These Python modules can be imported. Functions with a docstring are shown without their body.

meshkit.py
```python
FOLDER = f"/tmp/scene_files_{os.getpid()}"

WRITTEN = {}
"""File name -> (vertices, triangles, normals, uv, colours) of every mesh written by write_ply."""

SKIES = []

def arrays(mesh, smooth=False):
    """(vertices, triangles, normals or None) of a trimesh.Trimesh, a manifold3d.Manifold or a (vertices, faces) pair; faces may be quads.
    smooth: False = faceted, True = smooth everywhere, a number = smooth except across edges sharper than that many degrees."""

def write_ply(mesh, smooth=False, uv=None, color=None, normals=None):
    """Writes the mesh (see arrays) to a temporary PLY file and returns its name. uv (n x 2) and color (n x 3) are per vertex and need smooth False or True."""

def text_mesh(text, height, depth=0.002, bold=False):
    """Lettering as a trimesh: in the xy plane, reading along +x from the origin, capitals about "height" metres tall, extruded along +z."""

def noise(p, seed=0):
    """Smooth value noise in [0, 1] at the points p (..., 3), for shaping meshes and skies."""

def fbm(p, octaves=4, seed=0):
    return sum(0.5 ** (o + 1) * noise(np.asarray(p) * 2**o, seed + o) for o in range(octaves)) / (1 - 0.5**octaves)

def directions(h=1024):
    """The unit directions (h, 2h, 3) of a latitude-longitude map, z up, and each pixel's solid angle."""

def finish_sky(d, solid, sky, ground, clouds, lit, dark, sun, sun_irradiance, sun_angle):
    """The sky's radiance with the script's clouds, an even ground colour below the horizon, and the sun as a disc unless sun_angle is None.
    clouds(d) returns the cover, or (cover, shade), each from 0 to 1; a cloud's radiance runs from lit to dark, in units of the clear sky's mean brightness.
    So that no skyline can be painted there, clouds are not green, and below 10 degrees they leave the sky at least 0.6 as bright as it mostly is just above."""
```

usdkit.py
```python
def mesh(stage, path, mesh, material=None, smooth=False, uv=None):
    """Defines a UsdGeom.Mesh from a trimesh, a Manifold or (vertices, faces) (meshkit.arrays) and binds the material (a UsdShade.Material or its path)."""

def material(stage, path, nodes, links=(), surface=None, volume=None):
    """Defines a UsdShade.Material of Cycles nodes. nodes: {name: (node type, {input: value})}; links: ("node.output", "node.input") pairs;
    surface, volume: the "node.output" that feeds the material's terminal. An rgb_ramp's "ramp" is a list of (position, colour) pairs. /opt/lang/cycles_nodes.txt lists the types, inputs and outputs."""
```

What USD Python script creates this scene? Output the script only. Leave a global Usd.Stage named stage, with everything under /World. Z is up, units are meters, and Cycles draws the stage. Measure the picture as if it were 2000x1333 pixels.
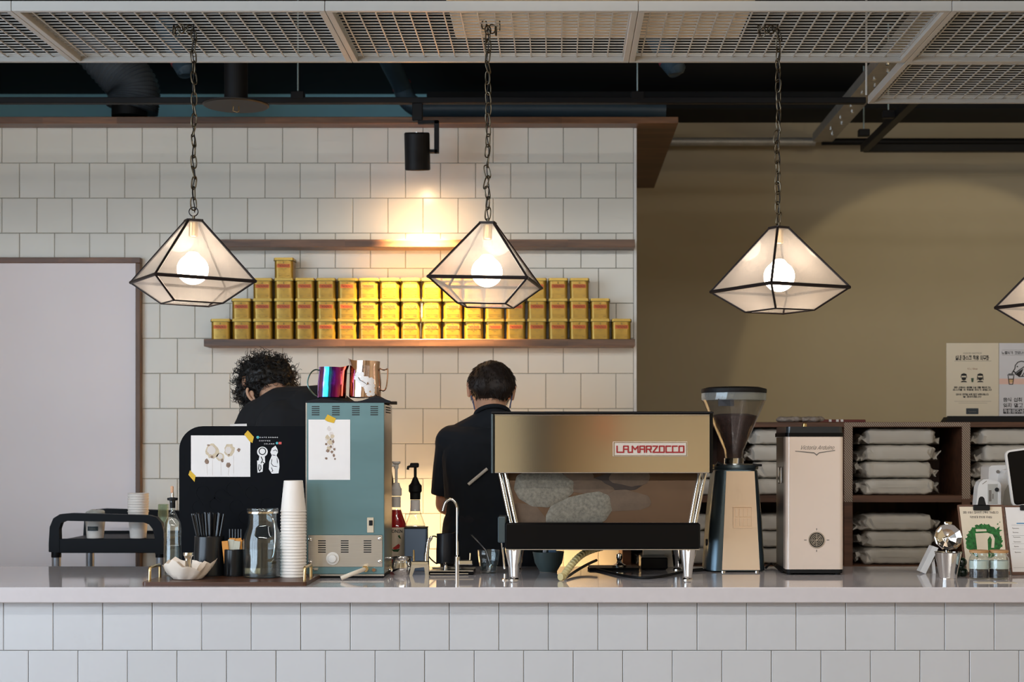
import math, random
import numpy as np, trimesh
from manifold3d import Manifold, CrossSection
import shapely
from shapely.geometry import Polygon, LineString, Point, box as sbox
from shapely.ops import unary_union
import usdkit, meshkit
from pxr import Usd, UsdGeom, UsdLux, UsdShade, Gf, Sdf, Vt

random.seed(7)
stage = Usd.Stage.CreateInMemory()
UsdGeom.SetStageUpAxis(stage, UsdGeom.Tokens.z)
UsdGeom.SetStageMetersPerUnit(stage, 1.0)
UsdGeom.Xform.Define(stage, '/World')
UsdGeom.Scope.Define(stage, '/World/Looks')
PI = math.pi

# ---------------------------------------------------------------- camera, light, exposure
F, CX, CY = 3000.0, 1090.0, 870.0        # focal length in pixels of the 2000 x 1333 frame, vanishing point
CTOP = 0.95                               # height of the counter top
EYE = 0.4277                              # eye above the counter top
CZ = CTOP + EYE
cam = UsdGeom.Camera.Define(stage, '/World/camera')
cam.AddTranslateOp().Set((0, 0, CZ))
cam.AddRotateXOp().Set(90)
cam.CreateHorizontalApertureAttr(36.0)
cam.CreateVerticalApertureAttr(36.0 * 1333 / 2000)
cam.CreateFocalLengthAttr(54.0)
cam.CreateHorizontalApertureOffsetAttr((1000 - CX) / 2000 * 36)
cam.CreateVerticalApertureOffsetAttr((CY - 666.5) / 2000 * 36)
cam.CreateFStopAttr(4.0)
cam.CreateFocusDistanceAttr(4.85)
cam.CreateClippingRangeAttr((0.05, 200))
cam.CreateExposureAttr(-0.34)


def rect_light(name, loc, look, w, h, color, power):
    l = UsdLux.RectLight.Define(stage, '/World/' + name)
    l.CreateWidthAttr(w); l.CreateHeightAttr(h)
    l.CreateColorAttr(Gf.Vec3f(*color)); l.CreateIntensityAttr(power)
    aim(l, loc, look)
    return l


def aim(l, loc, look):
    loc, look = np.array(loc, float), np.array(look, float)
    z = loc - look; z /= np.linalg.norm(z)
    up = np.array([0, 0, 1.0]) if abs(z[2]) < 0.99 else np.array([0, 1.0, 0])
    x = np.cross(up, z); x /= np.linalg.norm(x)
    y = np.cross(z, x)
    m = Gf.Matrix4d(*x, 0, *y, 0, *z, 0, *loc, 1)
    l.AddTransformOp().Set(m)


dome = UsdLux.DomeLight.Define(stage, '/World/sky')
dome.CreateColorAttr(Gf.Vec3f(0.80, 0.90, 1.0)); dome.CreateIntensityAttr(1.0)
# daylight outside the long shop window, out of view on the left
rect_light('daylight_side', (-3.75, 1.2, 1.75), (0, 1.9, 1.5), 5.4, 2.5, (0.60, 0.79, 1.0), 4.7)
# unseen slim ceiling lamp for the slab-edge shadow, then the added fill panel
rect_light('ceiling_lamp_light', (0.2, 3.1, 2.70), (0.2, 4.1, 0.0), 5.6, 0.07, (1.0, 0.96, 0.92), 38.0)
rect_light('ceiling_panel_light', (0.3, 0.0, 3.095), (0.3, 1.6, 0.0), 5.0, 0.5, (1.0, 0.975, 0.93), 25.0)  # added fill above the camera, brightens the shelf unit and back wall
BULB = 28.0                               # radiance of the pendant bulbs
SPOT_WALL, SPOT_SPILL, SPOT_BROWN = 42000.0, 420.0, 2200.0


# ---------------------------------------------------------------- helpers
def X(px, Y): return (px - CX) * Y / F
def Z(py, Y): return CZ - (py - CY) * Y / F
def at(px, py, Y): return np.array([X(px, Y), Y, Z(py, Y)])
def Yof(s): return F / s
def Ybase(py): return F * EYE / (py - CY)      # depth of a point on the counter top


def lin(*c):
    c = np.array(c, float) / 255
    return tuple(np.where(c <= 0.04045, c / 12.92, ((c + 0.055) / 1.055) ** 2.4))


LOOKS = {}


def pbr(name, color, rough=0.5, metal=0.0, var=0.0, scale=12, bump=0.0, bscale=None, stretch=(1, 1, 1), spec=0.5, coat=0.0, rand=0.0, alpha=None, extra=None):
    """A principled material whose colour wanders a little with noise (var), from object to object (rand), with fine relief (bump)."""
    nodes = {'p': ('principled_bsdf', {'roughness': rough, 'metallic': metal, 'specular_ior_level': spec, 'coat_weight': coat, **(extra or {})})}
    links = []
    if var or rand or bump:
        nodes['t'] = ('texture_coordinate', {}); nodes['m'] = ('mapping', {'scale': stretch}); links += [('t.object', 'm.vector')]
    if var:
        nodes['n'] = ('noise_texture', {'scale': scale, 'detail': 4.0, 'roughness': 0.6}); links += [('m.vector', 'n.vector')]
        c = np.array(color)
        nodes['r'] = ('rgb_ramp', {'ramp': [(0.3, tuple(np.clip(c * (1 - var), 0, 1))), (0.7, tuple(np.clip(c * (1 + var), 0, 1)))]}); links += [('n.fac', 'r.fac')]
        out = 'r.color'
    else:
        nodes['c'] = ('color', {'value': color}); out = 'c.color'
    if rand:
        nodes['o'] = ('object_info', {}); nodes['mr'] = ('map_range', {'from_min': 0.0, 'from_max': 1.0, 'to_min': 1 - rand, 'to_max': 1 + rand})
        nodes['h'] = ('hsv', {'hue': 0.5, 'saturation': 1.0, 'fac': 1.0})
        links += [('o.random', 'mr.value'), ('mr.result', 'h.value'), (out, 'h.color')]; out = 'h.color'
    links += [(out, 'p.base_color')]
    if bump:
        nodes['bn'] = ('noise_texture', {'scale': bscale or scale * 4, 'detail': 3.0}); nodes['b'] = ('bump', {'strength': bump, 'distance': 0.002})
        links += [('m.vector', 'bn.vector'), ('bn.fac', 'b.height'), ('b.normal', 'p.normal')]
    m = usdkit.material(stage, '/World/Looks/' + name, nodes, links, surface='p.BSDF')
    LOOKS[name] = m
    return m


def wood(name, dark, light, rough=0.45, axis=0, scale=3.0, block=None):
    st = [14, 14, 14]; st[axis] = 1.2
    nodes = {'t': ('texture_coordinate', {}), 'm': ('mapping', {'scale': tuple(st)}), 'n': ('noise_texture', {'scale': scale, 'detail': 5.0, 'roughness': 0.65, 'distortion': 0.4}),
             'r': ('rgb_ramp', {'ramp': [(0.28, dark), (0.72, light)]}), 'p': ('principled_bsdf', {'roughness': rough}),
             'b': ('bump', {'strength': 0.15, 'distance': 0.002})}
    links = [('t.object', 'm.vector'), ('m.vector', 'n.vector'), ('n.fac', 'r.fac'), ('n.fac', 'b.height'), ('b.normal', 'p.normal')]
    out = 'r.color'
    if block:                                           # staves of the glued board differ in tone
        nodes['m2'] = ('mapping', {'scale': block}); nodes['fl'] = ('vector_math', {'math_type': 'floor'}); nodes['wn'] = ('white_noise_texture', {})
        nodes['mr'] = ('map_range', {'to_min': 0.72, 'to_max': 1.28}); nodes['h'] = ('hsv', {'hue': 0.5, 'saturation': 1.0, 'fac': 1.0})
        links += [('t.object', 'm2.vector'), ('m2.vector', 'fl.vector1'), ('fl.vector', 'wn.vector'), ('wn.value', 'mr.value'), ('mr.result', 'h.value'), (out, 'h.color')]
        out = 'h.color'
    links += [(out, 'p.base_color')]
    m = usdkit.material(stage, '/World/Looks/' + name, nodes, links, surface='p.BSDF')
    LOOKS[name] = m
    return m


def pane(name, tint, haze, haze_color, gloss=1.0, rough=0.03):
    """Thin glass: see-through with a tint, a fresnel reflection, and a little haze (dust, frosting) that scatters light."""
    nodes = {'t': ('transparent_bsdf', {'color': tint}), 'd': ('diffuse_bsdf', {'color': haze_color}), 'tl': ('translucent_bsdf', {'color': haze_color}),
             'dm': ('mix_closure', {'fac': 0.5}), 'hm': ('mix_closure', {'fac': haze}), 'g': ('glossy_bsdf', {'color': (gloss,) * 3, 'roughness': rough}),
             'f': ('layer_weight', {'blend': 0.5}), 'pw': ('math', {'math_type': 'power', 'value2': 5.0}), 'ma': ('math', {'math_type': 'multiply_add', 'value2': 0.9, 'value3': 0.045}), 'mx': ('mix_closure', {})}
    links = [('d.BSDF', 'dm.closure1'), ('tl.BSDF', 'dm.closure2'), ('t.BSDF', 'hm.closure1'), ('dm.closure', 'hm.closure2'),
             ('hm.closure', 'mx.closure1'), ('g.BSDF', 'mx.closure2'), ('f.facing', 'pw.value1'), ('pw.value', 'ma.value1'), ('ma.value', 'mx.fac')]
    m = usdkit.material(stage, '/World/Looks/' + name, nodes, links, surface='mx.closure')
    LOOKS[name] = m
    return m


def glow(name, color, strength):
    m = usdkit.material(stage, '/World/Looks/' + name, {'e': ('emission', {'color': color, 'strength': strength})}, surface='e.emission')
    LOOKS[name] = m
    return m


# ---- shapes: (vertices, triangles)
def tri(f):
    f = np.asarray(f, int)
    return np.vstack([f[:, [0, 1, 2]], f[:, [0, 2, 3]]]) if f.shape[1] == 4 else f


def cat(*ms):
    vs, fs, n = [], [], 0
    for v, f in ms:
        vs.append(v); fs.append(tri(f) + n); n += len(v)
    return np.vstack(vs), np.vstack(fs)


def man(m):
    q = m.to_mesh()
    return np.array(q.vert_properties[:, :3], float), np.array(q.tri_verts, int)


def moved(m, d): return m[0] + np.asarray(d, float), m[1]


def rotated(m, deg, axis, about=(0, 0, 0)):
    a = np.radians(deg); c, s = math.cos(a), math.sin(a)
    R = {'x': [[1, 0, 0], [0, c, -s], [0, s, c]], 'y': [[c, 0, s], [0, 1, 0], [-s, 0, c]], 'z': [[c, -s, 0], [s, c, 0], [0, 0, 1]]}[axis]
    o = np.asarray(about, float)
    return (m[0] - o) @ np.array(R).T + o, m[1]


def box(x0, x1, y0, y1, z0, z1, bev=0.0):
    x0, x1 = sorted((x0, x1)); y0, y1 = sorted((y0, y1)); z0, z1 = sorted((z0, z1))
    if not bev:
        v = np.array([[x, y, z] for z in (z0, z1) for y in (y0, y1) for x in (x0, x1)], float)
        return v, tri([[0, 2, 3, 1], [4, 5, 7, 6], [0, 1, 5, 4], [2, 6, 7, 3], [0, 4, 6, 2], [1, 3, 7, 5]])
    b = min(bev, (x1 - x0) / 2.01, (y1 - y0) / 2.01, (z1 - z0) / 2.01)
    pts = []
    for x, sx in ((x0, 1), (x1, -1)):
        for y, sy in ((y0, 1), (y1, -1)):
            for z, sz in ((z0, 1), (z1, -1)):
                pts += [[x, y + sy * b, z + sz * b], [x + sx * b, y, z + sz * b], [x + sx * b, y + sy * b, z]]
    return man(Manifold.hull_points(np.array(pts)))


def frame_of(d):
    d = np.asarray(d, float) / np.linalg.norm(d)
    a = np.cross(d, [0, 0, 1.0] if abs(d[2]) < 0.9 else [1.0, 0, 0]); a /= np.linalg.norm(a)
    return a, np.cross(d, a)


def sweep(points, radii, n=10, closed=False, caps=True, flat=1.0):
    """A round (or flattened) bar along a polyline."""
    p = np.asarray(points, float); k = len(p)
    r = np.broadcast_to(np.asarray(radii, float), (k,))
    if closed: t = np.roll(p, -1, 0) - np.roll(p, 1, 0)
    else: t = np.gradient(p, axis=0)
    t /= np.linalg.norm(t, axis=1, keepdims=True) + 1e-12
    a, _ = frame_of(t[0]); A = []
    for i in range(k):
        a = a - t[i] * (a @ t[i]); a /= np.linalg.norm(a) + 1e-12; A.append(a)
    A = np.array(A); B = np.cross(t, A)
    ang = np.arange(n) * 2 * PI / n
    v = (p[:, None] + r[:, None, None] * (np.cos(ang)[None, :, None] * A[:, None] + flat * np.sin(ang)[None, :, None] * B[:, None])).reshape(-1, 3)
    f = []
    for i in range(k if closed else k - 1):
        j = (i + 1) % k
        for q in range(n):
            w = (q + 1) % n
            f.append([i * n + q, i * n + w, j * n + w, j * n + q])
    f = tri(f)
    if caps and not closed:
        v = np.vstack([v, p[0], p[-1]]); e = []
        for q in range(n):
            w = (q + 1) % n
            e += [[k * n, w, q], [k * n + 1, (k - 1) * n + q, (k - 1) * n + w]]
        f = np.vstack([f, e])
    return v, f


def cyl(p0, p1, r0, r1=None, n=24):
    return sweep([p0, p1], [r0, r0 if r1 is None else r1], n)


def lathe(profile, c=(0, 0, 0), n=32, close=False):
    """Turned about a vertical axis through c; profile is (radius, height above c) from bottom to top of the outside."""
    pr = np.asarray(profile, float); k = len(pr); ang = np.arange(n) * 2 * PI / n
    v = np.stack([pr[:, None, 0] * np.cos(ang), pr[:, None, 0] * np.sin(ang), np.repeat(pr[:, 1:], n, 1)], -1).reshape(-1, 3)
    f = []
    for i in range(k if close else k - 1):
        j = (i + 1) % k
        for q in range(n):
            w = (q + 1) % n
            a, b, cc, d = i * n + q, i * n + w, j * n + w, j * n + q
            if pr[i, 0] < 1e-7: f.append([a, cc, d])
            elif pr[j, 0] < 1e-7: f.append([a, b, cc])
            else: f += [[a, b, cc], [a, cc, d]]
    return v + np.asarray(c, float), np.array(f)


def arc(cx, cy, r, a0, a1, n=8):
    return [(cx + r * math.cos(math.radians(a)), cy + r * math.sin(math.radians(a))) for a in np.linspace(a0, a1, n)]


def rrect(x0, x1, z0, z1, r, n=6):
    x0, x1 = sorted((x0, x1)); z0, z1 = sorted((z0, z1))
    r = min(r, (x1 - x0) / 2.001, (z1 - z0) / 2.001)
    return arc(x1 - r, z1 - r, r, 0, 90, n) + arc(x0 + r, z1 - r, r, 90, 180, n) + arc(x0 + r, z0 + r, r, 180, 270, n) + arc(x1 - r, z0 + r, r, 270, 360, n)


def slab(poly, y0, y1):
    """A polygon drawn in x, z (shapely or points) given depth from y0 to y1."""
    poly = poly if hasattr(poly, 'geom_type') else Polygon(poly)
    out = []
    for g in getattr(poly, 'geoms', [poly]):
        if g.geom_type != 'Polygon' or g.area < 1e-10: continue
        m = trimesh.creation.extrude_polygon(g, abs(y1 - y0), engine='earcut')
        v = np.array(m.vertices)[:, [0, 2, 1]]; v[:, 1] += min(y0, y1)
        out.append((v, np.array(m.faces)[:, ::-1]))
    return cat(*out)


def ppoly(pts, Y):
    """Pixel outline -> x, z outline at depth Y."""
    return [(X(a, Y), Z(b, Y)) for a, b in pts]


def plate(poly, z0, z1):
    """A polygon drawn in x, y extruded upward."""
    poly = poly if hasattr(poly, 'geom_type') else Polygon(poly)
    out = []
    for g in getattr(poly, 'geoms', [poly]):
        m = trimesh.creation.extrude_polygon(g, z1 - z0, engine='earcut')
        v = np.array(m.vertices); v[:, 2] += z0
        out.append((v, np.array(m.faces)))
    return cat(*out)


def ball(c, r, n=2, sc=(1, 1, 1)):
    m = trimesh.creation.icosphere(n, 1.0)
    return np.array(m.vertices) * np.asarray(sc) * r + np.asarray(c, float), np.array(m.faces)


def letters(text, h, x, z, Y, depth=0.0006, bold=False, center=True, slant=0.0, width=None):
    m = meshkit.text_mesh(text, h, depth, bold)
    v = np.array(m.vertices); w = v[:, 0].max() - v[:, 0].min(); v[:, 0] -= v[:, 0].min()
    if width: v[:, 0] *= width / w; w = width
    v[:, 0] += slant * v[:, 1]
    if center: v[:, 0] -= w / 2
    return np.stack([v[:, 0] + x, Y - v[:, 2], v[:, 1] + z], 1), np.array(m.faces)


# ---- objects
USED = {}


def fresh(path):
    k = USED.get(path, -1) + 1; USED[path] = k
    return path if k == 0 else f'{path}_{k:03d}'


class Thing:
    def __init__(self, path, loc, rotz=0.0): self.path, self.loc, self.rotz = path, np.asarray(loc, float), rotz


def marks(prim, label=None, cat_=None, group=None, kind=None):
    for k, v in (('label', label), ('category', cat_), ('group', group), ('kind', kind)):
        if v: prim.SetCustomDataByKey(k, v)


def thing(name, label, category, loc, group=None, kind=None, rotz=0.0):
    p = fresh('/World/' + name)
    x = UsdGeom.Xform.Define(stage, p); x.AddTranslateOp().Set(Gf.Vec3d(*map(float, loc))); x.AddRotateZOp().Set(float(rotz))
    marks(x.GetPrim(), label, category, group, kind)
    return Thing(p, loc, rotz)


def part(parent, name, mesh, mat, smooth=30, label=None, kind=None, local=False):
    """One mesh of a thing (or sub-part of a part), given in world coordinates."""
    p = fresh(parent.path + '/' + name)
    v, f = mesh
    usdkit.mesh(stage, p, (v if local else v - parent.loc, f), mat, smooth)
    if label or kind: marks(stage.GetPrimAtPath(p), label, None, None, kind)
    return Thing(p, parent.loc)


def single(name, mesh, mat, label, category=None, group=None, kind=None, smooth=30):
    v, f = mesh
    lo, hi = v.min(0), v.max(0); loc = np.array([(lo[0] + hi[0]) / 2, (lo[1] + hi[1]) / 2, lo[2]])
    p = fresh('/World/' + name)
    m = usdkit.mesh(stage, p, (v - loc, f), mat, smooth)
    m.AddTranslateOp().Set(Gf.Vec3d(*map(float, loc)))
    marks(m.GetPrim(), label, category, group, kind)
    return Thing(p, loc)


def dup(t, loc, label, rotz=0.0, group=None):
    p = fresh('/World/' + t.path.split('/')[2].rstrip('0123456789').rstrip('_') if t.path[-3:].isdigit() else '/World/' + t.path.split('/')[2])
    x = UsdGeom.Xform.Define(stage, p)
    x.AddTranslateOp().Set(Gf.Vec3d(*map(float, loc))); x.AddRotateZOp().Set(float(rotz))
    x.GetPrim().GetReferences().AddInternalReference(t.path)
    marks(x.GetPrim(), label, None, group)
    x.GetPrim().SetInstanceable(True)
    return Thing(p, loc, rotz)


ORD = ['first', 'second', 'third', 'fourth', 'fifth', 'sixth', 'seventh', 'eighth', 'ninth', 'tenth', 'eleventh', 'twelfth', 'thirteenth', 'fourteenth', 'fifteenth',
       'sixteenth', 'seventeenth', 'eighteenth', 'nineteenth', 'twentieth', 'twenty-first', 'twenty-second', 'twenty-third', 'twenty-fourth', 'twenty-fifth', 'twenty-sixth', 'twenty-seventh']

# ---- materials
M_tile = pbr('tile_glaze', lin(221, 218, 208), 0.24, var=0.015, scale=3, rand=0.02, spec=0.4)
M_ctile = pbr('counter_tile_glaze', lin(200, 201, 204), 0.25, var=0.015, scale=3, rand=0.015, spec=0.4)
M_grout = pbr('grout', lin(128, 128, 120), 0.9, var=0.1, scale=60)
M_quartz = pbr('white_quartz', lin(206, 200, 202), 0.06, var=0.02, scale=30, spec=.5)
M_walnut = wood('walnut', lin(68, 43, 28), lin(126, 87, 58), 0.4, 0, 2.5, (3.2, 14, 40))
M_walnut_v = wood('walnut_upright', lin(68, 46, 30), lin(124, 90, 60), 0.45, 2, 2.5)
M_cab = wood('cabinet_wood', lin(70, 44, 32), lin(118, 78, 56), 0.5, 0, 2.5)
M_cabdark = wood('cabinet_inside', lin(48, 30, 22), lin(82, 52, 38), 0.6, 2, 2.0)
M_trayw = wood('tray_wood', lin(52, 30, 20), lin(98, 62, 42), 0.35, 0, 3)
M_white = pbr('white_paint', lin(226, 224, 220), 0.45, var=0.015, scale=5)
M_door = pbr('door_white', lin(240, 234, 238), 0.55, var=0.01, scale=3)
M_rail = pbr('rail_white', lin(184, 183, 179), 0.4, var=0.02, scale=8)
M_taupe = pbr('taupe_paint', lin(178, 164, 138), 0.85, var=0.03, scale=2, bump=0.1, bscale=90)
M_teal = pbr('teal_wall', lin(150, 208, 222), 0.8, var=0.05, scale=2)
M_beige = pbr('beige_plaster', lin(238, 212, 168), 0.85, var=0.04, scale=2)
M_black = pbr('black_paint', lin(17, 17, 19), 0.55, var=0.1, scale=9, spec=.25)
M_blackgl = pbr('black_gloss', lin(10, 10, 12), 0.25, spec=.2)
M_ceil = pbr('ceiling_black', lin(20, 22, 25), 0.9, var=0.15, scale=3)
M_floor = wood('floor_oak', lin(120, 92, 66), lin(168, 134, 100), 0.45, 1, 1.2, (7, 0.8, 1))
M_chrome = pbr('chrome', (0.80, 0.78, 0.75), 0.08, 1.0)
M_steel = pbr('brushed_steel', (0.62, 0.59, 0.55), 0.30, 1.0, var=0.03, scale=40, stretch=(0.3, 8, 8))
M_dsteel = pbr('dark_steel', lin(96, 112, 122), 0.30, 0.85, var=0.05, scale=6)
M_galv = pbr('galvanised', (0.42, 0.40, 0.36), 0.45, 0.4, var=0.12, scale=25)
M_brass = pbr('brass', (0.72, 0.52, 0.25), 0.25, 1.0)
M_abrass = pbr('aged_brass', (0.10, 0.083, 0.058), 0.35, 1.0, var=0.15, scale=30)
M_came = pbr('lead_came', lin(34, 26, 26), 0.4, 0.4)
M_paper = pbr('card_paper', lin(232, 228, 226), 0.8, var=0.01, scale=30)
M_cream = pbr('cream_paper', lin(226, 212, 190), 0.8, var=0.01, scale=30)
M_ink = pbr('black_ink', lin(26, 25, 26), 0.7)
M_gray = pbr('grey_ink', lin(120, 112, 104), 0.7)
M_tape = pbr('yellow_tape', lin(214, 172, 30), 0.5, var=0.06, scale=40)
M_clear = pane('clear_glass', (0.95, 0.97, 0.97), 0.008, (0.8, 0.85, 0.85))
M_lampglass = pane('lamp_glass', (0.88, 0.83, 0.79), 0.30, lin(238, 228, 218), 0.9, 0.05)
M_bulb = glow('bulb_light', (1.0, 0.86, 0.70), BULB)
M_cup = pbr('paper_cup_white', lin(236, 228, 220), 0.55)
M_skin = pbr('skin', lin(206, 160, 132), 0.5, var=0.05, scale=25, extra={'subsurface_weight': 0.1, 'subsurface_scale': 0.01})
M_shirt = pbr('navy_cotton', lin(14, 22, 32), 0.9, var=0.15, scale=18, bump=0.25, bscale=500)
M_apron = pbr('navy_apron', lin(18, 20, 30), 0.85, var=0.12, scale=18, bump=0.25, bscale=400)
M_trouser = pbr('black_twill', lin(24, 24, 26), 0.9, var=0.1, scale=15)
M_hair = pbr('black_hair', lin(15, 12, 11), 0.58, var=0.3, scale=60)
M_hairb = pbr('brown_hair', lin(30, 20, 16), 0.62, var=0.3, scale=60)

# ---------------------------------------------------------------- the room
YW = F / 457.0                       # tiled wall face
YT = F / 645.0                       # counter tile face
YS = F / 650.0                       # counter slab edge
YB = F * EYE / 237.0                 # counter back edge
YFAR = 8.1                           # painted wall at the very back
XL, XR, YFRONT, ZC = -3.6, 3.9, -2.6, 3.23
single('floor', box(XL - .2, XR + .2, YFRONT - .2, YFAR + .2, -0.1, 0), M_floor, 'oak plank floor', kind='structure')
single('ceiling', box(XL - .2, XR + .2, YFRONT - .2, YFAR + .2, ZC, ZC + .15), M_ceil, 'black painted ceiling slab above the pipes', kind='structure')
single('wall_far', box(0.20, XR + .2, YFAR, YFAR + .15, 0, ZC), M_taupe, 'taupe painted wall behind the shelf unit', kind='structure')
single('wall_far', box(XL - .2, 0.20, YFAR, YFAR + .15, 0, ZC), M_teal, 'teal wall seen above the tiled wall', kind='structure')  # teal stretch of the far wall
single('wall_right', box(XR, XR + .2, YFRONT, YFAR, 0, ZC), M_beige, 'plain side wall right of the counter', kind='structure')
# left wall with a long window, out of view
lw = thing('wall_left', 'side wall with a long shop window, out of view', None, (XL, 2, 0), kind='structure')
part(lw, 'wall_body', cat(box(XL - .1, XL, YFRONT, YFAR, 0, .5), box(XL - .1, XL, YFRONT, YFAR, 3.0, ZC), box(XL - .1, XL, 3.9, YFAR, .5, 3.0), box(XL - .1, XL, YFRONT, -1.5, .5, 3.0)), M_beige)
w1 = thing('window_1', 'long shop window out of view on the left side, lighting the counter', None, (XL - .05, 1.2, .5), kind='structure')
for i in range(5):
    y = -1.5 + i * 1.35
    part(w1, 'mullion', box(XL - .09, XL - .01, y - .025, y + .025, .5, 3.0), M_black)
part(w1, 'sill', box(XL - .1, XL + .05, -1.5, 3.9, .46, .5), M_white)
fw = thing('wall_front', 'unseen plain wall with a grey column behind the camera, reflected in the steel panel', None, (0, YFRONT, 0), kind='structure')
part(fw, 'wall_body', box(XL, XR, YFRONT - .1, YFRONT, 0, ZC), M_beige)  # unseen wall, its tan tone chosen for the steel panel reflection
part(fw, 'column', box(-.28, -.04, YFRONT, YFRONT + .35, 0, ZC), pbr('unseen_column_grey', lin(40, 37, 34), .8))  # unseen column, placed to darken a band in the steel panel
lamp = thing('ceiling_lamp', 'unseen long slim ceiling lamp above the guests side, lighting the counter front', 'ceiling lamp', (0.2, 3.1, 2.705))  # out of view, placed for the shadow under the worktop edge
part(lamp, 'housing', box(-2.7, 3.1, 3.02, 3.18, 2.705, 2.77, .004), M_black)
for x in (-2.2, .2, 2.6): part(lamp, 'hanger', cyl((x, 3.1, 2.77), (x, 3.1, ZC), .004, n=8), M_black)


def tile(x0, x1, z0, z1, Yf, thick, rng, bev=0.0017):
    """One glazed tile: face at Yf, softened rim, hair's breadth of tilt."""
    b = bev; ax, az = rng.uniform(-.0006, .0006, 2); xm, zm, w, h = (x0 + x1) / 2, (z0 + z1) / 2, x1 - x0, z1 - z0
    r = np.array([[x0, z0], [x1, z0], [x1, z1], [x0, z1]]); q = np.array([[x0 + b, z0 + b], [x1 - b, z0 + b], [x1 - b, z1 - b], [x0 + b, z1 - b]])
    def lift(p, y): return np.column_stack([p[:, 0], y + ax * (p[:, 0] - xm) / .075 + az * (p[:, 1] - zm) / .075, p[:, 1]])
    v = np.vstack([np.column_stack([r[:, 0], np.full(4, Yf + thick), r[:, 1]]), lift(r, Yf + b * .6), lift(q, Yf)])
    f = [[8, 9, 10, 11]]
    for k in range(4):
        n = (k + 1) % 4
        f += [[k, n, 4 + n, 4 + k], [4 + k, 4 + n, 8 + n, 8 + k]]
    return v, tri(f)


rng = np.random.default_rng(3)
XWR = X(1237.5, YW)
wb = thing('wall_back', 'wall clad in square off-white tiles behind the baristas', None, ((XL + XWR) / 2, YW, 0), kind='structure')
part(wb, 'wall_body', box(XL, XWR, YW + .0045, YFAR, 0, Z(241, F / 463.6)), M_grout)
DX0, DX1, DZ = X(-320, YW), X(272, YW), Z(504, YW)      # door opening keeps free of tiles
TP = 0.15; g = 0.0011
for r in range(15):
    z1 = Z(250 + 68.55 * r, YW); z0 = z1 - TP
    xr = XWR - (TP / 2 if r % 2 else 0)
    edges = [XWR] + ([xr] if r % 2 else [])
    while edges[-1] > X(-140, YW): edges.append(edges[-1] - TP)
    for a, b in zip(edges[1:], edges[:-1]):
        zz0 = z0
        if b < DX1 + .002 and z1 < DZ: continue
        if a < DX1 and z0 < DZ:
            if b > DX1 + .01 and z1 < DZ: a = DX1
            elif b <= DX1 + .08 and z0 < DZ < z1: zz0 = DZ
        if r == 0: z1t = z1 + 0.012
        else: z1t = z1
        part(wb, 'tile', tile(a + g, b - g, zz0 + g, z1t - g, YW, .008, rng), M_tile, smooth=False)
single('trim_1', box(XWR + .0005, X(1243.5, YW), YW - .002, YFAR, 0, Z(241.5, F / 463.6), .001), M_white, 'white edge strip on the end of the tiled wall', kind='structure')
YK = F / 463.6
single('trim_2', box(XL, X(1325, YK), YK, YFAR, Z(241, YK), Z(228, YK), .002), M_walnut, 'dark wooden board capping the tiled wall', kind='structure')
d = thing('door_1', 'white sliding door panel in a thin wooden frame', None, ((DX0 + DX1) / 2, YW, 0), kind='structure')
part(d, 'panel', box(DX0, X(266, 6.53), 6.54, YW, 0, Z(513, 6.53), .002), M_door)
part(d, 'frame_rail', box(DX0, X(274, 6.53), 6.53, YW + .005, Z(514, 6.53), Z(503, 6.53), .002), M_walnut)
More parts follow.
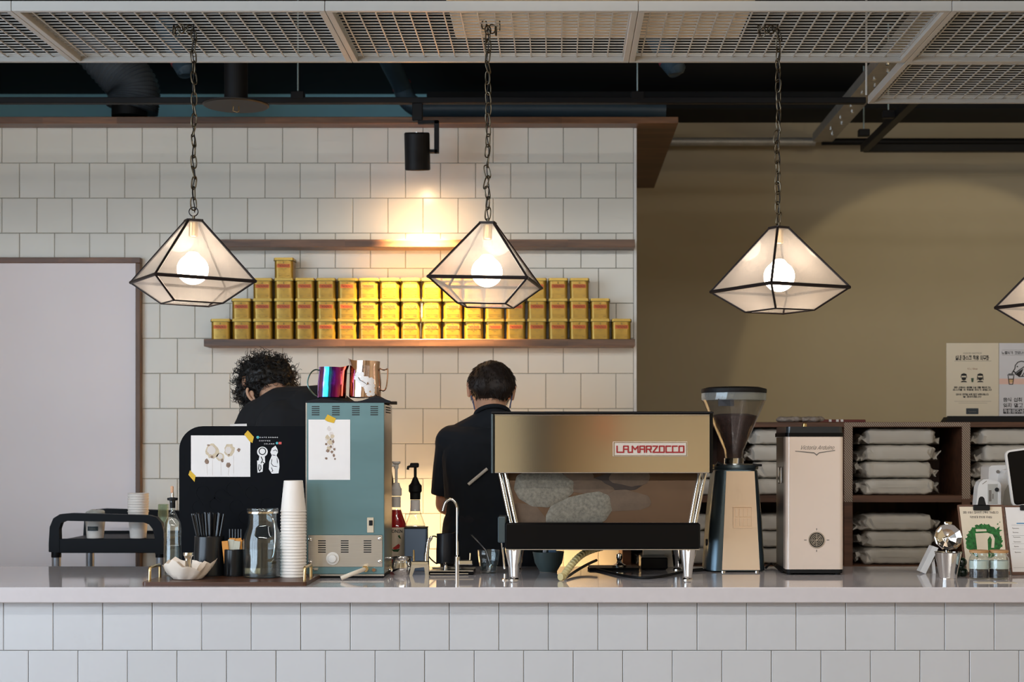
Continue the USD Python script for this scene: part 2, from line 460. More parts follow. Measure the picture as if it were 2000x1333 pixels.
part(d, 'frame_stile', box(X(264.5, 6.53), X(274, 6.53), 6.53, YW + .005, 0, Z(514, 6.53), .002), M_walnut_v)

# shelves on the tiled wall
YSH = F / 465.0
sh1 = single('wall_shelf', box(X(398, YSH), X(1240, YSH), YSH, YW, Z(483, YSH), Z(468, YSH), .0015), M_walnut, 'empty walnut shelf board just under the spotlight', 'shelf')
sh2 = single('wall_shelf', box(X(398, YSH), X(1240, YSH), YSH, YW, Z(677, YSH), Z(662.5, YSH), .0015), M_walnut, 'walnut shelf board carrying the gold tea tins', 'shelf')

# ---------------------------------------------------------------- the counter
XCL, XCR = -3.4, 3.5
ZSB = Z(1178.5, YS)
wt = single('worktop', box(XCL, XCR, YS, YB, ZSB, CTOP, .0025), M_quartz, 'long glossy white stone worktop of the bar', 'worktop')
cb = thing('counter_base', 'counter base clad in square white tiles under the worktop', 'counter', (0, 5.0, 0))
part(cb, 'carcass', box(XCL + .05, XCR - .05, YT + .0045, YB - .04, 0, ZSB), M_grout)
ZT1 = Z(1271.5, YT)
for r in range(4):
    z1, z0 = (ZSB if r == 0 else ZT1 - (r - 1) * TP), ZT1 - r * TP
    k0 = X(7 + (48.4 if r % 2 else 0), YT)
    for k in range(-3, 24):
        part(cb, 'tile', tile(k0 + k * TP + g * .8, k0 + (k + 1) * TP - g * .8, z0 + g * .8, z1 - (g * .8 if r else .0002), YT, .008, rng), M_ctile, smooth=False)
part(cb, 'plinth', box(XCL + .06, XCR - .06, YT + .03, YT + .06, 0, .2), M_black)
# low counter along the tiled wall, behind the baristas
bc = thing('back_counter', 'low back counter along the tiled wall behind the baristas', 'counter', (-.55, 6.3, 0))
part(bc, 'worktop', box(-1.42, .25, 6.08, YW - .005, .80, .835, .002), M_cream)
part(bc, 'carcass', box(-1.40, .24, 6.11, YW - .005, 0, .80), M_white)
for i in range(4): part(bc, 'cabinet_door', box(-1.39 + i * .407, -1.39 + i * .407 + .398, 6.092, 6.11, .1, .79, .002), M_white)

# ---------------------------------------------------------------- mesh ceiling
HG = 1.25; ZG = CZ + HG
GY = [F * HG / 849, F * HG / 747, F * HG / 667.5]
GX0, GW = -1.573, 0.902


def mesh_panel(label, x0, y0, w, dpt, like=None):
    if like is not None: return dup(like, (x0 + w / 2, y0 + dpt / 2, ZG), label, group='white mesh ceiling panels')
    t = thing('ceiling_panel', label, 'ceiling panel', (x0 + w / 2, y0 + dpt / 2, ZG), 'white mesh ceiling panels')
    e, hh, tw = .0008, .029, .019
    x1, y1 = x0 + w, y0 + dpt
    part(t, 'frame_rail', box(x0 + e, x1 - e, y0 + e, y0 + tw, ZG, ZG + hh, .001), M_rail)
    part(t, 'frame_rail', box(x0 + e, x1 - e, y1 - tw, y1 - e, ZG, ZG + hh, .001), M_rail)
    part(t, 'frame_rail', box(x0 + e, x0 + tw, y0 + tw, y1 - tw, ZG, ZG + hh, .001), M_rail)
    part(t, 'frame_rail', box(x1 - tw, x1 - e, y0 + tw, y1 - tw, ZG, ZG + hh, .001), M_rail)
    bars = []
    zb = ZG + .016
    for y in np.arange(y0 + tw + .012, y1 - tw, .0325): bars.append(box(x0 + tw, x1 - tw, y - .0015, y + .0015, zb, zb + .0034))
    for x in np.arange(x0 + tw + .02, x1 - tw, .0495): bars.append(box(x - .002, x + .002, y0 + tw, y1 - tw, zb - .003, zb + .0005))
    part(t, 'wire_mesh', cat(*bars), M_rail, smooth=False, kind='stuff')
    return t


dpt = GY[1] - GY[0]
pan = mesh_panel('white mesh ceiling panel above the left pendant lamp', GX0, GY[0], GW, dpt)
mesh_panel('white mesh ceiling panel at the far left of the front row', GX0 - GW, GY[0], GW, dpt, pan)
mesh_panel('white mesh ceiling panel above the middle pendant lamp', GX0 + GW, GY[0], GW, dpt, pan)
mesh_panel('white mesh ceiling panel above the right pendant lamp', GX0 + 2 * GW, GY[0], GW, dpt, pan)
mesh_panel('white mesh ceiling panel at the far right of the front row', GX0 + 3 * GW, GY[0], GW, dpt, pan)
mesh_panel('white mesh ceiling panel in the second row above the shelf unit', GX0 + 3 * GW, GY[1], GW, dpt, pan)
mesh_panel('white mesh ceiling panel right of the front row, mostly out of view', GX0 + 4 * GW, GY[0], GW, dpt, pan)
mesh_panel('white mesh ceiling panel in the second row, mostly out of view', GX0 + 4 * GW, GY[1], GW, dpt, pan)

# ---------------------------------------------------------------- pipes, tracks, ducts under the slab
def rod(px, py, Y, label, mat=None):
    p = at(px, py, Y)
    t = thing('hanger_rod', label, 'hanger', p)
    part(t, 'rod', cyl(p, (p[0], Y, ZC), .0035, n=8), mat or pbr('zinc', (.42, .52, .52), .4, .7) if 'zinc' not in LOOKS else LOOKS['zinc'])
    part(t, 'clamp', box(p[0] - .027, p[0] + .027, Y - .02, Y + .02, p[2] - .012, p[2] + .022, .003), M_black)
    return t


YTR = 6.295
single('light_track', box(XL, X(1690, YTR), YTR - .018, YTR + .018, Z(203, YTR), Z(191.5, YTR), .002), M_black, 'black lighting track running above the tiled wall', 'lighting track')
rod(582, 190, YTR, 'thin threaded rod holding the track left of the spotlight')
rod(1245, 190, YTR, 'thin threaded rod holding the track right of the spotlight')
# vertical pipe ending in a round plate
Yd = 5.9; c = at(461, 206, Yd)
t = thing('drop_pipe', 'black vertical pipe ending in a round plate, left of the spotlight', 'pipe', c)
part(t, 'pipe', cyl(c + [0, 0, .004], (c[0], Yd, ZC), .0445, n=28), M_black)
part(t, 'round_plate', lathe([(0, -.004), (.12, -.004), (.126, 0), (.126, .004), (.045, .009)], c, 40), pbr('plate_black', lin(30, 27, 25), .5, spec=.3))
part(t, 'wire_end', sweep([c + [-.01, 0, -.004], c + [-.012, 0, -.02], c + [.004, 0, -.026], c + [.012, 0, -.02], c + [.01, 0, -.004]], .002, 6), M_brass)
# flexible duct with an elbow
Yf = 7.0
pth = [at(150, 40, Yf), at(195, 95, Yf), at(235, 140, Yf), at(258, 168, Yf), at(262, 192, Yf), at(258, 215, Yf)]
q = np.array(pth); tt = np.linspace(0, 5, 110)
from scipy.interpolate import CubicSpline
qs = CubicSpline(range(6), q)(tt)
t = thing('air_duct', 'black flexible air duct bending down to the tiled wall at the left', 'air duct', at(255, 228, Yf))
part(t, 'flexible_hose', sweep(qs, .112 + .005 * np.sin(np.arange(110) * PI / 2), 24), pbr('duct_black', lin(104, 110, 116), .4, .3, var=.15, scale=10), label='ribbed black hose')
part(t, 'collar', cyl(at(253, 190, Yf - .02), at(253, 228.5, Yf - .02), .079, n=28), M_black)
# teal pipe coming down and turning right
Yp = 7.3
pth = [at(752, 100, Yp - .3), at(768, 135, Yp - .15), at(785, 170, Yp), at(797, 197, Yp), at(815, 211, Yp), at(850, 214, Yp), at(1050, 214, Yp), at(1300, 214, Yp)]
t = thing('water_pipe', 'grey-blue pipe slanting down behind the spotlight and turning right', 'pipe', pth[3])
M_pipe = pbr('pipe_bluegrey', lin(58, 76, 88), .45, var=.1, scale=8)
part(t, 'pipe', sweep(CubicSpline(np.arange(8), np.array(pth))(np.concatenate([np.linspace(0, 5, 40), [6, 7]])), .045, 20), M_pipe)
part(t, 'ring', sweep([pth[2] + [-.004, 0, .01], pth[2] + [.002, 0, 0]], .048, 20), pbr('ring_pink', lin(150, 70, 74), .6), label='dull red marking ring')
for px, py, nm in ((365, 118, 'capped pipe end with a red ring right of the air duct'), (1322, 116, 'capped pipe end with a red ring near the right pendant chain')):
    Yq = 6.6; c = at(px, py + 22, Yq)
    t = thing('pipe_end', nm, 'pipe', c)
    part(t, 'pipe', sweep([c + [-.12, .1, .24], c + [-.03, .03, .05], c, c + [.002, 0, -.012]], [.045, .045, .042, .028], 20), M_pipe)
    part(t, 'ring', sweep([c + [-.034, .03, .058], c + [-.029, .028, .046]], .047, 20), LOOKS['ring_pink'])
single('ceiling_beam', box(X(838, 7.9), XR, 7.75, YFAR, Z(224, 7.9), Z(192, 7.9)), M_ceil, 'black beam along the top of the taupe wall', 'beam', kind='structure')
# galvanised strut running away from the camera
t = thing('cable_tray', 'galvanised perforated channel running back to the taupe wall', 'cable tray', (1.366, 6.6, 2.93))
part(t, 'channel', cat(box(1.316, 1.416, 5.3, YFAR - .16, 2.945, 2.95), box(1.316, 1.32, 5.3, YFAR - .16, 2.95, 2.99), box(1.412, 1.416, 5.3, YFAR - .16, 2.95, 2.99)), M_galv)
for k in range(12): part(t, 'bolt', cyl((1.35 + .03 * (k % 2), 6.3 + k * .13, 2.938), (1.35 + .03 * (k % 2), 6.3 + k * .13, 2.946), .008, n=8), M_chrome)
Yg = 7.95
single('conduit', cyl(at(1255, 277, Yg), at(1592, 277, Yg), .021, n=18), M_galv, 'galvanised conduit along the taupe wall left of the channel', 'conduit')
t = thing('conduit', 'dark conduit along the taupe wall right of the channel', 'conduit', at(1780, 277, Yg))
part(t, 'pipe', cyl(at(1605, 277, Yg), at(2400, 277, Yg), .018, n=18), M_black)
Ye = 7.5
single('light_track', box(X(1688, Ye), XR, Ye - .02, Ye + .02, Z(297, Ye), Z(283, Ye), .002), M_black, 'black lighting track running right in front of the taupe wall', 'lighting track')
single('light_track', box(1.475, 1.515, 5.75, Ye, Z(297, Ye), Z(283, Ye), .002), M_black, 'short black track running back to the taupe wall beside the channel', 'lighting track')
rod(1687, 262, Ye, 'threaded rod at the corner of the right hand tracks')
rod(1735, 226, 6.75, 'threaded rod over the middle of the short track')
single('hanger_wire', cyl(at(1692, 186, 5.62), (X(1692, 5.62), 5.62, ZC), .004, n=8), M_rail, 'white suspension rod at the corner of the second row mesh panel', 'hanger')
# pale duct lying above the mesh
t = thing('air_duct', 'pale rectangular air duct above the mesh over the middle pendant', 'air duct', (.12, 4.75, ZG + .12))
part(t, 'duct', box(-.34, .60, 4.05, 5.10, ZG + .10, ZG + .36, .005), pbr('duct_cream', lin(222, 206, 180), .6, var=.03, scale=3))
part(t, 'flange', box(-.36, .62, 4.50, 4.53, ZG + .085, ZG + .37, .002), LOOKS['duct_cream'])

# ---------------------------------------------------------------- spotlights
def spotlight(px, py, Y, label, tilt, power, cone, ztop, turn=0.0, soft=.25, tint=(1.0, .69, .36), spill=0):
    c = at(px, py, Y)                                     # middle of the can
    t = thing('spotlight', label, 'spotlight', c)
    ax = np.array([math.sin(math.radians(tilt)) * math.sin(math.radians(turn)), math.sin(math.radians(tilt)) * math.cos(math.radians(turn)), -math.cos(math.radians(tilt))])
    L = .152; R = .052
    a, b = c - ax * L / 2, c + ax * L / 2
    can = sweep([a + ax * .006, a, a, a + ax * .004, b - ax * .003, b, b, b - ax * .03, b - ax * .03], [0.001, .001, R - .004, R, R, R - .003, R - .006, R - .008, .001], 36, caps=False)
    part(t, 'can', can, M_black)
    part(t, 'cap_screw', cyl(a - ax * .002, a + ax * .002, .005, n=10), M_chrome)
    e = a + [R + .03, 0, -.0]
    arm = [b * .3 + a * .7 + [R, 0, -.03], b * .3 + a * .7 + [R + .025, 0, -.03], e + [0, 0, .045], c + [0.01, 0, L / 2 + .06]]
    arm[3] = np.array([c[0] + .01, c[1], arm[2][2]])
    part(t, 'arm', cat(*[box(min(p[0], q[0]) - .007, max(p[0], q[0]) + .007, c[1] - .012, c[1] + .012, min(p[2], q[2]) - .007, max(p[2], q[2]) + .007, .001) for p, q in zip(arm[:-1], arm[1:])]), M_black)
    part(t, 'adapter', cat(box(c[0] - .02, c[0] + .022, c[1] - .016, c[1] + .016, arm[2][2] + .005, ztop, .002)), M_black)
    for nm, pw, cn, sf in (('lamp', power, cone, soft), ('lamp_spill', spill, 89, 1.0)):      # the beam, and what the reflector spills round it
        if not pw: continue
        l = UsdLux.SphereLight.Define(stage, t.path + '/' + nm); l.CreateRadiusAttr(.022); l.CreateColorAttr(Gf.Vec3f(*tint)); l.CreateIntensityAttr(pw)
        sh = UsdLux.ShapingAPI.Apply(l.GetPrim()); sh.CreateShapingConeAngleAttr(cn); sh.CreateShapingConeSoftnessAttr(sf)
        p = b + ax * .026 - c
        aim(l, p, p + ax)
    return t


spotlight(815, 296, YTR, 'black cylindrical spotlight shining on the gold tins', 13, SPOT_WALL, 38, Z(203, YTR), soft=1.0, spill=SPOT_SPILL)
spotlight(2132, 110, 5.80, 'unseen black cylindrical spotlight above the mesh panel, lighting the taupe wall', 65, SPOT_BROWN, 25, ZC, soft=.14, tint=(1.0, .84, .52), spill=520)  # out of view, placed for the scallop; its spill lifts the whole wall
wl = thing('wall_lamp', 'unseen slim orange tube lamp on the guests side wall, reflected in the steel panel', 'wall lamp', (.40, YFRONT, 1.42))  # out of view, placed for the orange streak in the steel panel
part(wl, 'tube', sweep([(.36, YFRONT + .05, 1.62), (.385, YFRONT + .05, 1.52), (.40, YFRONT + .05, 1.43)], .016, 12), glow('orange_tube', (1.0, .16, .04), 1.6))
part(wl, 'bracket', box(.36, .41, YFRONT, YFRONT + .04, 1.40, 1.64, .004), M_black)
lamp = thing('ceiling_lamp', 'added wide flat fill lamp out of view over the guests side', 'ceiling lamp', (0.3, 0, 3.1))  # added housing for the fill panel light
part(lamp, 'housing', box(-2.25, 2.85, -.28, .28, 3.11, ZC, .004), M_black)

# ---------------------------------------------------------------- pendant lamps
def pendant(cx, ytop, ywide, ybot, f, roll, label, yhook=60, seed=1):
    """f: where the front corner of the square shade sits, in pixels (right, towards the viewer) from the axis."""
    Yl = 4.63; s = F / Yl; R = np.random.default_rng(seed)
    hub = np.array([X(cx, Yl), Yl, Z(ytop, Yl)])
    t = thing('pendant_lamp', label, 'pendant lamp', hub, 'faceted glass pendant lamps')
    fr = np.array([f[0], -f[1]]) / s
    def ring(k, dz): return [hub + [*(k * np.array(p)), dz] for p in (fr, (-fr[1], fr[0]), -fr, (fr[1], -fr[0]))]
    top, mid, bot = ring(.135, 0), ring(1, -(ywide - ytop) / s), ring(.49, -(ybot - ytop) / s)
    def tl(p): return rotated((np.array([p]), None), roll, 'y', hub)[0][0]
    top, mid, bot = [[tl(p) for p in r] for r in (top, mid, bot)]
    for a, b in ((top, mid), (mid, bot)):
        for k in range(4):
            n = (k + 1) % 4
            c4 = np.array([a[k], a[n], b[n], b[k]]); nrm = np.cross(c4[1] - c4[0], c4[3] - c4[0]); nrm /= np.linalg.norm(nrm)
            q = np.vstack([c4, c4 - nrm * .002])
            part(t, 'glass_pane', (q[:4], tri([[0, 1, 2, 3]])), M_lampglass, smooth=False)
    w = .0042
    for k in range(4):
        n = (k + 1) % 4
        for a, b, ww in ((top[k], mid[k], w * .9), (mid[k], bot[k], w * .8), (mid[k], mid[n], w * 1.25), (top[k], top[n], w), (bot[k], bot[n], w * .6)):
            part(t, 'lead_came', sweep([a, b], ww, 8), M_came)
    part(t, 'cap_plate', plate(Polygon([(p[0], p[1]) for p in top]).buffer(.004), hub[2] - .002, hub[2] + .004), M_came)
    down = lambda d: tl(hub + [0, 0, -d])
    part(t, 'socket', sweep([down(.0), down(.046), down(.048)], [.0135, .0135, .011], 24), M_brass)
    z0 = .048 * s
    neck = part(t, 'bulb', lathe([(0.001, -.082)] + [(.047 * math.sin(a), -.036 - .046 * math.cos(a)) for a in np.linspace(.15, 2.6, 16)] + [(.018, .012), (.013, .016), (.001, .016)], down(.110), 28), M_bulb, label='glowing white globe bulb')
    part(neck, 'bulb_neck', lathe([(.014, .0), (.017, -.012), (.020, -.025)], down(.046), 20), M_clear)
    # loop, chain, cord
    zt, zb = Z(yhook, Yl), hub[2] + .004
    part(t, 'stem', cyl([hub[0], Yl, zb - .002], [hub[0], Yl, zb + .012], .0045, n=12), M_abrass)
    if seed == 1:
        ringc = np.array([hub[0], Yl, zb + .024]); a = np.linspace(0, 2 * PI, 25)[:-1]
        part(t, 'ring', sweep(np.stack([ringc[0] + .0135 * np.cos(a), np.full(24, Yl), ringc[2] + .0135 * np.sin(a)], 1), .0017, 8, closed=True), M_came)
        zb += .032
    else: zb += .010
    L, wd, wr = .039, .0085, .0022
    n = int(round((zt - zb) / .0315)); pitch = (zt - zb) / n
    drift = np.cumsum(R.normal(0, .0014, n + 1)); drift -= np.linspace(drift[0], drift[-1], n + 1)
    for k in range(n):
        a = np.linspace(0, 2 * PI, 21)[:-1]
        u = np.sign(np.cos(a)) * np.abs(np.cos(a)) ** .7 * wd; h = np.sign(np.sin(a)) * np.abs(np.sin(a)) ** .8 * L / 2
        ang = math.radians(35 + 90 * k + R.normal(0, 14)); lean = R.normal(0, .12)
        px = u * math.cos(ang) + h * lean; py = u * math.sin(ang)
        part(t, 'chain_link', sweep(np.stack([hub[0] + drift[k] + px, Yl + py, zb + (k + .5) * pitch + h], 1), wr, 6, closed=True), M_abrass)
    tt = np.linspace(0, 1, 50)
    part(t, 'cord', sweep(np.stack([hub[0] + .003 * np.sin(tt * 34 + seed), Yl + .003 * np.cos(tt * 31), zb - .01 + tt * (zt - zb + .03)], 1), .0016, 6), M_black, label='black electric cord threaded through the chain')
    hk = []
    for k in range(5):
        a = np.linspace(0, 2 * PI, 15)[:-1]; c = np.array([hub[0] - .012 + .012 * k * (-1) ** seed, Yl + R.normal(0, .004), zt + .006 + R.normal(0, .006)])
        ph = R.uniform(0, PI); hk.append(sweep(np.stack([c[0] + .010 * np.cos(a) * math.cos(ph), c[1] + .010 * np.cos(a) * math.sin(ph), c[2] + .014 * np.sin(a)], 1), .002, 6, closed=True))
    part(t, 'ceiling_hook', cat(*hk), M_abrass)
    return t


pendant(378, 432, 551, 593, (-38, 131), 1.2, 'faceted glass pendant lamp above the white door and tea shelf, leftmost of four', 60, 1)
pendant(953, 437, 552, 597, (82, 107), 1.6, 'faceted glass pendant lamp hanging in front of the gold tea tins, second from left', 60, 2)
pendant(1521, 446, 566, 608, (-34, 131), -.6, 'faceted glass pendant lamp in front of the taupe wall, above the coffee grinders', 58, 3)
pendant(2086, 476, 598, 643, (-40, 131), 0, 'faceted glass pendant lamp cut off at the right edge, rightmost of four', 60, 4)

# ---------------------------------------------------------------- gold tea tins
M_gold = pbr('gold_tin', lin(154, 120, 36), .26, .42, var=.04, scale=30, rand=.05)
M_goldlid = pbr('gold_lid', lin(170, 140, 60), .30, .45, rand=.05)
M_lidshade = pbr('lid_shadow_line', lin(74, 70, 28), .4, .6)
M_band = pbr('orange_band', lin(214, 110, 40), .5, rand=.12)
M_red = pbr('dark_red_ink', lin(128, 34, 22), .6)
M_brown = pbr('brown_ink', lin(92, 72, 30), .6)
tw, th, td = .0838, .0858, .075
YTN = 6.462                                                # front of the tins


def make_tin(label, loc):
    t = thing('tea_tin', label, 'tea tin', loc, 'gold tea tins')
    x, y, z = loc
    fr = []                                                # body with a slightly swollen front
    W = tw / 2 - .0025
    pts = [(-W + .004, td), (-W, td - .004), (-W, .010), (-W + .0025, .0045), (-W + .007, .0015)] + [(u, -.0012 + .0022 * (abs(u) / W) ** 3) for u in np.linspace(-W + .012, W - .012, 9)] + [(W - .007, .0015), (W - .0025, .0045), (W, .010), (W, td - .004), (W - .004, td)]
    part(t, 'body', moved(plate(Polygon(pts), 0, th - .012), (x, y, z)), M_gold, smooth=40)
    lid = rrect(-tw / 2, tw / 2, -.002, td + .001, .007, 5)
    b = part(t, 'lid', cat(moved(plate(Polygon(lid), th - .0115, th - .0025), (x, y, z)), moved(plate(Polygon(lid).buffer(-.003), th - .0026, th), (x, y, z))), M_goldlid)
    part(b, 'rim', moved(plate(Polygon(lid).buffer(.0008), th - .0135, th - .0112), (x, y, z)), M_lidshade)  # dark rim: the shade under the lid put into its colour
    yf = y - .0012
    part(t, 'label_band', box(x - .028, x + .028, yf - .0005, yf + .0004, z + .0435, z + .0590), M_band, smooth=False)
    part(t, 'lettering', letters('TWININGS', .0100, x, z + .0462, yf - .0005, .0004, True, width=.048), M_red, smooth=False)
    part(t, 'crest', cat(box(x - .0025, x + .0025, yf - .0004, yf + .001, z + .062, z + .066), box(x - .0012, x + .0012, yf - .0004, yf + .001, z + .066, z + .0685)), M_brown, smooth=False)
    part(t, 'small_print', cat(letters('EARL GREY', .0032, x, z + .0375, yf, .0004, width=.028), letters('TEA', .003, x, z + .031, yf, .0004), box(x - .026, x + .026, yf - .0003, yf + .0005, z + .0165, z + .0172), box(x - .022, x - .006, yf - .0003, yf + .0005, z + .009, z + .0102), box(x + .012, x + .026, yf - .0003, yf + .0005, z + .009, z + .0106)), M_brown, smooth=False)
    return t


zs = Z(662.5, YSH) + .0003
x0 = X(409.5, YTN); pitch = (X(1234.5, YTN) - x0) / 20
rows = [('bottom', range(20)), ('second', range(1, 19)), ('third', range(2, 18)), ('top', [3])]
proto = None; rr = random.Random(5)
for r, (nm, ks) in enumerate(rows):
    for i, k in enumerate(ks):
        loc = (x0 + (k + .5) * pitch + rr.uniform(-.001, .001), YTN + rr.uniform(-.001, .0015), zs + r * th)
        lb = 'gold tea tin standing alone on top of the stack' if nm == 'top' else f'gold tea tin on the walnut shelf, {nm} row from below, {ORD[i]} from the left' if nm != 'bottom' else f'gold tea tin standing on the walnut shelf, bottom row, {ORD[i]} from the left'
        if proto is None: proto = make_tin(lb, loc)
        else: dup(proto, loc, lb, rr.uniform(-1.2, 1.2), 'gold tea tins')

# ---------------------------------------------------------------- lettering made of strokes (for Korean)
CONS = {'ㄱ': [[(0, 1), (1, 1), (.85, 0)]], 'ㄴ': [[(0, 1), (0, 0), (1, 0)]], 'ㄷ': [[(1, 1), (0, 1), (0, 0), (1, 0)]], 'ㄹ': [[(0, 1), (1, 1), (1, .55), (0, .5), (0, 0), (1, 0)]],
        'ㅁ': [[(0, 1), (1, 1), (1, 0), (0, 0), (0, 1)]], 'ㅂ': [[(0, 1), (0, 0), (1, 0), (1, 1)], [(0, .55), (1, .55)]], 'ㅅ': [[(.5, 1), (0, 0)], [(.5, .7), (1, 0)]],
        'ㅇ': [[(.5 + .5 * math.cos(a), .5 + .5 * math.sin(a)) for a in np.linspace(0, 2 * PI, 13)]], 'ㅈ': [[(0, 1), (1, 1), (.5, .7), (0, 0)], [(.55, .6), (1, 0)]],
        'ㅊ': [[(.35, 1.1), (.65, 1.1)], [(0, .85), (1, .85), (.5, .6), (0, 0)], [(.55, .5), (1, 0)]], 'ㅋ': [[(0, 1), (1, 1), (.85, 0)], [(0, .55), (.9, .55)]], 'ㅌ': [[(1, 1), (0, 1), (0, 0), (1, 0)], [(0, .5), (1, .5)]],
        'ㅍ': [[(0, 1), (1, 1)], [(0, 0), (1, 0)], [(.3, 1), (.3, 0)], [(.7, 1), (.7, 0)]], 'ㅎ': [[(.35, 1.1), (.65, 1.1)], [(0, .8), (1, .8)], [(.5 + .35 * math.cos(a), .3 + .3 * math.sin(a)) for a in np.linspace(0, 2 * PI, 11)]]}
CONS['ㄲ'] = CONS['ㄱ']; CONS['ㄸ'] = CONS['ㄷ']; CONS['ㅃ'] = CONS['ㅂ']; CONS['ㅆ'] = CONS['ㅅ']; CONS['ㅉ'] = CONS['ㅈ']; CONS['ㄺ'] = CONS['ㄹ']; CONS['ㅄ'] = CONS['ㅂ']
INI = 'ㄱㄲㄴㄷㄸㄹㅁㅂㅃㅅㅆㅇㅈㅉㅊㅋㅌㅍㅎ'
VOW = 'ㅏㅐㅑㅒㅓㅔㅕㅖㅗㅘㅙㅚㅛㅜㅝㅞㅟㅠㅡㅢㅣ'
FIN = ' ㄱㄲㄱㄴㄴㄴㄷㄹㄹㄹㄹㄹㄹㄹㄹㅁㅂㅂㅅㅅㅇㅈㅊㅋㅌㅍㅎ'
RIGHTV = {'ㅏ': [[(.72, 0), (.72, 1)], [(.72, .5), (1, .5)]], 'ㅐ': [[(.68, 0), (.68, 1)], [(.68, .5), (.95, .5)], [(.95, 0), (.95, 1)]], 'ㅑ': [[(.72, 0), (.72, 1)], [(.72, .62), (1, .62)], [(.72, .38), (1, .38)]],
          'ㅓ': [[(.9, 0), (.9, 1)], [(.62, .5), (.9, .5)]], 'ㅔ': [[(.75, 0), (.75, 1)], [(.55, .5), (.75, .5)], [(.97, 0), (.97, 1)]], 'ㅕ': [[(.9, 0), (.9, 1)], [(.62, .62), (.9, .62)], [(.62, .38), (.9, .38)]], 'ㅣ': [[(.85, 0), (.85, 1)]]}
LOWV = {'ㅗ': [[(0, 0), (1, 0)], [(.5, 0), (.5, 1)]], 'ㅛ': [[(0, 0), (1, 0)], [(.35, 0), (.35, 1)], [(.65, 0), (.65, 1)]], 'ㅜ': [[(0, 1), (1, 1)], [(.5, 0), (.5, 1)]], 'ㅠ': [[(0, 1), (1, 1)], [(.35, 0), (.35, 1)], [(.65, 0), (.65, 1)]], 'ㅡ': [[(0, .5), (1, .5)]]}
MIXV = {'ㅘ': 'ㅗㅏ', 'ㅙ': 'ㅗㅐ', 'ㅚ': 'ㅗㅣ', 'ㅝ': 'ㅜㅓ', 'ㅞ': 'ㅜㅔ', 'ㅟ': 'ㅜㅣ', 'ㅢ': 'ㅡㅣ', 'ㅒ': 'ㅐ', 'ㅖ': 'ㅔ'}


def hangul(ch):
    k = ord(ch) - 0xAC00
    ini, v, fi = INI[k // 588], VOW[k % 588 // 28], FIN[k % 28]
    lo = .42 if fi != ' ' else 0.0
    out = []
    def put(strokes, x0, x1, y0, y1): out.extend([[(x0 + a * (x1 - x0), y0 + b * (y1 - y0)) for a, b in st] for st in strokes])
    vs = MIXV.get(v, v); right = [q for q in vs if q in RIGHTV]; low = [q for q in vs if q in LOWV]
    y0 = lo + (.3 if low else .04) * (1 - lo)
    put(CONS[ini], .02, .5 if right else .9, y0 + (.1 if low else .06), .94)
    if low: put(LOWV[low[0]], 0, .62 if right else .95, lo + .04, y0)
    if right: put(RIGHTV[right[0]], 0, .95, lo, 1)
    if fi != ' ': put(CONS[fi], .12, .85, .02, lo - .1)
    return out


def korean(text, h, x, z, Y, weight=.09, depth=.0005, width=None, left=False):
    lines, cx = [], 0.0
    for ch in text:
        if ch == ' ': cx += .45; continue
        if 0xAC00 <= ord(ch) < 0xD7A4: lines += [LineString([(cx + a * .92, b) for a, b in st]) for st in hangul(ch)]; cx += 1.06
        else: lines += [LineString([(cx + .1, 0), (cx + .1, .9)])] if ch == '1' else [LineString([(cx + .25 + .22 * math.cos(a), .45 + .45 * math.sin(a)) for a in np.linspace(0, 2 * PI, 11)])]; cx += .6
    u = unary_union([l.buffer(weight / 2, quad_segs=1, cap_style='square', join_style='mitre') for l in lines])
    s = h; sx = h if width is None else width / cx
    x0 = x if left else x - cx * sx / 2
    return slab(shapely.affinity.affine_transform(u, [sx, 0, 0, s, x0, z]), Y - depth, Y)


import shapely.affinity


def strokes(lines, w, x, z, sx, sz, Y, depth=.0006):
    u = unary_union([LineString([(x + a * sx, z + b * sz) for a, b in l]).buffer(w / 2, quad_segs=2) for l in lines])
    return slab(u, Y - depth, Y)


def scribble(w, h, x, z, Y, depth=.0004, pen=.0007, n=5):
    """A handwritten word too small to read in the photograph: one running pen line."""
    tt = np.linspace(0, 1, 12 * n); amp = np.where(tt < .14, 1.0, .45)
    p = np.stack([x + w * (tt - .5) + .05 * w * np.sin(2 * PI * n * tt * 2), z + h * (.3 + amp * .5 * np.sin(2 * PI * n * tt))], 1)
    return slab(LineString(p).buffer(pen / 2, quad_segs=1), Y - depth, Y)


def blob2(cx, cz, r, seed, n=18, jit=.25, sq=1.0):
    R = np.random.default_rng(seed); a = np.arange(n) * 2 * PI / n
    rr = r * (1 + jit * (R.random(n) - .5))
    return Polygon(np.stack([cx + rr * np.cos(a), cz + sq * rr * np.sin(a)], 1)).buffer(r * .1).buffer(-r * .1)


CT = CTOP + .0002
# ---------------------------------------------------------------- tray with its things, left
YTf = Ybase(1145.5); sT = F / YTf
tx0, tx1, ty0, ty1 = X(277, YTf), X(598, YTf), YTf, YTf + .30
ZTR = CT + .012
t = thing('serving_tray', 'dark wooden tray with brass handles near the left end of the counter', 'tray', ((tx0 + tx1) / 2, (ty0 + ty1) / 2, CT))
part(t, 'board', man(Manifold.hull(Manifold.extrude(CrossSection([np.array(rrect(tx0, tx1, ty0, ty1, .012))]), .012).translate((0, 0, CT)))), M_trayw)
for sx, xx in ((1, tx0 + .012), (-1, tx1 - .012)):
    ya, yb = ty0 + .045, ty0 + .165
    h = part(t, 'handle', sweep([(xx, ya, ZTR), (xx, ya, ZTR + .032), (xx, ya + .006, ZTR + .040), (xx, yb - .006, ZTR + .040), (xx, yb, ZTR + .032), (xx, yb, ZTR)], .0048, 12), M_brass)

# clear bottle with a pourer
def stand(px, Y, z=CT): return np.array([X(px, Y), Y, z])


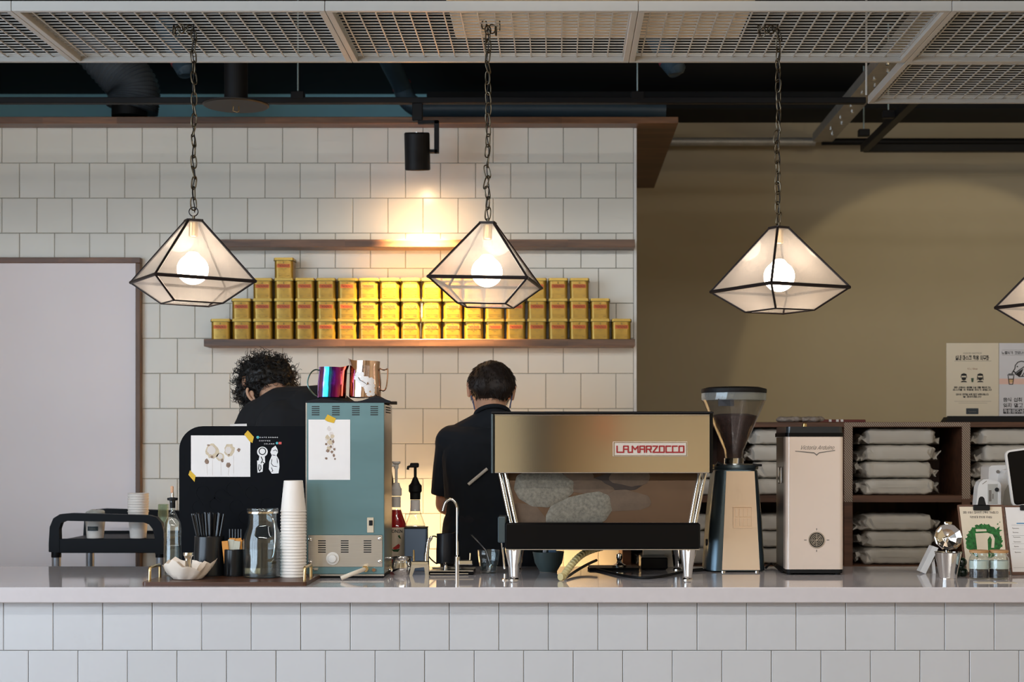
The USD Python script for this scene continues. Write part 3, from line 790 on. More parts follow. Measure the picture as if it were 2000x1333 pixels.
Yb_ = 4.90; c = stand(337, Yb_, ZTR); s = F / Yb_
t = thing('glass_bottle', 'half full clear glass bottle with a black pourer on the tray', 'bottle', c)
r = 17 / s
prof = [(0, .001), (r * .9, .001), (r, .006), (r, .150), (r * .92, .168), (r * .5, .192), (.0075, .205), (.0072, .232), (.0095, .233), (.0095, .240)]
part(t, 'body', lathe(prof + [(q[0] - .0018, q[1]) for q in prof[:0:-1]] + [(0, .005)], c, 32), M_clear)
part(t, 'water', lathe([(0, .006), (r - .0028, .006), (r - .0025, .095), (0, .095)], c, 28), pane('water_body', (.62, .70, .73), .02, (.6, .7, .74), .8))  # dark refraction of the water put into its tint
p = part(t, 'stopper', lathe([(.0085, .215), (.0085, .238), (.0165, .240), (.0165, .247), (.004, .249)], c, 24), M_black)
part(p, 'spout', sweep([c + [0, 0, .247], c + [.001, 0, .262], c + [.0, 0, .272]], [.0035, .0035, .003], 10), M_chrome)
part(p, 'spout_cap', box(c[0] - .006, c[0] + .003, c[1] - .004, c[1] + .004, c[2] + .262, c[2] + .285, .002), pbr('cork', lin(206, 160, 128), .7))

# coffee filter paper dish with a steel tamper in it
Yn = 4.755; c = stand(367, Yn, ZTR); R = np.random.default_rng(11)
ang = np.arange(28) * 2 * PI / 28
def crumple(rad, h, dz, k, ph):
    v, ring = [], []
    for j, (rf, hf) in enumerate(((.0, 0), (.55, 0), (.74, .35), (.95, .82), (1.0, 1.0))):
        for a in ang:
            wob = 1 + (.10 * math.sin(k * a + ph) + .06 * math.sin(7 * a + 2 * ph)) * hf
            v.append([c[0] + rad * rf * wob * math.cos(a), c[1] + .78 * rad * rf * wob * math.sin(a), c[2] + dz + h * hf * (1 + .32 * math.sin(k * a * 1 + ph + 1) * hf + .15 * math.sin(9 * a))])
    f = [[i * 28 + q, i * 28 + (q + 1) % 28, (i + 1) * 28 + (q + 1) % 28, (i + 1) * 28 + q] for i in range(4) for q in range(28)]
    v = np.array(v); v2 = v + [0, 0, .0015]; f = tri(f)
    return np.vstack([v, v2]), np.vstack([f[:, ::-1], f + len(v)])
M_napkin = pbr('napkin', lin(240, 226, 210), .85, var=.02, scale=20, extra={'sheen_weight': .1})
t = thing('paper_napkin', 'crumpled white paper napkins folded like a dish at the front of the tray', 'napkin', c)
part(t, 'outer_fold', crumple(.080, .044, .0015, 3, .4), M_napkin, smooth=50)
part(t, 'inner_fold', crumple(.062, .036, .008, 4, 1.7), M_napkin, smooth=50)
c2 = c + [.004, -.008, .012]
t = thing('tamper', 'steel tamper standing in the crumpled napkins on the tray', 'tamper', c2)
part(t, 'shaft', lathe([(0, 0), (.0165, 0), (.0165, .004), (.0115, .008), (.0108, .052), (.013, .060), (.0165, .063), (.0165, .072), (0, .073)], c2, 28), M_chrome)

# two black cups with straws, sugar sachets
M_mattblack = pbr('matt_black_pot', lin(20, 21, 24), .26, var=.05, scale=8)
def pot(name, px, w0, w1, ytop, Y, label):
    s = F / Y; c = stand(px, Y, ZTR); h = Z(ytop, Y) - ZTR
    t = thing(name, label, 'holder', c)
    prof = [(0, 0), (w0 / s * .94, 0), (w0 / s, .004), (w1 / s, h - .002), (w1 / s - .0015, h), (w1 / s - .003, h - .002), (w0 / s - .004, .006), (0, .006)]
    part(t, 'cup', lathe(prof, c, 36), M_mattblack)
    part(t, 'base_ring', lathe([(w0 / s * .9, -.0001), (w0 / s * 1.01, .0005), (w0 / s * 1.01, .004), (w0 / s * .9, .004)], c, 36), M_black)
    return c, h, w1 / s
cS, hS, rS = pot('straw_holder', 409, 31, 28.5, 1047, 4.90, 'wide black cup holding a fan of black straws on the tray')
R = np.random.default_rng(4)
M_straw = pbr('black_straw', lin(20, 22, 26), .28)
proto_s = None
for k in range(26):
    a = -24 + 42 * k / 25; b = R.uniform(-8, 8)
    base = cS + [(-.014 + .030 * k / 25), R.uniform(-.012, .012), .009]
    L = .190 + R.uniform(-.006, .003)
    d = np.array([math.tan(math.radians(a * .55)), math.tan(math.radians(b * .5)), 1.0]); d /= np.linalg.norm(d)
    side = 'leftmost' if k == 0 else 'rightmost' if k == 25 else f'{ORD[k]} from the left'
    tip = base + d * L
    single('drinking_straw', sweep([base, tip, tip, base + d * .004], [.0037, .0037, .0029, .0029], 8, caps=False), M_straw, f'black drinking straw standing in the wide black cup, {side}', 'straw', 'black straws in the cup')
cG, hG, rG = pot('sugar_holder', 457.5, 20, 19.5, 1073, 4.88, 'narrow black cup with orange sugar sachets on the tray')
M_sachet = pbr('orange_sachet', lin(214, 142, 60), .6, var=.06, scale=20)
M_sachet2 = pbr('pale_sachet', lin(190, 186, 168), .6, var=.06, scale=20)
for k in range(6):
    xx = cG[0] - .020 + .008 * k; yy = cG[1] - .012 + .006 * (k % 3)
    m = box(xx - .010, xx + .010, yy - .0015, yy + .0015, cG[2] + .04, cG[2] + .112 + .004 * (k % 3), .001)
    m = rotated(m, (-6, 3, -2, 7, 4, -5)[k], 'y', (xx, yy, cG[2] + .04))
    single('sugar_sachet', m, M_sachet if k != 1 and k != 3 else M_sachet2, f'{"orange" if k not in (1, 3) else "pale"} sugar sachet in the narrow black cup, {ORD[k]} from the left', 'sachet', 'sachets in the black cup')
for k in range(5):
    xx = cG[0] - .016 + .009 * k; yy = cG[1] + .010
    single('drinking_straw', cyl((xx, yy, cG[2] + .01), (xx + .0006, yy, cG[2] + .148), .0032, n=8), M_straw, f'short dark straw behind the sugar sachets, {ORD[k]} from the left', 'straw', 'dark straws behind the sachets')

# square glass jar with water and a ladle
Yj = 4.83; sj = F / Yj; c = stand(513, Yj, ZTR); rj = 38 / sj
t = thing('glass_jar', 'clear glass water jar with a ladle hanging inside, on the tray beside the paper cups', 'jar', c)
zz = lambda py: Z(py, Yj) - ZTR
prof = [(0, .001), (rj * .96, .001), (rj, .006), (rj, zz(1058)), (rj * .93, zz(1045)), (rj * .78, zz(1030)), (rj * .74, zz(1020)), (rj * .74, zz(1000)), (rj * .78, zz(996))]
part(t, 'body', lathe(prof + [(q[0] - .0022, q[1]) for q in prof[:0:-1]] + [(0, .006)], c, 40), M_clear)
part(t, 'water', lathe([(0, .007), (rj - .0035, .007), (rj - .003, zz(1072)), (0, zz(1072))], c, 36), LOOKS['water_body'])
l = part(t, 'lid', lathe([(0, zz(992)), (rj * .8, zz(993)), (rj * .82, zz(996)), (rj * .8, zz(999)), (0, zz(999))], c, 36), M_clear)
part(l, 'clip_ring', lathe([(rj * .79, zz(1003)), (rj * .81, zz(1003)), (rj * .81, zz(999)), (rj * .79, zz(999))], c, 36), M_chrome)
lad = [(529, 998), (522, 1004), (531, 1012), (537, 1030), (537, 1065), (532, 1090)]
lp = CubicSpline(range(6), [at(a, b, Yj - .01) for a, b in lad])(np.linspace(0, 5, 30))
l = part(t, 'ladle_handle', sweep(lp, .0024, 8), M_chrome)
part(l, 'ladle_bowl', lathe([(.001, -.006), (.010, -.004), (.015, .002), (.0145, .003), (.009, -.002), (.001, -.004)], at(527, 1095, Yj - .01), 24), M_chrome)

# tall stack of paper cups, upside down
Yc = 4.845; sc = F / Yc; c = stand(573, Yc, ZTR)
rr0, rr1, ch = 24.5 / sc, 18.5 / sc, 61 / sc
def cup_down(label, c):
    t = thing('paper_cup', label, 'paper cup', c, 'upturned paper cups in the tall stack')
    part(t, 'wall', lathe([(rr0 - .0006, .0), (rr0 - .0004, .004), (rr1, ch - .001), (rr1 - .0015, ch), (0, ch - .002), (0, ch - .0026), (rr1 - .0006, ch - .0026), (rr0 - .0011, 0)], c, 28), M_cup)
    a = np.linspace(0, 2 * PI, 29)[:-1]
    part(t, 'rolled_rim', sweep(np.stack([c[0] + rr0 * np.cos(a), c[1] + rr0 * np.sin(a), np.full(28, c[2] + .002)], 1), .0018, 6, closed=True), M_cup)
    return t
step = (Z(1000, Yc) - ZTR - .0) / 21
n = 22; pc = None
for k in range(n):
    i = n - 1 - k
    nm = 'topmost of the stack, fully visible' if k == n - 1 else f'{ORD[i]} from the top of the stack'
    lb = f'white paper cup upside down on the tray, {nm}'
    loc = c + [0, 0, k * step]
    if pc is None: pc = cup_down(lb, loc)
    else: dup(pc, loc, lb, group='upturned paper cups in the tall stack')

# ---------------------------------------------------------------- navy machine back with cards
Yv = 5.08; sv = F / Yv
nx0, nx1, nz1 = X(350, Yv), X(640, Yv), Z(833, Yv)
nx1 = X(598.5, Ybase(1130.5)) - .006
t = thing('coffee_brewer', 'navy back panel of a coffee machine with rounded corner, left of the teal boiler', 'coffee machine', ((nx0 + nx1) / 2, Yv + .1, CT))
M_navy = pbr('navy_enamel', lin(8, 10, 15), .5, var=.06, scale=5, spec=.08)
rc = 46 / sv
outl = [(nx1, CT + .02), (nx1, nz1)] + arc(nx0 + rc, nz1 - rc, rc, 90, 180, 10) + [(nx0, CT + .02)]
part(t, 'back_panel', slab(Polygon(outl), Yv, Yv + .018), M_navy)
part(t, 'body', slab(Polygon(outl).buffer(-.012), Yv + .018, Yv + .16), M_black)
part(t, 'foot', box(nx0 + .03, nx0 + .06, Yv + .02, Yv + .15, CT, CT + .034), M_black)
part(t, 'foot', box(nx1 - .06, nx1 - .03, Yv + .02, Yv + .15, CT, CT + .034), M_black)
Ys = Yv - .0003
rings = []
for (a, b, rad) in [(395, 962, 14), (430, 968, 13), (455, 955, 15), (490, 962, 13), (420, 985, 13), (460, 990, 14), (385, 990, 12), (520, 985, 13), (478, 1010, 14)]:
    rings.append(slab(Point(X(a, Yv), Z(b, Yv)).buffer(rad / sv).difference(Point(X(a + 1.5, Yv), Z(b + 1, Yv)).buffer((rad - 1.2) / sv)), Ys - .0006, Yv))
part(t, 'embossed_pattern', cat(*rings), M_navy, kind='stuff')
def card(x0, x1, y0, y1, Y, label, mat=M_paper):
    t = thing('art_card', label, 'card', at((x0 + x1) / 2, y1, Y))
    part(t, 'sheet', box(X(x0, Y), X(x1, Y), Y - .0006, Y, Z(y1, Y), Z(y0, Y)), mat, smooth=False)
    return t, Y - .0007
def tape(pts, Y, label):
    return single('tape_strip', slab(Polygon(ppoly(pts, Y)), Y - .0004, Y), M_tape, label, 'tape')
t, ya = card(373, 489, 851, 932, Ys, 'white card with watercolour seed heads taped to the navy panel')
M_w1 = pbr('watercolour_sand', lin(202, 186, 160), .8, var=.12, scale=90); M_w2 = pbr('watercolour_brown', lin(140, 116, 100), .8, var=.25, scale=120); M_w3 = pbr('watercolour_mist', lin(216, 208, 204), .8)
def blobs(t, name, spec, mat, Y):
    part(t, name, cat(*[slab(blob2(X(a, Y), Z(b, Y), r * Y / F, i, jit=j, sq=q), Y - .0003, Y) for i, (a, b, r, j, q) in enumerate(spec)]), mat, smooth=False)
blobs(t, 'pods_outer', [(415, 882, 13, .2, 1.1), (448, 880, 10, .3, 1.25), (430, 893, 8, .2, 1.0)], M_w1, ya)
blobs(t, 'pods_inner', [(413, 880, 8, .2, 1.1), (446, 880, 6, .3, 1.2), (430, 892, 5, .2, 1)], M_w3, ya - .0003)
blobs(t, 'seeds', [(404, 902, 4, .3, 1.3), (446, 909, 4.5, .3, 1.1), (434, 900, 2.5, .3, 1.5), (414, 893, 3, .4, .8), (407, 870, 2.5, .4, .6), (466, 879, 3, .6, 1.2), (447, 889, 2.5, .5, .5)], M_w2, ya - .0003)
part(t, 'stems', strokes([[(404, 908), (405, 929)], [(415, 896), (415, 929)], [(431, 902), (432, 929)], [(447, 914), (446, 929)], [(456, 890), (456, 925)]], .0007, -CX * Yv / F, CZ + CY * Yv / F, Yv / F, -Yv / F, ya), M_w3, smooth=False)
tape([(477, 849), (484, 841), (496, 854), (493, 866), (487, 862)], ya - .0006, 'yellow tape on the upper right corner of the seed head card')
tape([(368, 928), (371, 919), (382, 930), (380, 942)], ya - .0006, 'yellow tape on the lower left corner of the seed head card')
M_stick = pbr('sticker_white', lin(232, 230, 230), .6)
t = thing('sticker', 'white sticker of a portafilter drawing on the navy panel', 'sticker', at(512, 923, Ys))
u = unary_union([Polygon(ppoly([(502 + 10.5 + 10.5 * math.cos(a), 883 - 10 * math.sin(a)) for a in np.linspace(0, 2 * PI, 24)], Ys)), Polygon(ppoly([(507, 890), (517, 890), (518, 904), (514, 908), (513, 922), (503, 924), (502, 900), (505, 900)], Ys))])
part(t, 'sheet', slab(u, Ys - .0004, Ys), M_stick, smooth=False)
rg = lambda r0, r1, px, py: Point(X(px, Ys), Z(py, Ys)).buffer(r1 / sv).difference(Point(X(px, Ys), Z(py, Ys)).buffer(r0 / sv))
part(t, 'drawing', cat(slab(rg(5.5, 7.3, 512.5, 882), Ys - .0006, Ys), strokes([[(510, 893), (513, 899), (510, 905)], [(506, 908), (505, 916), (507, 921), (510, 916), (509, 909)], [(513, 903), (516, 905)]], 1.7 / sv, -CX * Ys / F, CZ + CY * Ys / F, Ys / F, -Ys / F, Ys, .0006)), M_ink, smooth=False)
t = thing('sticker', 'white sticker of a person-shaped coffee bag drawing on the navy panel', 'sticker', at(536, 925, Ys))
part(t, 'sheet', slab(Polygon(ppoly([(538, 871), (542, 878), (543, 884), (540, 890), (545, 899), (546, 912), (544, 925), (531, 926), (525, 917), (526, 902), (531, 890), (528, 884), (531, 876)], Ys)), Ys - .0004, Ys), M_stick, smooth=False)
part(t, 'drawing', strokes([[(534, 881), (538, 879), (541, 882)], [(532, 889), (538, 890)], [(531, 897), (530, 906), (534, 911), (541, 912)], [(541, 896), (542, 905)], [(530, 914), (533, 920), (531, 922)]], 1.1 / sv, -CX * Ys / F, CZ + CY * Ys / F, Ys / F, -Ys / F, Ys, .0006), M_ink, smooth=False)
t = thing('letter_stickers', 'small white letters with teal and red dots on the navy panel', 'stickers', at(525, 869, Ys))
rows_ = [(507, 854.5, 'C A F E  S O N G S', 36), (506, 861, 'C O F F E E', 22), (516, 867, 'I S L A N D', 20)]
part(t, 'letters', cat(*[letters(tx, 2.1 / sv, X(a, Ys), Z(b + 1.5, Ys), Ys, .0004, True, center=False, width=w / sv) for a, b, tx, w in rows_]), M_stick, smooth=False)
part(t, 'teal_dot', cat(slab(Point(X(503.5, Ys), Z(854.7, Ys)).buffer(2.8 / sv), Ys - .0004, Ys), slab(Point(X(541, Ys), Z(866, Ys)).buffer(2.4 / sv), Ys - .0004, Ys)), pbr('teal_dot', lin(70, 180, 190), .5), smooth=False)
part(t, 'red_dot', slab(sbox(X(544, Ys), Z(868.3, Ys), X(550, Ys), Z(863.8, Ys)), Ys - .0004, Ys), pbr('red_dot', lin(222, 84, 76), .5), smooth=False)
single('note_card', rotated(box(X(449, Yv + .05), X(482, Yv + .05), Yv + .05, Yv + .052, nz1 - .0115, Z(828.5, Yv + .05)), -1.5, 'y', at(465, 833, Yv + .05)), M_paper, 'small white paper edge sticking up behind the navy panel', 'card')

# ---------------------------------------------------------------- teal water boiler
Yt_ = Ybase(1130.5); st_ = F / Yt_
bx0, bx1, bz1 = X(598.5, Yt_), X(750.5, Yt_), Z(787, Yt_)
bd = .24
t = thing('water_boiler', 'steel boiler with its daylight reflection coloured teal, with vents and a dial, left of the taps', 'water boiler', ((bx0 + bx1) / 2, Yt_ + bd / 2, CT))
M_tealrefl = pbr('steel_teal_reflection', lin(106, 138, 142), .36, .5, var=.16, scale=1.6, stretch=(.4, 1, 2.2))  # bluish daylight reflection and its bands put into the steel colour
M_side = pbr('boiler_side', (.50, .49, .46), .28, 1.0, var=.05, scale=5)
zf0 = Z(1122, Yt_)
part(t, 'casing', box(bx0 + .001, bx1 - .001, Yt_ + .004, Yt_ + bd, zf0 - .002, bz1 - .002, .003), M_side)
part(t, 'front_panel', box(bx0, bx1, Yt_, Yt_ + .004, zf0, bz1, .0015), M_tealrefl)
part(t, 'left_edge', box(bx0 - .003, bx0 + .002, Yt_ - .0005, Yt_ + .02, zf0, bz1, .001), M_steel)
part(t, 'plinth', box(bx0 + .006, bx1 - .006, Yt_ + .006, Yt_ + bd - .01, CT, zf0 - .002), M_black)
part(t, 'lower_trim', box(bx0, bx1, Yt_ - .001, Yt_ + .003, Z(1126, Yt_), zf0, .001), M_steel)
for k, px in enumerate((616.5, 656, 695, 731)):
    for j in range(5): part(t, 'vent_slot', box(X(px - 7.5, Yt_), X(px + 7.5, Yt_), Yt_ - .0004, Yt_ + .002, Z(795.6 + j * 4, Yt_), Z(793.8 + j * 4, Yt_)), M_ink, smooth=False)
pl = part(t, 'service_plate', box(X(602, Yt_), X(747, Yt_), Yt_ - .0025, Yt_, Z(1108, Yt_), Z(1045.5, Yt_), .001), M_steel)
yp = Yt_ - .0025
for px in (629, 673.5, 718):
    for j in range(6): part(pl, 'vent_slot', box(X(px - 7.5, Yt_), X(px + 7.5, Yt_), yp - .0005, yp + .001, Z(1058 + j * 4.4, Yt_), Z(1056 + j * 4.4, Yt_)), M_ink, smooth=False)
for px, py in ((605.5, 1054), (742, 1053), (605.5, 1098.5), (742, 1097.5)):
    part(pl, 'screw', ball(at(px, py, yp), 4.2 / st_, 2, (1, .5, 1)), M_chrome)
cd = at(650, 1091.5, yp)
dl = part(t, 'dial', sweep([cd, cd - [0, .006, 0], cd - [0, .0065, 0]], [12.5 / st_, 12.5 / st_, .011], 32), M_white, label='round white dial')
part(dl, 'knob', sweep([cd - [0, .006, 0], cd - [0, .016, 0], cd - [0, .017, 0]], [8.5 / st_, 7.5 / st_, .008], 28), M_white)
part(t, 'switch_plate', box(X(717, Yt_), X(730, Yt_), Yt_ - .003, Yt_, Z(1041, Yt_), Z(1011.5, Yt_), .001), pbr('ivory_plastic', lin(206, 192, 168), .5))
part(t, 'switch', box(X(721, Yt_), X(728, Yt_), Yt_ - .006, Yt_ - .002, Z(1027, Yt_), Z(1017, Yt_), .001), M_black)
part(t, 'inlet_nut', cyl(at(713, 1112, Yt_), at(713, 1112, Yt_ - .03), .011, n=6), M_brass)
hs = CubicSpline(range(4), [at(713, 1112, Yt_ - .02), at(700, 1117, Yt_ - .055), at(684, 1123, Yt_ - .075), at(666, 1130.5, Yt_ - .085)])(np.linspace(0, 3, 24))
part(t, 'drain_hose', sweep(hs, .0068, 14), pbr('white_hose', lin(226, 214, 196), .4), label='short white drain hose')
part(t, 'cable_clip', cat(box(X(605, Yt_), X(622, Yt_), Yt_ - .004, Yt_, Z(1112, Yt_), Z(1109.5, Yt_)), box(X(614, Yt_), X(621, Yt_), Yt_ - .008, Yt_, Z(1114, Yt_), Z(1110, Yt_))), M_steel)
part(t, 'earth_screw', cat(cyl(at(730, 1114, Yt_), at(730, 1114, Yt_ - .008), .006, n=10)), M_chrome)
for j in range(3): part(t, 'side_slot', box(bx1 - .0005, bx1 + .0006, Yt_ + .06, Yt_ + .18, Z(796 + j * 5, Yt_), Z(794 + j * 5, Yt_)), M_ink)
Yk = Yt_ - .0004
t, yk = card(602.5, 684, 820, 938, Yk, 'white card with scattered petals taped to the teal boiler')
blobs(t, 'pale_petals', [(643, 838, 4, .4, 1.2), (647, 848, 4, .4, 1), (641, 858, 6, .4, 1), (648, 862, 5, .4, 1.2), (645, 872, 6, .5, 1)], M_w3, yk)
blobs(t, 'sand_petals', [(640, 855, 4, .5, 1.1), (649, 853, 4, .5, 1), (644, 864, 5, .5, 1), (642, 876, 4, .5, 1)], M_w1, yk - .0003)
blobs(t, 'brown_petals', [(651, 863, 2, .5, 1.6), (637, 868, 2.3, .5, 1), (646, 873, 2.4, .5, 1), (653, 878, 2.4, .5, 1), (640, 881, 3, .5, 1), (648, 883, 2.6, .5, 1), (652, 890, 2.4, .5, 1.2), (637, 896, 2.3, .5, 1), (654, 897, 1.8, .5, 1)], M_w2, yk - .0004)
tape([(634, 820), (640, 810), (656, 818), (652, 827), (640, 824)], yk - .0008, 'yellow tape on top of the petal card on the boiler')
# cloth and two steel pitchers on top
R = np.random.default_rng(8)
def fold(u, v):
    return .006 * math.sin(9 * u + 2 * v) * math.sin(4 * v + 1) + .012 * math.exp(-((u - .82) / .10) ** 2 - ((v - .3) / .3) ** 2)
nu, nv = 40, 20; vt = []
for j in range(nv):
    for i in range(nu):
        u, v = i / (nu - 1), j / (nv - 1)
        vt.append([bx0 - .004 + u * (bx1 - bx0 + .022), Yt_ + .002 + v * (bd - .02), bz1 + .004 + max(-.0035, fold(u, v)) + .004 * (1 - abs(2 * u - 1) ** 4)])
vt = np.array(vt); ff = tri([[j * nu + i, j * nu + i + 1, (j + 1) * nu + i + 1, (j + 1) * nu + i] for j in range(nv - 1) for i in range(nu - 1)])
lo = vt.copy(); lo[:, 2] = bz1 - .0005
rim = [j * nu for j in range(nv)] ; N = len(vt)
bord = [i for i in range(nu)] + [j * nu + nu - 1 for j in range(1, nv)] + [(nv - 1) * nu + i for i in range(nu - 2, -1, -1)] + [j * nu for j in range(nv - 2, 0, -1)]
sd = tri([[bord[k], bord[(k + 1) % len(bord)], N + bord[(k + 1) % len(bord)], N + bord[k]] for k in range(len(bord))])
single('bar_cloth', (np.vstack([vt, lo]), np.vstack([ff, ff[:, ::-1] + N, sd[:, ::-1]])), pbr('black_cloth', lin(16, 17, 24), .9, bump=.3, bscale=300), 'folded black bar cloth lying on top of the teal boiler', 'cloth', smooth=50)


def pitcher(px, py0, py1, r0, r1, Y, mat, hside, label, lean=0.0, hmat=None, sticker=None, round_handle=True):
    s = F / Y; c = at(px, py1, Y); h = (py1 - py0) / s; r0, r1 = r0 / s, r1 / s
    t = thing('milk_pitcher', label, 'milk pitcher', c)
    prof = [(0, .0), (r0 * .96, .0), (r0, .003), (r0, .3 * h), (r0 * .98 + r1 * .02, .42 * h), (r1, h * .86), (r1 * 1.01, h), (r1 * 1.01 - .0012, h), (r1 - .0014, h * .86), (r0 - .002, .3 * h), (0, .004)]
    v, f = lathe(prof, (0, 0, 0), 40)
    a = np.arctan2(v[:, 1], v[:, 0]); k = np.clip((v[:, 2] / h - .7) / .3, 0, 1) * np.exp(-((np.abs(a - (PI if hside > 0 else 0)) % (2 * PI)) / .35) ** 2)
    k2 = np.clip((v[:, 2] / h - .7) / .3, 0, 1) * np.maximum(np.cos(a - (PI if hside > 0 else 0)), 0) ** 10
    v[:, 0] += -hside * k2 * .012; v[:, 2] += k2 * .008
    tilt = lambda m: moved(rotated(m, lean, 'y'), c)
    part(t, 'body', tilt((v, f)), mat, smooth=40)
    if round_handle: hp = [(hside * r1 * .98, .88), (hside * (r1 + .022), .86), (hside * (r1 + .036), .6), (hside * (r1 + .032), .3), (hside * (r1 + .008), .04), (hside * r0 * .95, .03)]
    else: hp = [(hside * r1 * .98, .82), (hside * (r1 + .022), .80), (hside * (r1 + .026), .72), (hside * (r1 + .021), .28), (hside * (r1 + .004), .24), (hside * r0 * .97, .24)]
    pp = CubicSpline(range(6), [(q[0], 0, q[1] * h) for q in hp])(np.linspace(0, 5, 32))
    part(t, 'handle', tilt(sweep(pp, .0042, 10, flat=.55)), hmat or mat)
    return t, c, r1, h


nodes = {'t': ('texture_coordinate', {}), 'm': ('mapping', {'scale': (9, 9, 3.5), 'location': (.35, 0, .05)}), 's': ('separate_xyz', {}), 'n': ('noise_texture', {'scale': 16.0, 'detail': 2.0}),
         'ma': ('math', {'math_type': 'multiply_add', 'value2': .35}), 'r': ('rgb_ramp', {'ramp': [(0, lin(226, 150, 214)), (.22, lin(190, 120, 236)), (.34, lin(60, 130, 230)), (.48, lin(30, 150, 170)), (.60, lin(90, 40, 160)), (.75, lin(150, 40, 120)), (.9, lin(200, 96, 70)), (1, lin(60, 30, 40))]}),
         'p': ('principled_bsdf', {'metallic': 1.0, 'roughness': .12})}
M_rain = usdkit.material(stage, '/World/Looks/rainbow_steel', nodes, [('t.object', 'm.vector'), ('m.vector', 's.vector'), ('t.object', 'n.vector'), ('n.fac', 'ma.value1'), ('s.x', 'ma.value3'), ('ma.value', 'r.fac'), ('r.color', 'p.base_color')], surface='p.BSDF')
M_rose = pbr('rose_gold', (.86, .62, .52), .08, 1.0)
YPt = Yt_ + .07
zc_top = 778
pitcher(648, 718, zc_top, 28, 25.5, YPt, M_rain, -1, 'iridescent rainbow steel milk pitcher on the left of the boiler top', 1.2, pbr('teal_bronze', (.22, .42, .44), .15, 1.0))
t, c, r1, h = pitcher(713, 706, zc_top, 31, 27.5, YPt, M_rose, 1, 'rose gold milk pitcher with white flower decor on the right of the boiler top', 1.5, None, round_handle=False)
pts = []
for (fx, fz, fr, sd_) in ((-.014, .066, .018, 1), (.014, .046, .022, 2), (.022, .020, .016, 3)):
    for k in range(5):
        a = k * 2 * PI / 5 + sd_; pts.append(blob2(fx + .62 * fr * math.cos(a), fz + .62 * fr * math.sin(a), fr * .46, sd_ * 7 + k, jit=.35))
u = unary_union(pts).intersection(sbox(-.034, .004, .036, h - .006))
m = slab(u, -.0005, .0005)
tm = trimesh.Trimesh(*m, process=False); tm = tm.subdivide_to_size(.006); v = np.array(tm.vertices)
rr_ = np.interp(v[:, 2] / h, [0, .3, .86, 1], [31 / (F / YPt)] * 2 + [27.5 / (F / YPt)] * 2) + .0009 - v[:, 1]
v[:, 1] = -np.sqrt(np.maximum(rr_ ** 2 - v[:, 0] ** 2, 1e-8))
fl = part(t, 'flower_decor', moved(rotated((v, np.array(tm.faces)), 1.5, 'y'), c), M_stick, smooth=False, label='white flower decoration')
v2 = [(-.016, .066), (-.010, .056), (.002, .050), (.010, .044)], [(.010, .040), (.018, .044), (.024, .040)], [(.012, .030), (.020, .026), (.028, .018)]
rb = 30 / (F / YPt) + .002
ln = cat(*[sweep([(a, -math.sqrt(rb ** 2 - a * a), b) for a, b in l], .0012, 6) for l in v2])
part(fl, 'branch', moved(ln, c), M_gray)

# ---------------------------------------------------------------- things between the boiler and the espresso machine
# steel cream pot
Y = Ybase(1123); s = F / Y; c = stand(785, Y, CT); h = Z(1089, Y) - CT
t = thing('cream_pot', 'small round polished steel pot right of the teal boiler', 'pot', c)
r = 20 / s
part(t, 'body', lathe([(0, 0), (r * .72, 0), (r * .95, h * .2), (r, h * .48), (r * .88, h * .78), (r * .86, h * .9), (r * 1.0, h), (r * .98, h + .001), (r * .84, h * .88), (r * .9, h * .5), (0, .004)], c, 36), M_chrome, smooth=50)
part(t, 'handle', sweep(CubicSpline(range(4), [c + [-r * .9, 0, h * .9], c + [-r * 1.35, 0, h * .85], c + [-r * 1.3, 0, h * .4], c + [-r * .9, 0, h * .2]])(np.linspace(0, 3, 20)), .0026, 8), M_chrome)


# syrup bottles with pumps
def bottle_profile(R_, s_):
    return [(0, .001), (R_ * .95, .001), (R_, .005), (R_, .135), (R_ * .93, .155), (R_ * .62, .185), (R_ * .42, .21), (R_ * .38, .25), (R_ * .42, .252), (R_ * .42, .262)]
Y = 5.33; s = F / Y; c = stand(774, Y); Rb = .0365
t = thing('syrup_bottle', 'red syrup bottle with a white pump and paper label, right of the boiler', 'bottle', c)
prof = bottle_profile(Rb, s)
part(t, 'glass', lathe(prof + [(q[0] - .0015, q[1]) for q in prof[:0:-1]] + [(0, .004)], c, 36), M_clear)
part(t, 'syrup', lathe([(0, .006), (Rb - .0017, .006), (Rb - .0017, .135), (Rb * .91, .154), (Rb * .60, .184), (Rb * .43, .203), (0, .203)], c, 32), pbr('red_syrup', lin(176, 22, 28), .15, var=.05))
lz0, lz1 = Z(1086, Y) - CT, Z(1030, Y) - CT
lb = part(t, 'label', lathe([(Rb + .0004, lz0), (Rb + .0008, lz0), (Rb + .0008, lz1), (Rb + .0004, lz1)], c, 48), M_cream)
def wrap(m, c, rad, dx=0.0):
    """Lays flat lettering (drawn in x, z at y = 0) round an upright cylinder of that radius."""
    v, f = m; tm = trimesh.Trimesh(v, f, process=False).subdivide_to_size(.006) if len(f) < 60 else trimesh.Trimesh(v, f, process=False); v, f = np.array(tm.vertices), np.array(tm.faces); a = v[:, 0] / rad + dx
    rr_ = rad + (-v[:, 1])
    return np.stack([c[0] + rr_ * np.sin(a), c[1] - rr_ * np.cos(a), c[2] + v[:, 2]], 1), f
part(lb, 'lettering', wrap(letters('MONIN', .0105, 0, lz1 - .018, 0, .0004, True), c, Rb + .0009, .02), M_ink, smooth=False)
part(lb, 'leaf', wrap(cat(slab(Polygon([(.009, lz1 - .028), (.015, lz1 - .026), (.021, lz1 - .040), (.013, lz1 - .036)]), -.0004, 0), slab(Polygon([(-.012, lz1 - .076), (.016, lz1 - .074), (.010, lz1 - .084), (-.006, lz1 - .083)]), -.0004, 0)), c, Rb + .0009), pbr('leaf_green', lin(44, 84, 44), .7), smooth=False)
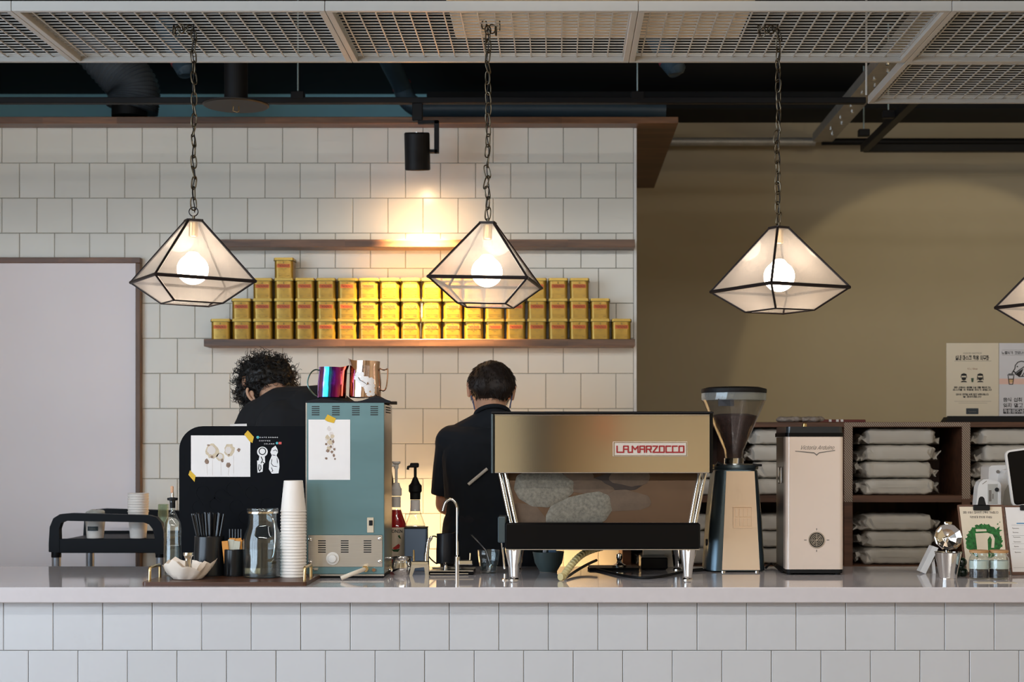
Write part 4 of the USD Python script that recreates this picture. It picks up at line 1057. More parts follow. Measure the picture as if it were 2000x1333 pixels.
part(lb, 'fruit', wrap(slab(Polygon([(-.010, lz1 - .072), (.012, lz1 - .056), (.017, lz1 - .062), (.014, lz1 - .072), (.0, lz1 - .076)]), -.0006, 0), c, Rb + .0009), pbr('fruit_red', lin(196, 54, 48), .6), smooth=False)
part(t, 'neck_sleeve', lathe([(Rb * .40, .212), (Rb * .40 + .0008, .212), (Rb * .40 + .0008, .248), (Rb * .40, .248)], c, 24), M_white)
p = part(t, 'pump_cap', lathe([(Rb * .48, .252), (Rb * .52, .254), (Rb * .52, .276), (Rb * .40, .282), (Rb * .30, .296), (.004, .298)], c, 28), M_white)
part(p, 'pump_stem', cyl(c + [0, 0, .29], c + [0, 0, .352], .0048, n=12), M_white)
part(p, 'pump_head', cat(sweep([c + [0, 0, .346], c + [0, 0, .360], c + [0, 0, .364], c + [0, 0, .371]], [.008, .008, .0145, .0145], 20), sweep([c + [0, 0, .358], c + [-.025, -.010, .355], c + [-.03, -.012, .348]], .0045, 10)), M_white)
Y = 5.30; s = F / Y; c = stand(811, Y)
t = thing('syrup_bottle', 'clear syrup bottle with a black pump behind the blue canister', 'bottle', c)
prof = bottle_profile(Rb, s)
part(t, 'glass', lathe(prof + [(q[0] - .0015, q[1]) for q in prof[:0:-1]] + [(0, .004)], c, 36), M_clear)
part(t, 'syrup', lathe([(0, .006), (Rb - .0025, .006), (Rb - .0025, .134), (Rb * .9, .15), (0, .15)], c, 32), LOOKS['water_body'])
part(t, 'neck_label', lathe([(Rb * .42, .208), (Rb * .46, .200), (Rb * .47, .200), (Rb * .42 + .001, .238), (Rb * .41, .238)], c, 24), M_paper)
p = part(t, 'pump_cap', lathe([(Rb * .48, .240), (Rb * .50, .262), (Rb * .62, .268), (Rb * .62, .288), (Rb * .42, .296), (Rb * .2, .316), (.004, .318)], c, 28), M_black)
part(p, 'pump_stem', cyl(c + [0, 0, .31], c + [0, 0, .355], .005, n=12), M_black)
part(p, 'pump_head', cat(box(c[0] - .017, c[0] + .012, c[1] - .012, c[1] + .012, c[2] + .350, c[2] + .366, .003), sweep([c + [-.012, 0, .356], c + [-.024, -.006, .352], c + [-.025, -.007, .343]], .0045, 10)), M_black)
# blue-grey canister
Y = 5.20; s = F / Y
x0, x1 = X(789, Y), X(833, Y); zt = Z(1031, Y)
t = thing('canister', 'blue-grey square canister between the bottles and the taps', 'canister', ((x0 + x1) / 2, Y + .04, CT))
part(t, 'body', box(x0 + .001, x1 - .001, Y, Y + .075, CT, zt - .003, .003), pbr('bluegrey_metal', lin(104, 124, 150), .45, .1, var=.06, scale=6))
part(t, 'rim', box(x0, x1, Y - .001, Y + .076, zt - .004, zt, .001), M_black)
part(t, 'foot', box(x0 + .004, x1 - .004, Y + .004, Y + .07, CT - .0001, CT + .001), M_black)
# matt black pitcher
YPb = 5.19
pitcher(869, 1043, 1101, 17, 16, YPb, pbr('black_teflon', lin(24, 26, 34), .38), -1, 'matt black milk pitcher standing behind the tall tap', 0, None, round_handle=True)
# pitcher rinser with taps
Y = Ybase(1124); s = F / Y
def pt(px, py, dy=0.0): return at(px, py, Y) + [0, dy, 0]
t = thing('rinser', 'chrome pitcher rinser with a low tap arm, right of the steel pot', 'tap', stand(820, Y))
part(t, 'base_block', slab(Polygon(ppoly([(800, 1124), (804, 1104), (836, 1099), (838, 1104), (838, 1124), (831, 1124), (829, 1108), (811, 1110), (806, 1124)], Y)), Y - .012, Y + .012), M_chrome)
part(t, 'arm_bar', box(X(803, Y), X(838, Y), Y - .013, Y + .013, Z(1105, Y), Z(1096, Y), .003), M_chrome)
part(t, 'lever', cyl(pt(808.5, 1097), pt(808, 1075), .0032, n=10), M_brass)
part(t, 'spout_column', sweep([pt(833, 1100), pt(833, 1082), pt(834, 1080), pt(835, 1068), pt(837, 1054), pt(836, 1052)], [.0085, .0085, .007, .007, .006, .004], 16), M_chrome)
part(t, 'spout_nozzle', sweep([pt(834, 1062), pt(842, 1052), pt(843, 1048)], [.006, .0055, .004], 12), M_chrome)
part(t, 'tray', box(X(838, Y), X(925, Y), Y - .002, Y + .13, CT, Z(1117, Y), .002), M_blackgl)
part(t, 'tray_rim', cat(*[box(X(838, Y), X(925, Y), Y - .004 + d, Y + d, Z(1117, Y), Z(1114.5, Y), .0008) for d in (0, .128)]), M_chrome)
part(t, 'tray_lip', box(X(840, Y), X(915, Y), Y - .006, Y - .002, Z(1122, Y), Z(1120, Y), .0005), M_chrome)
part(t, 'spray_knob', sweep([pt(868, 1117, .05), pt(868, 1108, .05), pt(868, 1104, .05), pt(868, 1101, .05)], [.009, .006, .008, .005], 14), M_chrome)
t = thing('tap', 'tall chrome gooseneck tap in front of the barista in the apron', 'tap', stand(893, Y))
gp = [(893, 1122), (893, 1080), (893, 1010), (893, 992), (889, 981), (881, 976), (873, 979), (868, 988), (865, 999)]
part(t, 'gooseneck', sweep(CubicSpline(range(9), [pt(a, b) for a, b in gp])(np.linspace(0, 8, 60)), .0052, 14), M_chrome)
part(t, 'column', sweep([pt(893, 1126), pt(893, 1108), pt(893, 1106), pt(893, 1088), pt(893, 1085)], [.0085, .0085, .0095, .0095, .006], 18), M_chrome)
part(t, 'valve_body', box(X(896, Y), X(924, Y), Y - .010, Y + .010, Z(1104, Y), Z(1094, Y), .003), M_chrome)
part(t, 'valve_lever', cyl(pt(918, 1095), pt(918.5, 1081), .0032, n=10), M_brass)
# tumbler with a spoon
Y = Ybase(1120.5); s = F / Y; c = stand(954.5, Y); h = Z(1075, Y) - CT; r0, r1 = 16.5 / s, 21.5 / s
t = thing('tumbler', 'clear ribbed glass tumbler left of the espresso machine', 'glass', c)
prof = [(0, .0005), (r0 * .95, .0005), (r0, .004), (r1 * .96, h * .7), (r1, h), (r1 - .0016, h), (r1 * .9, h * .7), (r0 - .002, .010), (0, .010)]
part(t, 'body', lathe(prof, c, 14), M_clear, smooth=20)
part(t, 'rim', lathe([(r1 - .001, h - .003), (r1 + .0008, h - .0015), (r1 - .001, h + .0008), (r1 - .003, h - .0015)], c, 36, close=True), M_clear)
part(t, 'water', lathe([(0, .0105), (r0 - .003, .0105), (r1 * .84, h * .55), (0, h * .55)], c, 28), LOOKS['water_body'])
sp = [c + [.008, .004, .012], c + [-.010, .006, h], at(921, 1045, Y)]
t = thing('teaspoon', 'thin steel spoon leaning in the tumbler', 'spoon', sp[0])
part(t, 'handle', sweep([sp[0] + [0, 0, .01], sp[1], sp[2]], [.0016, .0018, .0024], 8), M_chrome)
part(t, 'bowl', ball(sp[0] + [0, 0, .008], .011, 2, (.7, .3, 1)), M_chrome)

# ---------------------------------------------------------------- espresso machine
Ye_ = F / 622.0
t = thing('espresso_machine', 'large steel espresso machine with a red name badge in the middle of the counter', 'espresso machine', (X(1177, Ye_), Ye_ + .28, CT))
EM = t; Yp = F / 625.0
ex0, ex1 = X(960, Yp), X(1393, Yp); ez0, ez1 = Z(925, Yp), Z(805.5, Yp)
part(t, 'upper_housing', box(ex0, ex1, Yp + .004, Yp + .46, ez0, ez1, .004), M_blackgl)
part(t, 'front_panel', box(X(965.5, Yp), X(1386, Yp), Yp - .001, Yp + .006, Z(924.5, Yp), Z(811.5, Yp), .002), pbr('panel_steel', (.92, .85, .74), .10, 1.0))
part(t, 'panel_lip', box(X(965.5, Yp), X(1386, Yp), Yp - .003, Yp + .004, Z(811.8, Yp), Z(809.5, Yp), .0008), M_chrome)
part(t, 'cup_rail', box(ex0 - .001, ex1 + .001, Yp - .003, Yp + .47, ez1 - .004, ez1 + .002, .001), M_black)
part(t, 'side_edge', box(ex0 - .0015, X(963.5, Yp), Yp - .004, Yp + .02, ez0, ez1 - .006, .001), M_dsteel)
bd_ = part(t, 'badge', box(X(1197, Yp), X(1342.5, Yp), Yp - .006, Yp, Z(892, Yp), Z(863, Yp), .0015), pbr('badge_white', lin(206, 196, 186), .25, coat=.5))
G = {'L': [[(0, 1), (0, 0), (1, 0)]], 'A': [[(0, 0), (0, 1), (1, 1), (1, 0)], [(0, .5), (1, .5)]], 'M': [[(0, 0), (0, 1), (.5, .45), (1, 1), (1, 0)]], 'R': [[(0, 0), (0, 1), (1, 1), (1, .5), (0, .5)], [(.6, .5), (1, 0)]],
     'Z': [[(0, 1), (1, 1), (0, 0), (1, 0)]], 'O': [[(0, 0), (0, 1), (1, 1), (1, 0), (0, 0)]], 'T': [[(-.3, 1), (1.0, 1)], [(.5, 1), (.5, 0), (1.1, 0)]], 'C': [[(1, 1), (0, 1), (0, 0), (1.35, 0)]]}
ls, cx_ = [], 0.0
for ch in 'LA MARZOCCO':
    if ch == ' ': ls.append([(cx_ - .4, 0), (cx_ + .5, 0)]); cx_ += .45; continue
    w = 1.25 if ch == 'M' else 1.0
    ls += [[(cx_ + a * w, b) for a, b in l] for l in G[ch]]
    if ch in 'LMZ': ls.append([(cx_ + w, 0), (cx_ + w + .4, 0)])
    cx_ += w + .42
sx = (X(1335, Yp) - X(1205, Yp)) / (cx_ - .42); sz = (Z(872, Yp) - Z(884, Yp))
part(bd_, 'lettering', strokes(ls, 2.6 / 625, X(1205, Yp), Z(884, Yp), sx, sz, Yp - .006, .0012), pbr('badge_red', lin(150, 24, 30), .4), smooth=False)
part(bd_, 'border', slab(sbox(X(1198, Yp), Z(891, Yp), X(1341.5, Yp), Z(864, Yp)).difference(sbox(X(1200, Yp), Z(889.5, Yp), X(1339.5, Yp), Z(865.5, Yp))), Yp - .0068, Yp - .0055), M_chrome, smooth=False)
# slanted lower panel with a printed picture of river stones
Yl0, Yl1 = Yp + .075, Ye_ + .035                     # its depth at the top and at the bottom
zt_, zb_ = ez0 + .001, Z(1023, Ye_)
slope = math.degrees(math.atan2(Yl0 - Yl1, zt_ - zb_))
xt0, xt1, xb0, xb1 = X(982, Yl0), X(1370, Yl0), X(1004, Yl1), X(1352, Yl1)
def tiltp(m):                                         # upright sheet at depth Yl1 -> the slanted panel
    v, f = m; v = v.copy(); k = (v[:, 2] - zb_) / (zt_ - zb_); v[:, 1] += k * (Yl0 - Yl1); return v, f
lp_ = part(t, 'lower_panel', tiltp(slab(Polygon([(xb0, zb_), (xb1, zb_), (xt1, zt_), (xt0, zt_)]), Yl1, Yl1 + .004)), pbr('panel_bronze', lin(96, 74, 56), .24, .6, var=.10, scale=4))
M_st1 = pbr('stone_grey', lin(112, 106, 94), .8, var=.32, scale=110); M_st2 = pbr('stone_brown', lin(92, 74, 58), .8, var=.15, scale=40); M_st3 = pbr('stone_dark', lin(58, 46, 38), .8, var=.15, scale=30)
def stone(pts, mat, lift):
    Ym = (Yl0 + Yl1) / 2
    poly = Polygon([(X(a, Ym), Z(b, Ym)) for a, b in pts]).buffer(-.010).buffer(.016).intersection(Polygon([(xb0 + .003, zb_ + .002), (xb1 - .003, zb_ + .002), (xt1 - .003, zt_ - .002), (xt0 + .003, zt_ - .002)]))
    m = slab(poly, -lift, 0.0); tm = trimesh.Trimesh(*m, process=True).subdivide_to_size(.008); v = np.array(tm.vertices)
    bnd = poly.exterior; dd = np.array([bnd.distance(Point(a, b)) for a, b in v[:, [0, 2]]])
    fr = v[:, 1] < -lift / 2
    v[:, 1] = np.where(fr, Yl1 - lift * (1.2 - np.exp(-dd / .014)) - .0002, Yl1)
    part(lp_, 'printed_stone', tiltp((v, np.array(tm.faces))), mat, smooth=40)
stone([(1080, 925), (1130, 925), (1140, 945), (1200, 925), (1268, 925), (1262, 940), (1240, 954), (1180, 958), (1120, 950)], M_st3, .002)
stone([(1085, 926), (1180, 926), (1160, 936), (1120, 946)], M_st2, .0025)
stone([(1200, 926), (1270, 926), (1262, 942), (1235, 951), (1195, 946), (1185, 936)], M_st2, .003)
stone([(1108, 945), (1132, 936), (1175, 940), (1203, 957), (1185, 968), (1150, 962), (1118, 958)], M_st2, .0035)
stone([(1186, 962), (1220, 960), (1264, 972), (1270, 985), (1250, 993), (1192, 996), (1180, 980)], M_st2, .003)
stone([(1005, 985), (1045, 992), (1070, 1022), (1010, 1022)], M_st2, .002)
stone([(1012, 932), (1030, 925), (1090, 925), (1120, 944), (1116, 962), (1100, 974), (1070, 988), (1040, 986), (1016, 972), (1007, 955)], M_st1, .007)
stone([(1078, 992), (1110, 976), (1170, 962), (1190, 972), (1192, 996), (1180, 1014), (1160, 1024), (1070, 1024), (1070, 1008)], M_st1, .007)
for k, (a, b) in enumerate((((975, 925), (996, 1023)), ((986, 925), (1007, 1023)))):
    part(t, 'chrome_strut', sweep([at(a[0] + 2, a[1], Yl0 - .010), at(b[0] + 2, b[1], Yl1 - .010)], .0068, 14), M_chrome)
for k, (a, b) in enumerate((((1377, 925), (1358, 1023)), ((1366, 925), (1349, 1023)))):
    part(t, 'chrome_strut', sweep([at(a[0], a[1], Yl0 - .010), at(b[0], b[1], Yl1 - .010)], .0068, 14), M_chrome)
part(t, 'drip_base', box(X(986, Ye_), X(1368, Ye_), Ye_, Ye_ + .50, Z(1073.5, Ye_), Z(1022, Ye_), .006), M_blackgl)
part(t, 'base_lip', box(X(987, Ye_), X(1367, Ye_), Ye_ + .002, Ye_ + .02, Z(1075.2, Ye_), Z(1073, Ye_), .0005), M_steel)
part(t, 'rear_column', box(X(1010, Ye_), X(1345, Ye_), Ye_ + .10, Ye_ + .16, zb_ - .002, ez0 + .002), M_black)
for px, dy in ((1003, .045), (1345, .045), (1003, .44), (1345, .44)):
    Yg_ = Ye_ + dy; c = stand(px, Ye_ - 0.0); c[1] = Yg_; hl = Z(1073, Ye_) - CT
    lg = part(t, 'leg', lathe([(0, .008), (.013, .008), (.0145, .012), (.0185, .045), (.0285, hl - .004), (.0285, hl + .004), (0, hl + .004)], c, 28), M_chrome)
    part(lg, 'foot', lathe([(0, 0), (.0165, 0), (.0165, .003), (.011, .009), (0, .009)], c, 24), M_chrome)
part(t, 'side_box', box(X(972, Ye_), X(987.5, Ye_), Ye_ + .005, Ye_ + .12, Z(1061, Ye_), Z(1010, Ye_), .003), M_dsteel)
part(t, 'drain_rod', cyl(at(980, 1061, Ye_ + .04), at(985.5, 1112, Ye_ + .04), .0035, n=10), M_chrome)
part(t, 'drain_foot', lathe([(0, 0), (.012, 0), (.012, .003), (.004, .006), (.004, .02), (0, .02)], [X(986, Ye_ + .04), Ye_ + .04, CT], 18), M_chrome)

# things under and behind the machine
Y = 5.16; s = F / Y; c = stand(1071, Y); h = Z(1078, Y) - CT
t = thing('bowl', 'dark green-grey ceramic bowl under the espresso machine', 'bowl', c)
r = 31 / s
part(t, 'body', lathe([(0, 0), (r * .5, 0), (r * .55, .004), (r * .86, h * .45), (r, h), (r * .96, h), (r * .8, h * .45), (r * .4, .01), (0, .008)], c, 40), pbr('bowl_glaze', lin(70, 82, 80), .4, var=.08, scale=20))
part(t, 'foot_ring', lathe([(r * .50, -.0001), (r * .56, .0005), (r * .56, .003), (r * .50, .003)], c, 36), M_gray)
for k, (dx, wd, hh) in enumerate(((-.012, .012, .010), (.014, .026, .012))):
    single('sachet', rotated(box(c[0] + dx - wd / 2, c[0] + dx + wd / 2, Y - .008 * k, Y + .004, c[2] + h - .03, c[2] + h + hh, .002), 5 - 9 * k, 'y', c + [dx, 0, h]), M_paper if k == 0 else pbr('sachet_blue', lin(120, 150, 180), .5), ('white' if k == 0 else 'pale blue') + ' paper sachet sticking up in the dark bowl', 'sachet')
pp = CubicSpline(range(5), [at(1200, 1064, 5.10), at(1165, 1072, 5.02), at(1134, 1086, 4.92), at(1110, 1112, 4.86), at(1094, 1135, 4.83)])(np.linspace(0, 4, 120))
pp[:, 2] = np.maximum(pp[:, 2], CT + .0125)
part(EM, 'drain_hose', sweep(pp, .0105 + .0014 * np.sign(np.sin(np.arange(120) * 1.25)), 14), pbr('hose_cream', lin(196, 180, 128), .5), smooth=False, label='ribbed cream drain hose under the machine')
Yq = 4.90
def cable(pts, rad, label, mat=M_black):
    q = np.array([[X(a, Ybase(b)), Ybase(b), CT + rad + dz] for a, b, dz in pts])
    return single('cable', sweep(CubicSpline(range(len(q)), q)(np.linspace(0, len(q) - 1, 60)), rad, 10), mat, label, 'cable')
cable([(1148, 1113, .0), (1175, 1117, 0), (1210, 1126, 0), (1250, 1132, 0), (1290, 1129.5, 0), (1330, 1121, 0), (1372, 1115, 0)], .0042, 'black cable curving over the counter under the espresso machine')
cable([(1104, 1133, .0), (1118, 1126, .004), (1138, 1118, .012), (1165, 1112, .025)], .0048, 'grey hose beside the ribbed drain hose', pbr('grey_hose', lin(110, 104, 98), .5))
cable([(1352, 1118, 0), (1380, 1116, 0), (1412, 1112, 0)], .004, 'short dark cable between the espresso machine and the grinder')
cable([(1496, 1112, .0), (1505, 1108, .006), (1513, 1110, .004), (1528, 1120, 0)], .0042, 'black cable between the two coffee grinders')
Y = 5.24; s = F / Y
t = thing('scale_box', 'low black box behind the right leg of the espresso machine', 'box', stand(1296, Y))
part(t, 'body', box(X(1252, Y), X(1304, Y), Y, Y + .14, CT + .004, Z(1090, Y), .003), M_blackgl)
for px in (1258, 1298): part(t, 'foot', cyl((X(px, Y), Y + .02, CT), (X(px, Y), Y + .02, CT + .005), .006, n=12), M_black)
Y = 5.27; s = F / Y; c = stand(1210, Y)
t = thing('tamper', 'steel tamper on a black mat under the espresso machine', 'tamper', c)
part(t, 'mat', box(X(1150, Y), X(1248, Y), Y - .03, Y + .10, CT, CT + .008, .002), M_black)
part(t, 'base', lathe([(0, .008), (.024, .008), (.024, .014), (.010, .022), (.008, .030), (.011, .04), (.010, .052), (0, .056)], c + [0, .02, 0], 28), M_chrome)
single('paper_pack', box(X(1256, 5.38), X(1345, 5.38), 5.385, 5.408, CT, Z(1071, 5.38), .002), M_cream, 'cream paper pack standing at the back edge behind the low black box', 'pack')

# ---------------------------------------------------------------- grinder with a bean hopper
Yg1 = Ybase(1118.5); s = F / Yg1; xm = X(1437, Yg1) ; ym = Yg1 + .10
t = thing('coffee_grinder', 'grinder with a cone hopper of coffee beans, right of the espresso machine', 'coffee grinder', (xm, ym, CT))
zb0, zb1 = Z(1116, Yg1), Z(918, Yg1)
def loft(rings):
    n = len(rings[0]); v = np.vstack(rings); f = [[i * n + q, i * n + (q + 1) % n, (i + 1) * n + (q + 1) % n, (i + 1) * n + q] for i in range(len(rings) - 1) for q in range(n)]
    f = tri(f); c0, c1 = len(v), len(v) + 1
    v = np.vstack([v, rings[0].mean(0), rings[-1].mean(0)])
    return v, np.vstack([f, [[c0, (q + 1) % n, q] for q in range(n)], [[c1, (len(rings) - 1) * n + q, (len(rings) - 1) * n + (q + 1) % n] for q in range(n)]])
def rr3(x0, x1, y0, y1, r, z): return np.array([(a, b, z) for a, b in rrect(x0, x1, y0, y1, r, 7)])
gx = lambda px: X(px, Yg1)
part(t, 'body', loft([rr3(gx(1381), gx(1497), Yg1, Yg1 + .22, .045, zb0), rr3(gx(1388), gx(1491), Yg1 + .004, Yg1 + .215, .045, (zb0 * .45 + zb1 * .55)), rr3(gx(1397), gx(1483), Yg1 + .01, Yg1 + .20, .040, zb1 - .004), rr3(gx(1400), gx(1480), Yg1 + .014, Yg1 + .196, .038, zb1)]), M_dsteel, smooth=40)
fp = loft([np.array([(gx(1410), Yg1 + .02, Z(1114, Yg1)), (gx(1410), Yg1 - .004, Z(1114, Yg1)), (gx(1484), Yg1 - .004, Z(1114, Yg1)), (gx(1484), Yg1 + .02, Z(1114, Yg1))]),
           np.array([(gx(1419), Yg1 + .03, Z(921, Yg1)), (gx(1419), Yg1 + .004, Z(921, Yg1)), (gx(1474), Yg1 + .004, Z(921, Yg1)), (gx(1474), Yg1 + .03, Z(921, Yg1))])])
M_gface = pbr('grinder_face', lin(250, 222, 190), .3, .0, coat=.4)
fpp = part(t, 'front_plate', fp, M_gface)
yq = Yg1 + .0005
eb = [slab(sbox(gx(1432), Z(1032, Yg1), gx(1469), Z(990, Yg1)).difference(sbox(gx(1433.3), Z(1030.7, Yg1), gx(1467.7), Z(991.3, Yg1))), yq - .003, yq + .003)]
for k, (a, b) in enumerate(((1436, 1441), (1444, 1449), (1452, 1457), (1460, 1465))): eb += [box(gx(a), gx(b), yq - .003, yq + .003, Z(1010, Yg1), Z(994, Yg1)), box(gx(a), gx(b), yq - .003, yq + .003, Z(1028, Yg1), Z(1013, Yg1))]
part(fpp, 'embossed_badge', cat(*eb), M_gface, smooth=False)
part(t, 'base_plate', loft([rr3(gx(1381), gx(1497), Yg1 + .002, Yg1 + .215, .04, CT + .006), rr3(gx(1381), gx(1497), Yg1 + .002, Yg1 + .215, .04, zb0 + .001)]), M_black)
for px in (1414, 1480):
    for dy in (.015, .19): part(t, 'foot', cyl((gx(px), Yg1 + dy, CT), (gx(px), Yg1 + dy, CT + .008), .010, n=16), M_chrome)
cz = np.array([gx(1440), Yg1 + .10, 0])
part(t, 'top_plate', lathe([(0, Z(918, Yg1)), (.082, Z(918, Yg1)), (.084, Z(914, Yg1)), (.080, Z(909, Yg1)), (.060, Z(907, Yg1)), (0, Z(906, Yg1))], cz, 40), M_dsteel)
part(t, 'collar', lathe([(.0, Z(908, Yg1)), (.034, Z(908, Yg1)), (.034, Z(896, Yg1)), (0, Z(896, Yg1))], cz, 36), M_chrome)
part(t, 'adjusting_lever', cat(sweep([at(1400, 905, Yg1 + .05), at(1412, 910, Yg1 + .05)], [.009, .006], 12), box(gx(1474), gx(1492), Yg1 + .05, Yg1 + .065, Z(912, Yg1), Z(907.5, Yg1), .001)), M_black)
part(t, 'side_knob', sweep([at(1378, 1060, Yg1 + .06), at(1386, 1060, Yg1 + .06)], [.011, .013], 16), M_black)
sh = F / (Yg1 + .10); hz = lambda py: Z(py, Yg1 + .10)
hop = [(16.5 / sh, hz(897)), (19 / sh, hz(880)), (61 / sh, hz(784)), (62.5 / sh, hz(780)), (62.5 / sh, hz(768))]
M_hop = pane('smoked_hopper', (.90, .90, .90), .05, (.5, .5, .5))
part(t, 'hopper', lathe(hop + [(q[0] - .002, q[1]) for q in hop[::-1]], cz, 44), M_hop)
part(t, 'hopper_band', lathe([(62.8 / sh, hz(783)), (63.4 / sh, hz(782)), (63.4 / sh, hz(769)), (62.8 / sh, hz(768))], cz, 44), pane('clear_band', (.80, .86, .86), .30, (.75, .82, .84)))
part(t, 'lid', lathe([(0, hz(768.5)), (63.5 / sh, hz(768.5)), (64 / sh, hz(765)), (63.5 / sh, hz(760.5)), (50 / sh, hz(757)), (0, hz(755))], cz, 44), M_black)
part(t, 'hopper_label', box(cz[0] - 36 / sh, cz[0] - 6 / sh, cz[1] - .093, cz[1] - .090, hz(795), hz(781)), pbr('label_navy', lin(48, 52, 62), .6))
nodes_bean = pbr('coffee_beans', lin(72, 44, 38), .5, var=.5, scale=70, bump=.9, bscale=130)
fill = [(0, hz(896)), (15 / sh, hz(896)), (17.5 / sh, hz(880)), (46.5 / sh, hz(813)), (30 / sh, hz(809)), (0, hz(808))]
bn = part(t, 'beans', lathe([(q[0] - (.001 if q[0] else 0), q[1]) for q in fill], cz, 48), nodes_bean, kind='stuff')
R = np.random.default_rng(2); bl = []
for k in range(110):
    a = R.uniform(0, 2 * PI); py = R.uniform(812, 893); rad = np.interp(py, [813, 880, 896], [46.5, 17.5, 15]) / sh - .0042
    bl.append(rotated(ball((cz[0] + rad * math.cos(a), cz[1] + rad * math.sin(a), hz(py)), .0045, 1, (1, .8, .7)), R.uniform(0, 90), 'y', (cz[0] + rad * math.cos(a), cz[1] + rad * math.sin(a), hz(py))))
part(bn, 'loose_beans', cat(*bl), nodes_bean, kind='stuff')

# ---------------------------------------------------------------- white grinder
Yg2 = Ybase(1124); s = F / Yg2; wx = lambda px: X(px, Yg2)
gd = .26
t = thing('coffee_grinder', 'tall white grinder with a script logo and a round vent', 'coffee grinder', (wx(1592), Yg2 + gd / 2, CT))
zc0, zc1 = Z(1113, Yg2), Z(853, Yg2)
M_ivory = pbr('ivory_enamel', lin(222, 204, 190), .18, coat=.5)
part(t, 'front_shell', loft([rr3(wx(1535), wx(1648), Yg2, Yg2 + .07, .016, zc0), rr3(wx(1535), wx(1648), Yg2, Yg2 + .07, .016, zc1)]), M_ivory, smooth=40)
part(t, 'casing', loft([rr3(wx(1537), wx(1647), Yg2 + .05, Yg2 + gd, .015, zc0), rr3(wx(1537), wx(1647), Yg2 + .05, Yg2 + gd, .015, zc1 - .002)]), pbr('satin_side', (.55, .54, .50), .22, .9), smooth=40)
part(t, 'base', loft([rr3(wx(1536), wx(1647), Yg2 + .003, Yg2 + gd, .014, CT + .006), rr3(wx(1536), wx(1647), Yg2 + .003, Yg2 + gd, .014, zc0 + .001)]), M_black)
for px in (1545, 1638):
    for dy in (.025, gd - .03): part(t, 'foot', cyl((wx(px), Yg2 + dy, CT), (wx(px), Yg2 + dy, CT + .007), .011, n=16), M_black)
part(t, 'lid_frame', loft([rr3(wx(1534.5), wx(1648.5), Yg2 - .001, Yg2 + gd, .016, zc1 - .001), rr3(wx(1534.5), wx(1648.5), Yg2 - .001, Yg2 + gd, .016, Z(846, Yg2))]), M_blackgl, smooth=40)
ld = part(t, 'lid', loft([rr3(wx(1536), wx(1647), Yg2, Yg2 + gd - .004, .016, Z(846, Yg2)), rr3(wx(1537), wx(1646), Yg2 + .001, Yg2 + gd - .006, .016, Z(834, Yg2))]), pbr('smoke_plastic', lin(52, 56, 60), .12, extra={'transmission_weight': .35}), smooth=40)
part(ld, 'knob', lathe([(0, Z(834, Yg2)), (.008, Z(834, Yg2)), (.0085, Z(828, Yg2)), (.006, Z(826, Yg2)), (0, Z(826, Yg2))], (wx(1577), Yg2 + .06, 0), 20), M_brass)
part(t, 'side_lever', cat(box(wx(1535.5) - .010, wx(1535.5), Yg2 + .085, Yg2 + .125, Z(945, Yg2 + .1), Z(912, Yg2 + .1), .003)), M_chrome)
lg = part(t, 'logo', letters('Victoria Arduino', 7.8 / s, wx(1562), Z(878.5, Yg2), Yg2, .0008, False, center=False, slant=.45, width=66 / s), M_gray, smooth=False)
part(lg, 'wing', cat(slab(Polygon(ppoly([(1553, 881), (1590, 884), (1595, 888), (1600, 884), (1631, 879.5), (1631, 881), (1600, 886), (1595, 891), (1590, 886.5), (1553, 882.5)], Yg2)), Yg2 - .0008, Yg2)), M_gray, smooth=False)
vc = (wx(1595), Z(1055.5, Yg2)); u = lambda px: px / s
rgn = [Point(*vc).buffer(u(16)).difference(Point(*vc).buffer(u(14)))] + [Point(*vc).buffer(u(a)).difference(Point(*vc).buffer(u(a - 1.3))) for a in (12, 9, 6)] + [Point(*vc).buffer(u(2.5)), LineString([(vc[0] - u(12), vc[1]), (vc[0] + u(12), vc[1])]).buffer(u(.6)), LineString([(vc[0], vc[1] - u(12)), (vc[0], vc[1] + u(12))]).buffer(u(.6)), LineString([(vc[0] - u(8), vc[1] - u(8)), (vc[0] + u(8), vc[1] + u(8))]).buffer(u(.6))]
vt_ = part(t, 'vent', slab(Point(*vc).buffer(u(16)), Yg2 - .0006, Yg2), M_ink, smooth=False)
part(vt_, 'vent_rings', slab(unary_union(rgn), Yg2 - .0018, Yg2 - .0004), M_steel, smooth=False)
part(vt_, 'ticks', cat(*[box(vc[0] + dx - u(2.5 if dz == 0 else .8), vc[0] + dx + u(2.5 if dz == 0 else .8), Yg2 - .0006, Yg2, vc[1] + dz - u(.8 if dz == 0 else 2), vc[1] + dz + u(.8 if dz == 0 else 2)) for dx, dz in ((u(22), 0), (-u(22), 0), (0, u(21)), (0, -u(21)))]), M_gray, smooth=False)

# ---------------------------------------------------------------- shelf unit with packed bags, right
YC = F / 487.0; s = 487.0; cd_ = .38
cx0 = X(1216, YC); zt0, zt1 = Z(835, YC), Z(825, YC); zm0, zm1 = Z(982, YC), Z(968.5, YC); zb0, zb1 = Z(1116, YC), Z(1105, YC)
XE = X(2125, YC)
t = thing('shelf_unit', 'dark wooden shelf unit with cubbies of packed bags behind the counter', 'shelf unit', ((cx0 + XE) / 2, YC + cd_ / 2, 0))
part(t, 'top_board', box(cx0, XE, YC, YC + cd_, zt0, zt1, .0015), M_cab)
part(t, 'shelf', box(cx0 + .01, XE - .01, YC + .002, YC + cd_ - .01, zm0, zm1, .0015), M_cab)
part(t, 'bottom_board', box(cx0 + .01, XE - .01, YC + .002, YC + cd_ - .01, zb0, zb1, .0015), M_cab)
ups = [1216 + 8, 1427, 1657, 1887, 2117]
for px in ups: part(t, 'upright', box(X(px - 8.5, YC), X(px + 8.5, YC), YC, YC + cd_ - .012, .06, zt0, .0015), M_cab)
